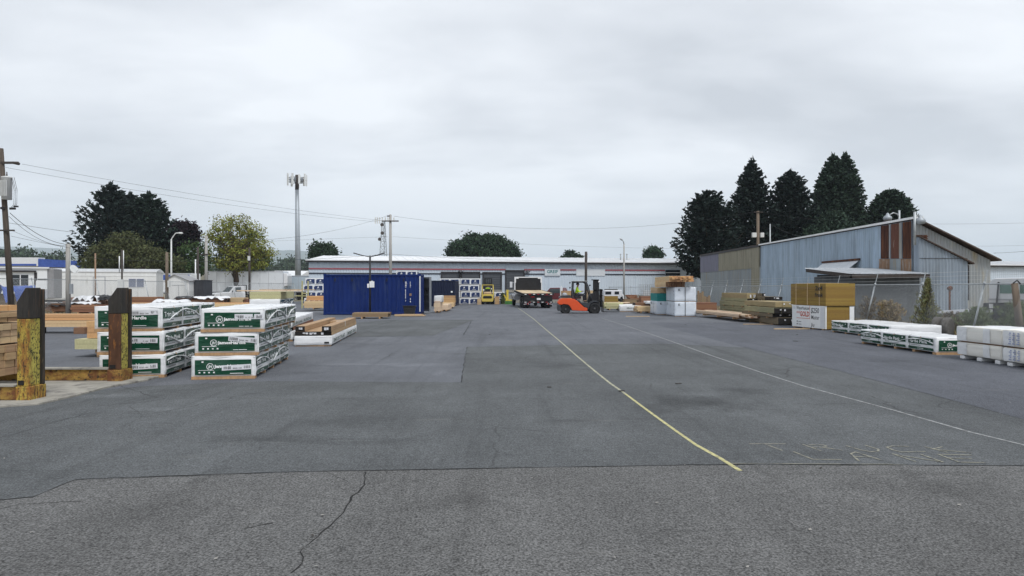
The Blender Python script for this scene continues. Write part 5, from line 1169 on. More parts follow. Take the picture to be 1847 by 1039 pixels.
o = thing('spray_marking', 'black handwritten marking on the dark side of the upper sheet stack', 'marking', (*p2,.985), rs)
mb = MB()
def cov2(t, y, z, size, width):
    vt, ft = text_mesh(t, 1., .02, .1); w_ = max(p[0] for p in vt); mb.add([(-.016, y-p[0]*width/w_, z+p[1]*size) for p in vt], ft, 0)
cov2('2x4', .70, .62, .26, .5); cov2('Frank', .72, .36, .22, .55); mb.build('marking', 'print_black', o)
# cream pallets at the right edge
mat('cream_card', (.80,.78,.72), .55, var=.06, scale=1, stretch=(1,.2,9), bump=.2, bscale=20, coat=.25); mat('film_blue', (.50,.53,.66), .4, var=.15, scale=9)
def cream(label, X, Y, z, W, Lg, Ht, blue, foot, seed):
    o = thing('cream_pallet', label, 'wrapped pallet', (X,Y,z), R(1), 'cream wrapped pallets'); z0 = .10 if foot else .03; wr = Wrap(W, Lg, Ht, z0, seed)
    mb = MB(); wr.shell(mb, .11); mb.build('wrapped_load', 'cream_card', o)
    mb = MB()
    for (a, b) in ((.02,.34),(.86,1.06)): wr.panel(mb, 'left', a*Lg/1.4, b*Lg/1.4, .01, Ht-.01, 0)
    wr.panel(mb, 'top', .0+.01, W-.01, .01, Lg-.01, 0, .006, .15); wr.panel(mb, 'front', .02, W-.02, .01, Ht-.01, 0); mb.build('film', 'wrap_white', o)
    if blue:
        mb = MB()
        for k in range(6):
            for q in range(3): u = Lg*.14+Lg*.26*q/3+.0; v = Ht*(.14+.13*k); wr.panel(mb, 'left', u+.03*(k % 2), u+.075, v, v+Ht*.085, 0, .014, .2)
        mb.build('blue_print', 'print_blue', o)
    if foot:
        for dy in (.08, Lg/2-.08, Lg-.24):
            s_ = MB(); s_.box(-W/2+.02,W/2-.02,dy,dy+.16,.0,.085); s_.build('foot', 'wrap_white', o, bevel=.015)
    else:
        s_ = MB(); s_.box(-W/2+.05,W/2-.05,.05,Lg-.05,0,.029); s_.build('slip_board', 'end_brown', o)
    return o
cream('lower cream wrapped pallet beside the long green printed bundle', 11.42,15.33,0,1.2,1.5,.30,False,True,41)
cream('upper cream wrapped pallet with brown mark beside the long green printed bundle', 11.42,15.30,.405,1.22,1.52,.345,False,False,42)
cream('lower cream pallet with blue printing at the right edge of the picture', 11.42,13.9,0,1.2,1.34,.30,True,True,43)
cream('upper cream pallet with blue printing at the right edge of the picture', 11.42,13.87,.405,1.22,1.36,.345,True,False,44)
# ---- jumble behind the orange forklift on the right
block('panel_stack', 'yellow brown sheet stack with white end behind the forklift mast', 'panel stack', 1090, 1115, 58, 1.3, .5, 1.02, 'panel_gold', 8, 1, 'print_white', gap=.003)
block('lumber_bundle', 'support lumber below the yellow brown sheet stack', 'lumber bundle', 1088, 1118, 58.2, 1.3, .03, .48, 'fir_tan', 4, 6, skids=2)
block('lumber_bundle', 'pale green treated boards right of the forklift mast', 'lumber bundle', 1091, 1126, 53, 1.4, .03, .50, 'sheathing_pale', 3, 5, skids=2, jit=.15)
block('lumber_bundle', 'loose pale boards on top of the pale green boards', 'boards', 1094, 1132, 53.4, 1.0, .53, .60, 'pale_board', 1, 5, jit=.3)
wrapped('wrapped_bundle', 'flat white wrapped bundle lying between forklift and tall white stack', 'wrapped bundle', (PX(1128,51.5),49.4,0), R(-8), 1.5, 5.0, .40, seed=51, marks=[('front','t','SELECT',.5,.18,.13,.6,0)], skid=.04)
block('lumber_bundle', 'pale low lumber stack left of the tall white stack', 'lumber bundle', 1149, 1178, 46.5, 1.4, .04, .38, 'fir_light', 3, 6, skids=2, jit=.06)
block('lumber_bundle', 'dark brown gap stack behind the pale low lumber', 'lumber bundle', 1146, 1178, 49.5, 1.2, .03, .55, 'cedar_brown', 4, 6, 'end_black', skids=2)
wrapped('wrapped_bundle', 'thin white wrapped bundle on the dark brown gap stack', 'wrapped bundle', (PX(1163,49.6),49.5,.57), R(-90), 1.1, 1.0, .2, seed=52, skid=0)
block('lumber_bundle', 'red brown board stack behind the thin white bundle', 'lumber bundle', 1157, 1177, 56, 1.2, .45, 1.02, 'cedar_red', 5, 6)
block('lumber_bundle', 'lower red brown stack behind the thin white bundle', 'lumber bundle', 1154, 1178, 56.1, 1.2, .03, .44, 'cedar_red', 3, 6, skids=2)
block('lumber_bundle', 'brown lumber left of the red brown board stack', 'lumber bundle', 1128, 1151, 60, 1.2, .03, .66, 'weathered_brown', 5, 6, skids=2, jit=.12)
block('lumber_bundle', 'brown crooked boards heaped at the far fence', 'boards', 1138, 1152, 66, 1., .5, 1.05, 'cedar_red', 4, 4, jit=.4)
block('lumber_bundle', 'base of the crooked boards at the far fence', 'boards', 1136, 1154, 66.1, 1., .0, .49, 'weathered_brown', 3, 4, jit=.2)
o = thing('wire_cage', 'grey wire cage crate standing by the far fence', 'cage', (PX(1156,64),64,.0)); mb = MB()
for i in range(7):
    x = 1.2*i/6; mb.bar((x,0,1.0),(x,0,2.0),.03,.03); mb.bar((x,.9,1.),(x,.9,2.),.03,.03)
for k in range(6): z = 1.0+k*.2; mb.bar((0,0,z),(1.2,0,z),.03,.03); mb.bar((0,.9,z),(1.2,.9,z),.03,.03); mb.bar((0,0,z),(0,.9,z),.03,.03); mb.bar((1.2,0,z),(1.2,.9,z),.03,.03)
mb.build('mesh', 'steel_galv', o); mb = MB(); mb.box(.3,.9,.2,.7,1.02,1.5); mb.build('contents', 'wrap_white', o); mb = MB(); mb.box(0,1.2,0,.9,0,.98); mb.build('base', 'weathered_brown', o)
block('lumber_bundle', 'stack of cut log ends behind the orange forklift tail', 'lumber bundle', 1015, 1029, 60, 1.2, .6, 1.45, 'osb', 5, 5, 'fir_tan', jit=.15)
block('lumber_bundle', 'base bundle of the cut log ends behind the forklift', 'lumber bundle', 1012, 1032, 60.1, 1.2, .03, .58, 'cedar_brown', 4, 5, skids=2)
block('carton_stack', 'brown carton stack seen through the forklift mast', 'cartons', 1060, 1072, 57, .8, .6, 1.5, 'fir_tan', 3, 1)
block('lumber_bundle', 'base lumber below the carton stack behind the mast', 'lumber bundle', 1056, 1074, 57.1, .9, .03, .58, 'weathered_brown', 4, 4, skids=2)
# ---- rusty yellow and black rack posts
mat('rack_paint', (.44,.32,.06), .75, var=.25, scale=6, dirt=[((.27,.115,.03), .42, .60, 5, (3,3,.8)), ((.035,.028,.02), .52, .60, 11, (2.6,2.6,.45)), ((.035,.028,.02), .57, .60, 34, (1.5,1.5,.8))], bump=.3, bscale=30)
mat('rack_speck', (.43,.37,.085), .75, var=.25, scale=6, dirt=[((.035,.033,.02), .52, .56, 34, (1,1,.7)), ((.28,.14,.04), .56, .68, 4, (2,2,.6)), ((.05,.04,.025), .57, .66, 9, (2,2,.4))], bump=.3, bscale=30)
mat('rack_rust', (.085,.04,.022), .85, var=.35, scale=5, stretch=(2,2,.5), dirt=((.30,.12,.03), .56, .68, 6, (3,3,.7)), bump=.4, bscale=30)
mat('rack_beam', (.33,.20,.05), .8, var=.3, scale=6, dirt=[((.15,.06,.025), .45, .6, 4, (1,1,1.5)), ((.04,.03,.02), .55, .62, 14, (1,1,1)), ((.42,.30,.07), .6, .68, 5, (1,1,1))], bump=.4, bscale=30)
mat('rack_black', (.030,.027,.024), .72, var=.45, scale=6, stretch=(3,3,.3), dirt=[((.16,.085,.04), .56, .72, 4, (4,4,.25)), ((.10,.085,.06), .6, .7, 16, (1.5,1.5,.3))], bump=.3, bscale=30)
def rack(label, xl, yf, wf, dp, front, side, beamlen, y_b):
    o = thing('lumber_rack', label, 'rack', (xl,yf,0.035)); top = 1.67; zb = 1.205
    def up(nm, m, x0, x1, y0, y1, z0, z1, cut=None):
        mb = MB()
        if cut: mb.prism([(x0,z0),(x1,z0),(x1,z1),(x0+cut[0],z1),(x0,z1-cut[1])], y0, y1, 'y')
        else: mb.box(x0,x1,y0,y1,z0,z1)
        return mb.build(nm, m, o, bevel=.011)
    up('front_flange', front, 0, wf, 0, .05, .2, zb); up('web', side, wf*.2, wf*.94, .052, dp-.03, .2, zb)
    up('rear_flange', 'rack_black', 0, wf+.035, dp-.028, dp+.02, .2, top-.02, (wf*.7,.24))
    up('painted_top', 'rack_black', -.002, wf+.003, -.003, dp-.03, zb+.001, top, (wf*.72,.22))
    up('foot_block', 'rack_beam' if front == 'rack_rust' else 'rack_paint', -.01, wf+.03, -.02, dp+.05, -.03, .20)
    mb = MB(); mb.box(-beamlen,-.012,y_b,y_b+.16,.0,.20); b = mb.build('base_beam', 'rack_beam', o, bevel=.012)
    mb = MB(); mb.box(-beamlen,-.012,y_b-.03,y_b+.19,.202,.225); mb.build('beam_flange', 'concrete', b)
    mb = MB(); mb.box(wf*.12,wf*.62,-.006,-.002,.22,.29); mb.build('slot', 'end_black', o)
    return o
rack('yellow flaked rack post with black slanted top nearest the camera', -7.36, 10.3, .175, .30, 'rack_paint', 'rack_speck', 2.6, -.02)
rack('rust brown rack post with speckled yellow side in front of the siding', -7.226, 12.4, .215, .31, 'rack_rust', 'rack_speck', 2.6, .05)
# ------------------------------------------------------------------ containers
mat('container_blue', (.0075,.024,.128), .55, spec=.15, var=.16, scale=1.2, stretch=(1,1,.4), dirt=[((.03,.05,.13), .56, .74, 2, (2,2,.4)), ((.08,.04,.03), .7, .75, 5, (1.5,1.5,.5))]); mat('container_navy', (.006,.011,.036), .5, var=.15, scale=1.2); mat('door_grey', (.22,.235,.25), .55, var=.15, scale=2)
def wave(mb, p0, p1, z0, z1, pitch, depth, nrm, mi=0):
    p0 = Vector((*p0,0)); p1 = Vector((*p1,0)); Ln = (p1-p0).length; n = max(2, int(Ln/pitch)); d = (p1-p0)/n; N = Vector((*nrm,0)); pts = []
    for i in range(n): a = p0+d*i; pts += [a, a+d*.3, a+d*.5-N*depth, a+d*.8-N*depth]
    pts.append(p1); vs = []
    for p in pts: vs += [(p.x,p.y,z0),(p.x,p.y,z1)]
    mb.add(vs, [(2*i,2*i+2,2*i+3,2*i+1) for i in range(len(pts)-1)], mi)
def container(label, loc, rz, Lg, W, Ht, m, door=False):
    o = thing('shipping_container', label, 'shipping container', loc, rz)
    mb = MB(); z0, z1 = .16, Ht-.12
    wave(mb, (.1,.03), (Lg-.1,.03), z0, z1, .28, .036, (0,-1)); wave(mb, (Lg-.1,W-.03), (.1,W-.03), z0, z1, .28, .036, (0,1)); wave(mb, (.03,W-.1), (.03,.1), z0, z1, .25, .03, (-1,0))
    if not door: wave(mb, (Lg-.03,.1), (Lg-.03,W-.1), z0, z1, .25, .03, (1,0))
    mb.build('side_panels', m, o, fix=False)
    mb = MB(); mb.box(.02,Lg-.02,.02,W-.02,Ht-.07,Ht-.03); mb.box(.02,Lg-.02,.06,W-.06,.1,.15); mb.build('roof', m, o)
    mb = MB()
    for x in (0,Lg-.12):
        for y in (0,W-.12): mb.box(x,x+.12,y,y+.12,.12,Ht-.12)
    for y in (0,W-.07): mb.box(.12,Lg-.12,y,y+.07,Ht-.115,Ht-.03); mb.box(.12,Lg-.12,y,y+.07,.03,.17)
    for x in (0,Lg-.07): mb.box(x,x+.07,.12,W-.12,Ht-.115,Ht-.03); mb.box(x,x+.07,.12,W-.12,.03,.17)
    mb.build('frame', m, o, bevel=.008)
    mb = MB()
    for x in (-.006,Lg-.166):
        for y in (-.006,W-.154):
            for z in (0,Ht-.12): mb.box(x,x+.172,y,y+.16,z,z+.12)
    mb.build('corner_castings', m, o, bevel=.01)
    return o
cb_ = (PX(583.4,43.7), 43.7); c1_ = container('long blue shipping container with its grey door swung open', (*cb_,0), R(2.2), 6.1, 2.44, 2.59, 'container_blue', True)
mb = MB()
for k in range(5): 
    x = .72+1.08*k; mb.bar((x,-.015,2.32),(x,-.03,2.12),.10,.03)
mb.build('lashing_hooks', 'container_navy', c1_)
mb = MB()
def vtext(s, x, z, size, dz, mi=0):
    for i, ch in enumerate(s):
        if ch == ' ': continue
        vt, ft = text_mesh(ch, 1., .02); mb.add([(x+p[0]*size, -.012, z-i*dz+p[1]*size*1.1) for p in vt], ft, mi)
vtext('MWMU 573090 7', 5.12, 2.02, .12, .098); vtext('22G1', 5.42, 2.02, .11, .10)
mb.box(5.40,5.53,-.014,-.008,1.20,1.36,1); vtext('34', 5.42, .95, .14, .16)
mb.box(2.95,3.10,-.014,-.006,1.86,2.16,2); mb.box(2.78,2.88,-.014,-.006,1.84,1.98,2)
mb.build('markings', ['print_white','rust_orange','print_white'], c1_)
# open doors: one swung out toward the camera, the other folded back on the far side
mb = MB(); mb.box(0,1.14,-.025,.025,0,2.26,0)
for z in (.0,.52,1.02,1.55,2.12): mb.box(.085,1.055,-.12,-.027,z+.0,z+.12,0)
for x in (.0,1.06): mb.box(x,x+.08,-.12,-.027,.0,2.26,0)
d = mb.build('door', 'door_grey', c1_, bevel=.006); d.location = (6.12,2.40,.17); d.rotation_euler.z = R(-62)
s_ = MB(); s_.box(.45,.62,-.05,-.028,1.12,1.4); s_.build('plate', 'end_black', d)
for x in (.35,.8):
    s_ = MB(); s_.tube([(x,.06,.02),(x,.06,2.24)], .02, 8); s_.build('lock_rod', 'steel_galv', d)
mb = MB(); mb.box(0,1.14,-.025,.025,0,2.26); d2 = mb.build('door', 'container_blue', c1_); d2.location = (6.10,.04,.17); d2.rotation_euler.z = R(86)
mb = MB(); mb.box(6.02,6.10,-.004,.13,.2,2.45); mb.build('door_post', 'antenna', c1_)
c2_ = container('smaller dark navy shipping container behind the open door', (PX(773,64),64,0), R(1), 2.44, 6.0, 2.42, 'container_navy')
mb = MB(); mb.box(2.05,2.22,-.012,-.004,1.28,1.42); mb.build('sticker', 'print_white', c2_)
# ------------------------------------------------------------------ wheels and vehicles
mat('orange_paint', (.66,.085,.022), .45, var=.06, scale=3, coat=.1, dirt=((.36,.06,.02), .62, .75, 4, (1,1,1))); mat('dark_grey_paint', (.045,.048,.055), .5, var=.12, scale=3); mat('vehicle_white', (.70,.71,.73), .35, var=.05, coat=.4); mat('vehicle_maroon', (.12,.025,.03), .35, var=.1, coat=.4); mat('vehicle_grey', (.36,.37,.40), .4, var=.08, coat=.3)
mat('rim_steel', (.10,.10,.105), .5, .4, var=.15, scale=6); mat('rim_bright', (.55,.56,.58), .35, .7, var=.1); mat('glass', (.05,.065,.07), .05, var=.1, coat=.5); mat('tail_red', (.35,.012,.012), .3, var=.1); mat('reflect_white', (.75,.75,.75), .35, var=.05); mat('deck_wood', (.52,.41,.27), .8, var=.2, scale=3, stretch=(4,.4,1), isl=.15)
mat('skin', (.42,.24,.17), .55, var=.05); mat('hivis', (.55,.86,.03), .65, var=.08, scale=6); mat('trousers', (.03,.032,.04), .8, var=.15); mat('hair', (.02,.015,.012), .6, var=.2)
def wheel(parent, c, r, w, axis='y', rim='rim_steel', n=24, dual=False):
    ax = (0,1,0) if axis == 'y' else (1,0,0)
    mb = MB(); h = w/2; mb.lathe(c, ax, [(-h*.7,r*.58),(-h,r*.66),(-h,r*.88),(-h*.72,r),(h*.72,r),(h,r*.88),(h,r*.66),(h*.7,r*.58)], n)
    for k in range(n):
        t = 2*math.pi*k/n
        d_ = Vector((math.cos(t),0,math.sin(t))) if axis == 'y' else Vector((0,math.cos(t),math.sin(t)))
        a_ = Vector(ax); cc = Vector(c)+d_*(r*1.0); mb.bar(cc-a_*h*.66, cc+a_*h*.66, .03*r/.36, .03*r/.36, up=d_)
    t_ = mb.build('wheel', 'rubber', parent)
    mb = MB(); mb.lathe(c, ax, [(-h*.74,.05*r),(-h*.78,r*.16),(-h*.62,r*.2),(-h*.52,r*.45),(-h*.74,r*.58),(h*.74,r*.58),(h*.52,r*.45),(h*.62,r*.2),(h*.78,r*.16),(h*.74,.05*r)], 18)
    for sgn in (-1,1):
        for k in range(6):
            t = 2*math.pi*k/6; d_ = Vector((math.cos(t),0,math.sin(t))) if axis == 'y' else Vector((0,math.cos(t),math.sin(t)))
            q = Vector(c)+d_*r*.3+Vector(ax)*sgn*h*.58; mb.lathe(q, Vector(ax)*sgn, [(0,r*.04),(h*.12,r*.04)], 6)
    mb.build('rim', rim, t_); return t_
def skinned(name, joints, bones, m, parent=None, sub=2, root=0):
    """continuous body grown over a skeleton: joints {name: (pos, radius)}"""
    ks = list(joints); ix = {k: i for i, k in enumerate(ks)}
    me = bpy.data.meshes.new(name); me.from_pydata([joints[k][0] for k in ks], [(ix[a],ix[b]) for a, b in bones], []); o = bpy.data.objects.new(name, me); C.objects.link(o)
    sk = o.modifiers.new('skin','SKIN'); sk.use_smooth_shade = True
    for i, k in enumerate(ks):
        d = me.skin_vertices[0].data[i]; r = joints[k][1]; d.radius = r if isinstance(r, tuple) else (r, r); d.use_root = (i == root)
    sb = o.modifiers.new('sub','SUBSURF'); sb.levels = sub; sb.render_levels = sub
    dg = bpy.context.evaluated_depsgraph_get(); dg.update(); m2 = bpy.data.meshes.new_from_object(o.evaluated_get(dg)); o.modifiers.clear(); o.data = m2; bpy.data.meshes.remove(me)
    m2.materials.clear(); m2.materials.append(M[m]); m2.polygons.foreach_set('use_smooth', [True]*len(m2.polygons))
    if parent: o.parent = parent
    return o
def seated_person(label, loc, rz, beard=False):
    """person sitting, facing local +x, seat point at the origin"""
    o = thing('person', label, 'person', loc, rz); J = {}; Bn = []
    def j(k, x, y, z, r, par=None): J[k] = ((x,y,z), r); (Bn.append((par,k)) if par else None)
    j('pelvis',0,0,.10,(.15,.12)); j('belly',.03,0,.26,(.14,.115),'pelvis'); j('chest',.05,0,.45,(.165,.125),'belly'); j('neck0',.07,0,.60,.07,'chest'); j('neck',.085,0,.66,.055,'neck0')
    j('skull0',.10,0,.73,(.068,.072),'neck'); j('skull1',.105,0,.80,(.076,.092),'skull0'); j('skull2',.10,0,.87,(.062,.078),'skull1')
    for s, n in ((1,'l'),(-1,'r')):
        j('sh'+n,.05,.17*s,.54,.062,'chest'); j('el'+n,.14,.24*s,.29,.047,'sh'+n); j('wr'+n,.37,.17*s,.33,.031,'el'+n); j('pm'+n,.43,.155*s,.35,(.036,.02),'wr'+n)
        for f in range(4):
            yy = .155*s+(f-1.5)*.019; ln = (.030,.034,.032,.026)[f]
            j(f'f{n}{f}a',.47,yy,.355,.0095,'pm'+n); j(f'f{n}{f}b',.47+ln,yy,.345,.0085,f'f{n}{f}a'); j(f'f{n}{f}c',.475+ln*.9,yy,.315,.0075,f'f{n}{f}b')
        j('t'+n+'a',.43,.155*s-.035*s,.345,.0105,'pm'+n); j('t'+n+'b',.46,.155*s-.045*s,.325,.009,'t'+n+'a')
        j('hp'+n,.06,.10*s,.08,.10,'pelvis'); j('kn'+n,.48,.14*s,.11,.068,'hp'+n); j('an'+n,.52,.14*s,-.30,.042,'kn'+n); j('to'+n,.66,.15*s,-.36,.036,'an'+n)
    skinned('body', J, Bn, 'skin', o)
    S = {k: (J[k][0], tuple(q+.016 for q in J[k][1]) if isinstance(J[k][1], tuple) else J[k][1]+.016) for k in ('pelvis','belly','chest','neck0','shl','ell','wrl','shr','elr','wrr')}
    S['wrl'] = ((.33,.182,.325), .042); S['wrr'] = ((.33,-.182,.325), .042); S['neck0'] = ((.07,0,.605), .076)
    skinned('shirt', S, [('pelvis','belly'),('belly','chest'),('chest','neck0'),('chest','shl'),('shl','ell'),('ell','wrl'),('chest','shr'),('shr','elr'),('elr','wrr')], 'hivis', o)
    T = {k: (J[k][0], tuple(q+.014 for q in J[k][1]) if isinstance(J[k][1], tuple) else J[k][1]+.014) for k in ('pelvis','hpl','knl','anl','hpr','knr','anr')}; T['pelvis'] = ((0,0,.08),(.165,.13))
    skinned('trousers', T, [('pelvis','hpl'),('hpl','knl'),('knl','anl'),('pelvis','hpr'),('hpr','knr'),('knr','anr')], 'trousers', o)
    mb = MB()
    for s in (-1,1): mb.bar((.50,.145*s,-.355),(.69,.152*s,-.365),.085,.07)
    mb.build('boots', 'rubber', o, bevel=.02)
    mb = MB(); mb.lathe((.09,0,.80),(0,0,1),[(-.03,.098),(.02,.104),(.07,.096),(.105,.07),(.125,.03)],16); mb.xf(lambda p: Vector((.09+(p.x-.09)*1.08,p.y*.92,p.z))); mb.build('hair', 'hair', o)
    mb = MB()
    for s in (-1,1): mb.lathe((.182,.033*s,.805),(1,0,0),[(-.01,.012),(.006,.012),(.01,.005)],8,0); mb.lathe((.10,.088*s,.79),(0,s,0),[(-.012,.02),(.006,.024),(.012,.012)],8,1)
    mb.bar((.178,0,.80),(.205,0,.765),.022,.02,1); mb.bar((.174,-.022,.735),(.174,.022,.735),.012,.01,2); mb.build('face', ['hair','skin','vehicle_maroon'], o)
    return o
# ---- orange forklift, seen from its right-hand... side; local x forward, y depth
fy = 46.2; k_ = fy/F; fo = (PX(1006,fy), fy, 0)
fk = thing('orange_forklift', 'orange and dark grey forklift crossing the yard with driver aboard', 'forklift', fo)
def FK(zx, zy): return ((zx/11.55+1000-1006)*k_, PZ(490+zy/11.55, fy))
def pr(nm, m, pts, y0, y1, bevel=.02, mats=None):
    mb = MB(); mb.prism([FK(*p) for p in pts], y0, y1, 'y'); return mb.build(nm, mats or m, fk, bevel=bevel)
body = pr('body', 'orange_paint', [(72,640),(78,668),(110,690),(150,690),(190,676),(290,690),(330,730),(372,808),(640,822),(690,815),(690,755),(620,742),(480,610),(410,572),(330,556),(135,560),(110,580)], .0, 1.16, .03)
pr('counterweight', 'dark_grey_paint', [(72,690),(112,700),(150,790),(150,815),(85,822),(72,790)], .04, 1.12)
pr('chassis', 'dark_grey_paint', [(120,700),(370,812),(700,822),(715,760),(700,700),(560,660),(400,600),(150,640)], .12, 1.04)
pr('hood', 'dark_grey_paint', [(100,545),(345,548),(345,500),(300,490),(150,500),(105,530)], .1, 1.06)
pr('step_panel', 'dark_grey_paint', [(480,604),(640,740),(690,752),(720,690),(720,650),(620,640),(560,640),(520,590)], -.01, 1.17)
pr('front_fender', 'dark_grey_paint', [(700,820),(715,740),(760,660),(830,628),(900,640),(900,610),(820,600),(740,630),(700,680),(690,760)], -.03, .25, .01); pr('front_fender', 'dark_grey_paint', [(700,820),(715,740),(760,660),(830,628),(900,640),(900,610),(820,600),(740,630),(700,680),(690,760)], .92, 1.19, .01)
pr('dashboard', 'black_plastic', [(700,640),(720,560),(740,470),(850,440),(850,600),(780,620)], .25, .92)
rx = FK(235,785); fx = FK(840,770)
for y_ in (.05, .93): wheel(fk, (rx[0],y_+.09,rx[1]), .325, .20)
for y_ in (-.02, .96): wheel(fk, (fx[0],y_+.11,fx[1]), .375, .24)
# overhead guard
mb = MB()
for y_ in (.10, 1.02):
    a = FK(380,550); b = FK(400,225); c = FK(690,222); d_ = FK(770,460); e = FK(775,600)
    mb.bar((a[0],y_,a[1]),(b[0],y_,b[1]),.09,.07); mb.tube([(b[0]-.03,y_,b[1]),(FK(500,212)[0],y_,FK(500,212)[1]),(FK(640,214)[0],y_,FK(640,214)[1])],.05,8)
    mb.tube([(FK(630,216)[0],y_,FK(630,216)[1]),(FK(680,245)[0],y_,FK(680,245)[1]),(FK(712,330)[0],y_,FK(712,330)[1]),(FK(745,460)[0],y_,FK(745,460)[1]),(e[0],y_,e[1])],.045,8)
p0 = FK(385,215); p1 = FK(690,215)
for i in range(9):
    x = p0[0]+(p1[0]-p0[0])*i/8; mb.bar((x,.08,p0[1]+.03),(x,1.04,p0[1]+.03),.04,.03)
mb.build('overhead_guard', 'dark_grey_paint', fk)
mb = MB(); mb.box(p0[0]+.05,p1[0],.06,1.06,p0[1]+.05,p0[1]+.075); mb.build('roof_sheet', 'antenna', fk)
# seat, steering, propane
mb = MB(); s0 = FK(430,520); mb.box(s0[0],s0[0]+.42,.36,.82,s0[1]-.12,s0[1]); mb.bar((s0[0]+.02,.59,s0[1]),(s0[0]-.08,.59,s0[1]+.48),.44,.10,up=(1,0,0)); mb.build('seat', 'black_plastic', fk, bevel=.02)
mb = MB(); st = FK(650,455); mb.bar((st[0]+.12,.59,st[1]-.45),(st[0],.59,st[1]),.05,.05)
mb.tube([(st[0]-.1+.0,.59+.19*math.cos(t),st[1]+.03+.19*math.sin(t)*.5) if False else (st[0]+.19*math.sin(t)*.75,.59+.19*math.cos(t),st[1]+.02+.19*math.sin(t)*.5) for t in np.linspace(0,2*math.pi,17)],.016,6); mb.build('steering_wheel', 'black_plastic', fk)
mb = MB(); g0 = FK(180,480); mb.lathe((g0[0]+.15,.59,g0[1]-.02),(0,1,0),[(-.42,.05),(-.38,.15),(.38,.15),(.42,.05)],14); mb.build('gas_bottle', 'vehicle_grey', fk)
# mast: two uprights, inner channels, chains, carriage, backrest and forks
m0 = FK(835,170); m1 = FK(945,830); mb = MB()
for y_ in (.22,.80): mb.box(m0[0],m0[0]+.20,y_,y_+.10,m1[1]-.02,m0[1]); mb.box(m0[0]+.22,m0[0]+.34,y_+.02,y_+.09,m1[1]+.02,m0[1]-.03)
for zz_ in (m0[1]-.08, m0[1]-.75, m1[1]+.25): mb.box(m0[0]-.0,m0[0]+.30,.22,.90,zz_,zz_+.09)
mb.box(m0[0]-.12,m0[0]+.32,.2,.92,m0[1]-.02,m0[1]+.03)
mb.build('mast', 'black_paint', fk, bevel=.005)
mb = MB()
for y_ in (.40,.70): mb.tube([(m0[0]+.18,y_,m1[1]+.3),(m0[0]+.18,y_,m0[1]-.1)],.035,8)
mb.build('lift_cylinder', 'steel_galv', fk)
c0 = FK(970,370); c1 = FK(1035,730); mb = MB()
for zz_ in np.linspace(c1[1]+.02, c0[1]-.05, 4): mb.box(c0[0],c0[0]+.12,.02,1.12,zz_-.05,zz_+.05)
for y_ in np.linspace(.02,1.06,6): mb.box(c0[0]+.03,c0[0]+.10,y_,y_+.06,c1[1],c0[1]+.02)
mb.build('carriage', 'black_paint', fk)
mb = MB(); zf = .10
for y_ in (.2,.84): mb.box(c0[0]+.14,c0[0]+.19,y_-.06,y_+.06,zf,c1[1]+.35); mb.prism([(c0[0]+.14,zf-.02),(c0[0]+1.28,zf-.015),(c0[0]+1.28,zf+.0),(c0[0]+.20,zf+.03)],y_-.06,y_+.06,'y')
mb.build('forks', 'black_paint', fk)
mb = MB(); a = FK(345,225); mb.lathe((a[0]-.02,.1,a[1]-.02),(-1,0,0),[(0,.04),(.06,.06),(.08,.05)],10); mb.lathe((a[0]-.02,.1,a[1]-.35),(-1,0,0),[(0,.04),(.06,.06),(.08,.05)],10); mb.build('work_lamp', 'black_plastic', fk)
mb = MB(); a = FK(940,215); mb.lathe((a[0]-.02,.16,a[1]),(1,0,0),[(-.05,.05),(.03,.08),(.06,.07)],12); mb.build('headlight', 'reflect_white', fk)
mb = MB(); a = FK(740,285); mb.lathe((a[0],.1,a[1]),(1,0,0),[(-.05,.04),(.05,.05)],8); mb.bar((a[0]-.1,.1,a[1]-.1),(a[0],.1,a[1]),.02,.02); mb.build('mirror', 'black_plastic', fk)
sp_ = FK(480,505); seated_person('driver in yellow hi-vis shirt seated on the orange forklift', (fo[0]+sp_[0]-.02, fo[1]+.59, sp_[1]-.03), 0)
# ---- yellow forklift seen from behind: local y forward (away)
yk = thing('yellow_forklift', 'yellow forklift seen from behind with raised black mast by the navy stack', 'forklift', (PX(879.3,71.5),71.5,0))
mat('forklift_yellow', (.60,.47,.10), .45, var=.08, scale=3, coat=.2)
mb = MB(); mb.prism([(-.55,.28),(.55,.28),(.62,.5),(.62,.95),(.45,1.05),(-.45,1.05),(-.62,.95),(-.62,.5)],0,.55,'y'); mb.box(-.58,.58,.55,1.9,.45,.95); mb.build('body', 'forklift_yellow', yk, bevel=.04)
mb = MB(); mb.prism([(-.42,.62),(.42,.62),(.48,.74),(.4,.88),(-.4,.88),(-.48,.74)],-.015,.02,'y'); mb.box(-.5,.5,.05,1.9,.22,.5); mb.build('grille', 'black_paint', yk)
mb = MB()
for x in (-.58,.58): mb.bar((x,.35,1.0),(x*.98,.55,2.0),.09,.09); mb.bar((x,1.75,.9),(x*.98,1.5,2.0),.07,.07); mb.bar((x*.98,.5,2.0),(x*.98,1.55,2.0),.08,.06)
mb.bar((-.6,.52,2.02),(.6,.52,2.02),.1,.07)
for i in range(8): mb.bar((-.56,.6+.13*i,2.03),(.56,.6+.13*i,2.03),.03,.03)
mb.build('overhead_guard', 'forklift_yellow', yk)
mb = MB(); mb.lathe((-.0,.3,1.16),(1,0,0),[(-.42,.04),(-.36,.15),(.36,.15),(.42,.04)],14); mb.build('gas_bottle', 'fir_tan', yk)
mb = MB(); mb.box(-.26,.26,.6,1.05,.95,1.12); mb.box(-.25,.25,.55,.66,1.1,1.6); mb.build('seat', 'black_plastic', yk, bevel=.02)
mb = MB(); 
for x in (-.42,.30): mb.box(x,x+.12,2.0,2.2,.1,2.75)
for z in (.6,1.5,2.15,2.68): mb.box(-.42,.42,2.02,2.18,z,z+.08)
for x in (-.3,-.1,.12,.3): mb.box(x-.03,x+.03,2.3,2.36,1.9,2.75)
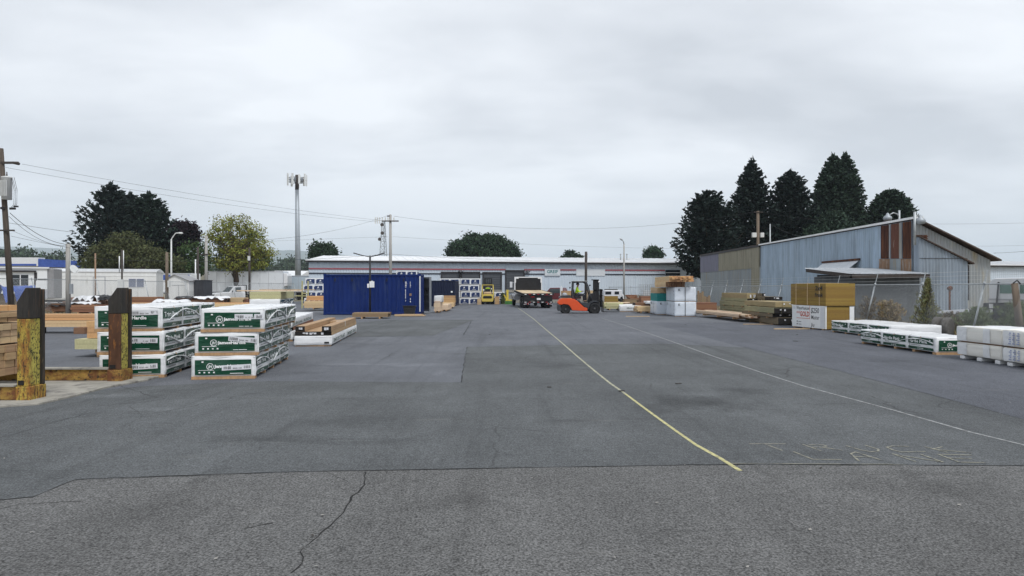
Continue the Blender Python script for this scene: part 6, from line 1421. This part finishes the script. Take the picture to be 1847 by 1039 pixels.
mb.box(-.45,.45,2.28,2.34,1.9,2.0); mb.build('mast', 'black_paint', yk)
mb = MB()
for x in (-.3,.3): mb.box(x-.06,x+.06,2.3,3.4,.10,.14)
mb.build('forks', 'black_paint', yk)
for x in (-.42,.42): wheel(yk, (x,.35,.29), .29, .2, 'x')
for x in (-.56,.56): wheel(yk, (x,1.65,.34), .34, .26, 'x')
mb = MB(); mb.lathe((-.42,.5,1.5),(0,-1,0),[(0,.06),(.05,.09),(.08,.08)],10); mb.lathe((.40,.55,1.62),(0,-1,0),[(0,.05),(.04,.07),(.06,.06)],10); mb.build('work_lamp', 'reflect_white', yk)
seated_person('driver in yellow hi-vis shirt seen from behind in the yellow forklift', (PX(879.3,71.5),72.3,1.12), R(90))
# ---- flatbed truck seen from behind; local y forward
tk = thing('flatbed_truck', 'white cab flatbed truck seen from behind with empty wooden deck', 'truck', (PX(970.5,58.0),58.0,0), R(6.0))
def bz(y): return 1.26+.24*y/6.4
TW = 1.30
mb = MB()
for i in range(14):
    x0 = -TW+.06+i*(2*TW-.12)/14; x1 = x0+(2*TW-.12)/14-.012; mb.add([(x0,.06,bz(0)),(x1,.06,bz(0)),(x1,6.4,bz(6.4)),(x0,6.4,bz(6.4)),(x0,.06,bz(0)-.05),(x1,.06,bz(0)-.05),(x1,6.4,bz(6.4)-.05),(x0,6.4,bz(6.4)-.05)], [(0,1,2,3),(7,6,5,4),(0,4,5,1),(1,5,6,2),(2,6,7,3),(3,7,4,0)])
mb.build('deck', 'deck_wood', tk)
mb = MB()
for s in (-1,1): mb.bar((s*TW,0,bz(0)-.07),(s*TW,6.4,bz(6.4)-.07),.06,.16); mb.bar((s*.45,.1,1.0),(s*.45,9.6,1.0),.10,.26)
mb.box(-TW-.03,TW+.03,-.06,.04,bz(0)-.17,bz(0)+.0)
for i in range(9): mb.bar((-TW,.6+.7*i,bz(.6+.7*i)-.12),(TW,.6+.7*i,bz(.6+.7*i)-.12),.08,.12)
for i in range(10):
    for s in (-1,1): mb.bar((s*(TW+.045),.4+.62*i,bz(.5+.6*i)-.15),(s*(TW+.045),.4+.62*i,bz(.5+.6*i)),.03,.05)
mb.box(-1.22,1.22,.02,.09,.62,1.02); mb.box(-1.25,1.25,-.02,.06,.44,.58)
mb.build('frame', 'black_paint', tk)
for a, b in ((-1.24,-.62),(.62,1.24)): mb = MB(); mb.box(a,b,.3,.34,.12,.95); mb.build('mud_flap', 'rubber', tk)
for i in range(7):
    x = -1.15+i*.36; q = ('reflect_white','tail_red')[i % 2]
    mb = MB(); mb.box(x,x+.17,-.03,-.021,.49,.54); mb.build('reflector', q, tk)
    mb = MB(); mb.box(x,x+.17,-.07,-.062,bz(0)-.12,bz(0)-.06); mb.build('reflector', q, tk)
mb = MB(); mb.box(-.1,.22,-.0,.016,.70,.86); mb.build('licence_plate', 'reflect_white', tk)
for x in (-1.12,-.92,.80,1.0): 
    mb = MB(); mb.lathe((x+.06,-.02,.37),(0,-1,0),[(0,.06),(.02,.055)],12); mb.build('tail_light', 'tail_red', tk)
mb = MB()
for s in (-1,1): mb.bar((s*.95,-.03,.38),(s*1.22,-.03,.33),.05,.06); mb.bar((s*.75,-.02,.30),(s*.85,-.02,.46),.03,.05)
mb.build('light_bracket', 'rim_bright', tk)
mb = MB(); mb.box(-.62,-.3,-.015,.01,.93,.98); mb.build('marker_light', 'tail_red', tk)
for yy in (1.2,2.5):
    for s in (-1,1):
        for dx in (0,.32): wheel(tk, (s*(1.08-dx),yy,.50), .50, .27, 'x', 'rim_bright' if dx == 0 else 'rim_steel')
# headboard and cab
mb = MB(); mb.box(-1.22,1.22,6.42,6.5,bz(6.4)-.1,2.66); mb.build('headboard', 'black_paint', tk, bevel=.01)
mb = MB()
for s in (-1,1): mb.box(s*1.25-.04,s*1.25+.04,6.40,6.52,bz(6.4)-.1,2.70); mb.box(min(s*1.21,s*.9),max(s*1.21,s*.9),6.395,6.415,2.56,2.66); mb.box(min(s*1.21,s*1.15),max(s*1.21,s*1.15),6.395,6.415,2.2,2.56)
mb.box(-1.28,1.28,6.40,6.54,2.67,2.74); mb.build('headboard_frame', 'vehicle_white', tk)
mb = MB(); mb.prism([(6.9,1.0),(8.3,1.0),(8.5,1.7),(8.15,2.62),(7.0,2.68),(6.9,2.5)],-1.12,1.12,'x'); mb.prism([(8.3,.75),(9.9,.75),(9.95,1.45),(8.5,1.72)],-.85,.85,'x'); mb.build('cab', 'vehicle_white', tk, bevel=.05)
for q in ((-1.135,-1.121,7.25,8.1,1.75,2.4),(1.121,1.135,7.25,8.1,1.75,2.4),(-.8,.8,6.885,6.899,1.9,2.4)): mb = MB(); mb.box(*q); mb.build('cab_window', 'glass', tk)
for s in (-1,1):
    mb = MB(); mb.prism([(8.5,.62),(8.55,.95),(8.8,1.15),(9.4,1.15),(9.75,.95),(9.8,.62),(9.7,.62),(9.6,.9),(9.35,1.05),(8.9,1.05),(8.7,.9),(8.62,.62)],s*1.05-.2,s*1.05+.2,'x'); mb.build('fender', 'vehicle_white', tk)
    wheel(tk, (s*1.05,9.15,.5), .50, .28, 'x', 'rim_bright')
    mb = MB(); mb.box(s*1.42-.12,s*1.42+.12,8.1,8.18,1.75,2.3); mb.bar((s*1.12,8.1,2.2),(s*1.42,8.14,2.2),.04,.04); mb.build('mirror', 'vehicle_white', tk)
    mb = MB(); mb.tube([(s*1.0,6.7,.85),(s*1.0,8.2,.85)],.30,14); mb.build('fuel_tank', 'rim_bright', tk)
mb = MB()
for x in (-.8,-.4,0,.4,.8): mb.lathe((x,7.6,2.68),(0,0,1),[(0,.06),(.07,.04)],8)
mb.build('roof_marker', 'fir_orange', tk)
# ---- white pickup, three-quarter front; local y forward
hd = math.atan2(-.74,-.67); pk = thing('pickup_truck', 'white older flatbed pickup parked beyond the left fence', 'pickup', (PX(422,78),79.2,0), hd-math.pi/2)
def side(poly, y0, y1, nm, m, bev=.05, par=None): mb = MB(); mb.prism(poly, y0, y1, 'x'); return mb.build(nm, m, par or pk, bevel=bev)
side([(.9,.5),(3.0,.5),(3.05,1.0),(2.95,1.12),(1.45,1.22),(.9,1.22),(-.4,1.22),(-.4,.5)], -.95, .95, 'body', 'vehicle_white')
side([(-.4,1.2),(1.45,1.2),(.85,1.86),(.1,1.93),(-.35,1.9)], -.86, .86, 'cab', 'vehicle_white')
mb = MB(); mb.add([(-.74,1.36,1.25),(.74,1.36,1.25),(.70,.90,1.80),(-.70,.90,1.80)], [(0,1,2,3)]); mb.xf(lambda p: p+Vector((0,.06,.03))); mb.build('windscreen', 'glass', pk)
for u, v in ((-.875,-.862),(.862,.875)): mb = MB(); mb.box(u,v,.1,.75,1.28,1.78); mb.build('side_window', 'glass', pk)
mb = MB(); mb.box(-.72,.72,3.05,3.075,.68,.98); mb.box(-.95,.95,3.0,3.16,.42,.58,1); mb.build('grille', ['black_paint','rim_bright'], pk)
for x in (-.8,.8):
    mb = MB(); mb.box(x-.11,x+.11,3.05,3.085,.76,.95); mb.build('headlight', 'reflect_white', pk)
for x in (-.82,.82):
    wheel(pk, (x,2.25,.38), .38, .24, 'x'); wheel(pk, (x,-1.3,.38), .38, .24, 'x')
mb = MB(); mb.box(-1.,1.,-2.6,-.5,.85,.98); mb.build('flatbed', 'black_paint', pk)
mb = MB(); mb.box(-.98,-.92,-.55,-.47,.9,2.05); mb.box(.92,.98,-.55,-.47,.9,2.05); mb.box(-.98,.98,-.55,-.47,1.97,2.05); mb.box(-.98,.98,-.54,-.50,.9,1.5); mb.build('headache_rack', 'black_paint', pk)
for s in (-1,1):
    mb = MB(); mb.box(s*1.08-.08,s*1.08+.08,1.15,1.22,1.22,1.42); mb.bar((s*.9,1.15,1.3),(s*1.08,1.18,1.3),.03,.03); mb.build('mirror', 'black_paint', pk)
# ---- travel trailer, mobile home, box trailers and buildings on the left
mat('rv_white', (.76,.78,.80), .45, var=.05, scale=1, stretch=(.3,.3,6)); mat('rv_grey', (.26,.26,.27), .5, var=.1); mat('home_white', (.72,.725,.72), .6, var=.06, scale=1, stretch=(3,3,.2), dirt=((.42,.41,.38), .58, .75, 1, (2,2,.3)))
rv = thing('travel_trailer', 'white and grey travel trailer behind the fence at the left edge', 'travel trailer', (PX(97,56),56,0), R(19))
mb = MB(); mb.box(-9.2,-.45,0,2.4,.8,3.3); mb.build('body', 'rv_white', rv, bevel=.06)
mb = MB(); mb.box(-.44,.0,.03,2.37,.85,3.28); mb.build('end_cap', 'rv_grey', rv, bevel=.06)
mb = MB(); mb.box(-9.2,-.3,-.12,.02,3.26,3.38); mb.box(-9.,-1.2,-.16,-.02,2.98,3.1,1); mb.build('awning_rail', ['vehicle_white','dark_trim'], rv)
for a, b in ((-3.2,-1.75),(-5.6,-3.9)):
    mb = MB(); mb.box(a,b,-.03,-.01,1.9,2.75); w_ = mb.build('window', 'glass_dark', rv, bevel=.02); mb = MB(); mb.box((a+b)/2+.15,(a+b)/2+.22,-.04,-.031,1.88,2.77); mb.build('window_bar', 'vehicle_white', w_)
mb = MB(); mb.box(-1.35,-1.15,-.04,-.01,1.1,2.95); mb.box(-1.1,-.46,-.03,-.01,2.35,2.45); mb.build('slide_trim', 'dark_trim', rv)
mb = MB(); mb.prism([(-1.1,.85),(-.46,.85),(-.46,1.6),(-.75,1.6),(-1.05,1.35)],-.03,-.012,'y'); mb.build('graphic', 'vehicle_grey', rv)
mb = MB(); mb.box(-9,.4,.3,.45,.55,.72); mb.box(-9,.4,1.9,2.05,.55,.72); mb.bar((0,.4,.6),(1.3,1.2,.58),.1,.12); mb.bar((0,2.0,.6),(1.3,1.2,.58),.1,.12); mb.build('chassis', 'black_paint', rv)
for x in (-5.6,-4.7): wheel(rv, (x,.2,.36), .36, .22)
mb = MB(); mb.bar((.2,.5,0),(.2,.5,.6),.08,.08); mb.bar((1.2,1.2,0),(1.2,1.2,.6),.08,.08); mb.build('jack', 'black_paint', rv)
mb = MB(); mb.box(-7.3,-6.5,.8,1.6,3.3,3.55); mb.build('roof_unit', 'vehicle_white', rv, bevel=.05)
hm = thing('mobile_home', 'long white single wide mobile home with one curtained window', 'mobile home', (PX(282,69),69,0), R(17))
mb = MB(); mb.box(-11.5,0,0,3.6,.62,3.25); mb.build('wall', 'home_white', hm)
for i in range(0): pass
mb = MB(); mb.prism([(-.06,3.25),(3.66,3.25),(3.66,3.36),(1.8,3.62),(-.06,3.36)],-11.56,.06,'x'); mb.build('roof', 'vehicle_white', hm)
mb = MB(); corrugated(mb, (-11.5,-.02), (0,-.02), lambda t: .72, lambda t: 2.85, .4, .015, (0,-1)); mb.box(-11.52,.02,-.05,-.03,2.85,2.93); mb.build('siding', 'home_white', hm, fix=False)
mb = MB(); corrugated(mb, (-11.5,.05), (0,.05), lambda t: 0, lambda t: .62, .3, .02, (0,-1)); mb.box(-11.4,-.05,.1,3.5,0,.6); mb.build('skirting', 'home_white', hm, fix=False)
mb = MB(); mb.box(-2.5,-1.05,-.06,-.036,1.75,2.65); w_ = mb.build('window', 'vehicle_white', hm); mb = MB(); mb.box(-2.44,-1.82,-.068,-.061,1.8,2.6); mb.box(-1.75,-1.11,-.068,-.061,1.8,2.6); mat('curtain', (.17,.19,.26), .6, var=.35, scale=30); mb.build('pane', 'curtain', w_)
mb = MB(); mb.box(-5.5,-4.55,-.055,-.036,.75,2.75); d_ = mb.build('door', 'home_white', hm); mb = MB(); mb.box(-5.56,-5.5,-.06,-.036,.75,2.8); mb.box(-4.55,-4.49,-.06,-.036,.75,2.8); mb.box(-5.5,-4.55,-.06,-.036,2.75,2.8); mb.build('door_frame', 'vehicle_grey', d_)
gs = thing('garden_shed', 'small white gabled garden shed left of the dark bin', 'shed', (PX(304,66),66,0)); k_ = 66/F
mb = MB(); a = 37*k_; mb.prism([(0,0),(a,0),(a,PZ(507,66)),(11*k_,PZ(496,66)),(0,PZ(501,66))],0,2.4,'y'); mb.build('wall', 'home_white', gs)
mb = MB(); mb.prism([(-.1,PZ(502.2,66)),(11*k_,PZ(496,66)+.0),(11*k_,PZ(494.8,66)),(-.1,PZ(501,66))],-.12,2.5,'y'); mb.prism([(11*k_,PZ(496,66)),(a+.1,PZ(507.7,66)),(a+.1,PZ(506.4,66)),(11*k_,PZ(494.8,66))],-.12,2.5,'y'); mb.build('roof', 'rv_grey', gs)
mb = MB(); mb.box(.95,.98,-.02,-.005,0,1.95); mb.box(.3,1.6,-.02,-.005,1.95,1.98); mb.build('door', 'rv_grey', gs)
mat('bin_grey', (.05,.052,.06), .6, var=.2, scale=1.5)
o = thing('waste_bin', 'large dark grey steel bin between the garden shed and the pickup', 'bin', (PX(342,67),67,0)); a = 25*67/F
mb = MB(); mb.box(0,a,0,2,.12,PZ(506,67)); mb.build('body', 'bin_grey', o, bevel=.02); mb = MB()
for i in range(4): mb.box(.1+i*(a-.25)/3,.16+i*(a-.25)/3,-.05,.0,.15,PZ(507,67))
mb.box(-.04,a+.04,-.06,2.04,PZ(506,67),PZ(505,67)); mb.build('ribs', 'bin_grey', o)
def semi(label, px0, px1, Y, pyt, m, D=2.5, reef=True, rz=0., front=True):
    X0, X1 = PX(px0,Y), PX(px1,Y); o = thing('box_trailer', label, 'trailer', (X0,Y,0), rz); Lg = X1-X0; zt_ = PZ(pyt,Y)
    mb = MB(); mb.box(0,Lg,0,D,1.1,zt_); mb.build('body', m, o, bevel=.03)
    mb = MB()
    for i in range(int(Lg/1.2)): mb.box(i*1.2+.3,i*1.2+.34,-.012,-.003,1.15,zt_-.1)
    mb.box(0,Lg,-.03,-.003,zt_-.12,zt_-.02); mb.box(0,Lg,-.03,-.003,1.1,1.22); mb.build('ribs', 'vehicle_grey', o)
    for i in range(2):
        for y_ in (.2,2.3): wheel(o, (1.5+1.25*i,y_,.5), .5, .28)
    mb = MB(); mb.box(Lg-2.6,Lg-2.45,.4,.55,0,1.1); mb.box(Lg-2.6,Lg-2.45,1.9,2.05,0,1.1); mb.box(.3,Lg-.3,.9,1.5,.95,1.1); mb.build('landing_gear', 'black_paint', o)
    if reef: mb = MB(); mb.prism([(Lg+.02,1.9),(Lg+.55,2.0),(Lg+.6,3.4),(Lg+.4,3.75),(Lg+.02,3.75)],.25,2.25,'y'); mb.build('cooling_unit', 'vehicle_white', o, bevel=.05)
    return o
mat('trailer_white', (.68,.71,.75), .45, var=.05, scale=1, dirt=((.40,.41,.42), .58, .72, 1, (1,1,.3))); mat('trailer_cream', (.52,.50,.42), .6, var=.08); mat('trailer_blue', (.43,.50,.56), .45, var=.05)
semi('long white refrigerated semi trailer parked behind the pickup', 371, 510, 96, 489, 'trailer_white')
semi('short cream box trailer left of the long white semi trailer', 346, 369, 97, 489.5, 'trailer_cream', reef=False)
semi('pale blue grey trailer between the cooling unit and the navy stack', 519, 560, 99, 497, 'trailer_blue', reef=False)
o = semi('white trailer with blue windows behind the garden shed', 284, 345, 84, 493, 'rv_white', reef=False); mb = MB(); mb.box(.2,3.9,-.03,-.013,PZ(505,84),PZ(496,84)); mb.build('window_band', 'tarp_blue', o)
o = thing('gable_building', 'pale metal roofed building far behind the semi trailer', 'building', (PX(478,150),150,0)); mb = MB(); a = PX(537,150)-PX(478,150); mb.box(0,a,0,14,0,PZ(500,150)); mb.build('wall', 'warehouse_white', o); mb = MB(); mb.prism([(-.5,PZ(500,150)),(14.5,PZ(500,150)),(7,PZ(487,150))],-.3,a+.3,'x'); mb.build('roof', 'roof_metal', o)
o = thing('shop_building', 'low shop building with white and blue fascia behind the travel trailer', 'building', (PX(-120,104),104,0)); a = PX(72,104)-PX(-120,104); b_ = PX(149,104)-PX(-120,104)
mb = MB(); mb.box(.3,b_-.3,1,14,0,PZ(470,104)); mb.build('wall', 'home_white', o); mb = MB(); mb.box(0,a-.05,-.2,1.2,PZ(480,104),PZ(464.5,104)); mb.build('white_fascia', 'vehicle_white', o)
mb = MB(); mb.prism([(a,PZ(481.5,104)),(b_,PZ(483,104)),(b_,PZ(471.5,104)),(a,PZ(467,104))],-.4,1.2,'y'); mb.build('blue_fascia', 'tarp_blue', o); mb = MB(); mb.box(a*.62,a-.4,-.26,-.21,PZ(479.5,104),PZ(476,104)); mb.build('blue_band', 'tarp_blue', o)
# white notice board on the left fence
mb = MB(); mb.box(-.28,.28,-.01,.01,0,.62); o = mb.build('notice_board', 'print_white', loc=(PX(72.5,40),40,PZ(526,40)), bevel=.005); o.rotation_euler.y = R(4); tag(o, 'blank white notice board on a post behind the first rack post', 'notice board'); mb = MB(); mb.tube([(0,.03,-PZ(526,40)),(0,.03,.5)],.025,6); mb.build('post', 'steel_galv', o)
# ---- vehicles behind the right-hand jumble
cr = thing('maroon_pickup', 'dark maroon pickup half hidden behind the flatbed truck', 'pickup', (PX(1006,73),73,0), R(70))
def prc(poly, y0, y1, nm, m, par, bev=.05): mb = MB(); mb.prism(poly, y0, y1, 'x'); return mb.build(nm, m, par, bevel=bev)
prc([(-2.3,.5),(2.4,.5),(2.45,.95),(1.2,1.1),(-2.3,1.12)],-.92,.92,'body','vehicle_maroon',cr); prc([(-1.,1.1),(1.2,1.1),(.6,1.72),(-.7,1.74)],-.82,.82,'cab','vehicle_maroon',cr)
for u, v in ((-.84,-.825),(.825,.84)): mb = MB(); mb.box(u,v,-.6,.6,1.18,1.62); mb.build('window', 'glass', cr)
for x in (-.8,.8):
    for y_ in (-1.5,1.5): wheel(cr, (x,y_,.37), .37, .24, 'x')
mb = MB(); mb.box(-.12,.12,-.12,.12,0,1.75); mb.box(-.06,.06,-.06,.06,1.76,1.9); o = mb.build('marker_post', 'vehicle_white', loc=(PX(1012.5,66),66,0), bevel=.02); tag(o, 'white square post between the flatbed truck and the orange forklift', 'post')
o = thing('work_van', 'white work truck with side windows behind the yellow brown sheet stack', 'van', (PX(1090,70),70,0)); a = PX(1122,70)-PX(1090,70)
mb = MB(); mb.box(0,a,0,1.9,.5,1.5); mb.build('body', 'vehicle_white', o, bevel=.06)
for u, v in ((.1,.7),(a-.75,a-.3)): mb = MB(); mb.box(u,v,-.015,-.003,1.05,1.35); mb.build('window', 'glass_dark', o)
for x in (.4,a-.4): wheel(o, (x,.1,.34), .34, .2)
mb = MB(); mb.box(.2,1.4,.3,1.5,1.5,1.6); mb.build('roof_rack', 'black_paint', o)
o = thing('small_trailer', 'rounded white fender of a small trailer right of the yellow brown sheets', 'trailer', (PX(1117,62),62,0)); mb = MB(); mb.prism([(0,.75),(.05,1.15),(.2,1.25),(.4,1.1),(.45,.6),(.38,.6),(.3,.95),(.15,1.05),(.07,.75)],0,.3,'y'); mb.build('fender', 'vehicle_white', o); wheel(o, (.22,.15,.62), .3, .2); mb = MB(); mb.box(-.2,.9,.1,1.1,0,.45); mb.build('bed', 'weathered_brown', o)
# ---- old truck and car remains behind the right fence
oc = thing('old_truck', 'old white truck cab with black fuel tank behind the right fence', 'truck', (17.95,26.1,0), R(-90)); k2 = 26/F
mb = MB(); mb.prism([(0.0,PZ(546,26)),(.0,PZ(512,26)),(.12,PZ(504.5,26)),(.35,PZ(502,26)),(2.6,PZ(502,26)),(2.75,PZ(506,26)),(2.75,PZ(546,26))],0,2.1,'y'); mb.build('cab', 'vehicle_white', oc, bevel=.04)
mat('glass_green', (.10,.20,.16), .1, var=.2)
for u, v in ((.62,1.5),(1.62,2.4)): mb = MB(); mb.box(u,v,-.014,-.003,PZ(529,26),PZ(514,26)); mb.build('window', 'glass_green', oc)
mb = MB(); mb.box(.0,2.7,-.03,-.005,PZ(541,26),PZ(538.5,26)); mb.build('side_moulding', 'vehicle_grey', oc)
mb = MB(); mb.box(-.35,2.9,.02,2.0,.35,PZ(546.5,26)); mb.build('chassis', 'black_paint', oc, bevel=.03)
mb = MB(); mb.box(.02,.22,-.0,.018,PZ(556,26),PZ(548,26)); mb.box(.0,.2,-.0,.018,PZ(563.5,26),PZ(558,26)); mb.build('white_marking', 'reflect_white', oc)
for x in (.4,2.2): wheel(oc, (x,.1,.42), .42, .26)
mb = MB(); mb.bar((.52,-.06,PZ(546,26)),(.62,-.06,PZ(509,26)),.04,.05); mb.build('grab_bar', 'black_plastic', oc)

oh = thing('old_car', 'abandoned grey car with pale hood behind the brambles and fence', 'car', (16.95,26.2,0), R(-4))
mb = MB(); mb.prism([(0,PZ(566,26.5)),(.12,PZ(562,26.5)),(1.1,PZ(559,26.5)),(1.9,PZ(558,26.5)),(2.2,.4),(0.05,.4)],0,1.6,'y'); mb.build('body', 'vehicle_grey', oh, bevel=.04)
mb = MB(); mb.box(.05,1.0,-.02,-.004,.55,.78); mb.build('grille', 'black_plastic', oh); mb = MB(); mb.box(.85,1.0,-.035,-.021,.66,.78); mb.build('headlight', 'reflect_white', oh)
for x in (.35,1.7): wheel(oh, (x,.1,.31), .31, .2)
for i, (px, Y) in enumerate(((1692,23.8),(1709,23.4))):
    o = thing('scrap_tyre_ring', ('left','right')[i]+' worn tyre of the pair standing behind the low siding bundle', 'tyre', (PX(px,Y),Y,0), R(35), 'worn tyres by the fence'); mb = MB(); mb.lathe((0,0,.36),(0,1,0),[(-.10,.2),(-.11,.28),(-.08,.35),(.08,.35),(.11,.28),(.10,.2)],24); mb.build('tread', 'tyre_grey' if 'tyre_grey' in M else mat('tyre_grey',(.11,.105,.10),.9,var=.3,scale=10).name, o)
    mb = MB(); mb.lathe((0,0,.36),(0,1,0),[(-.06,.05),(-.09,.19),(.09,.19),(.06,.05)],18); mb.build('rim', 'rim_steel', o)
o = thing('corner_post', 'thick leaning brown wooden post in front of the white truck cab', 'post', (PX(1843,21),21,0)); mb = MB(); mb.tube([(0,0,0),(-.22,0,PZ(511,21))],[.11,.09],12); mb.build('post', 'pole_wood', o); mb = MB(); mb.tube([(-.3,-.05,PZ(511,21)),(-.2,-.08,PZ(508,21)+.04),(-.08,-.05,PZ(512,21))],.02,6); mb.build('wire_loop', 'cable', o)
o = thing('yard_hydrant', 'thin rusty standpipe behind the fence before the blue annex', 'pipe', (PX(1713,29),29,0)); mb = MB(); mb.tube([(0,0,0),(0,0,PZ(520,29))],.04,8); mb.lathe((0,0,PZ(520,29)),(0,-1,0),[(-.06,.08),(.06,.10),(.08,.06)],10); mb.build('pipe', 'rust_dark', o)
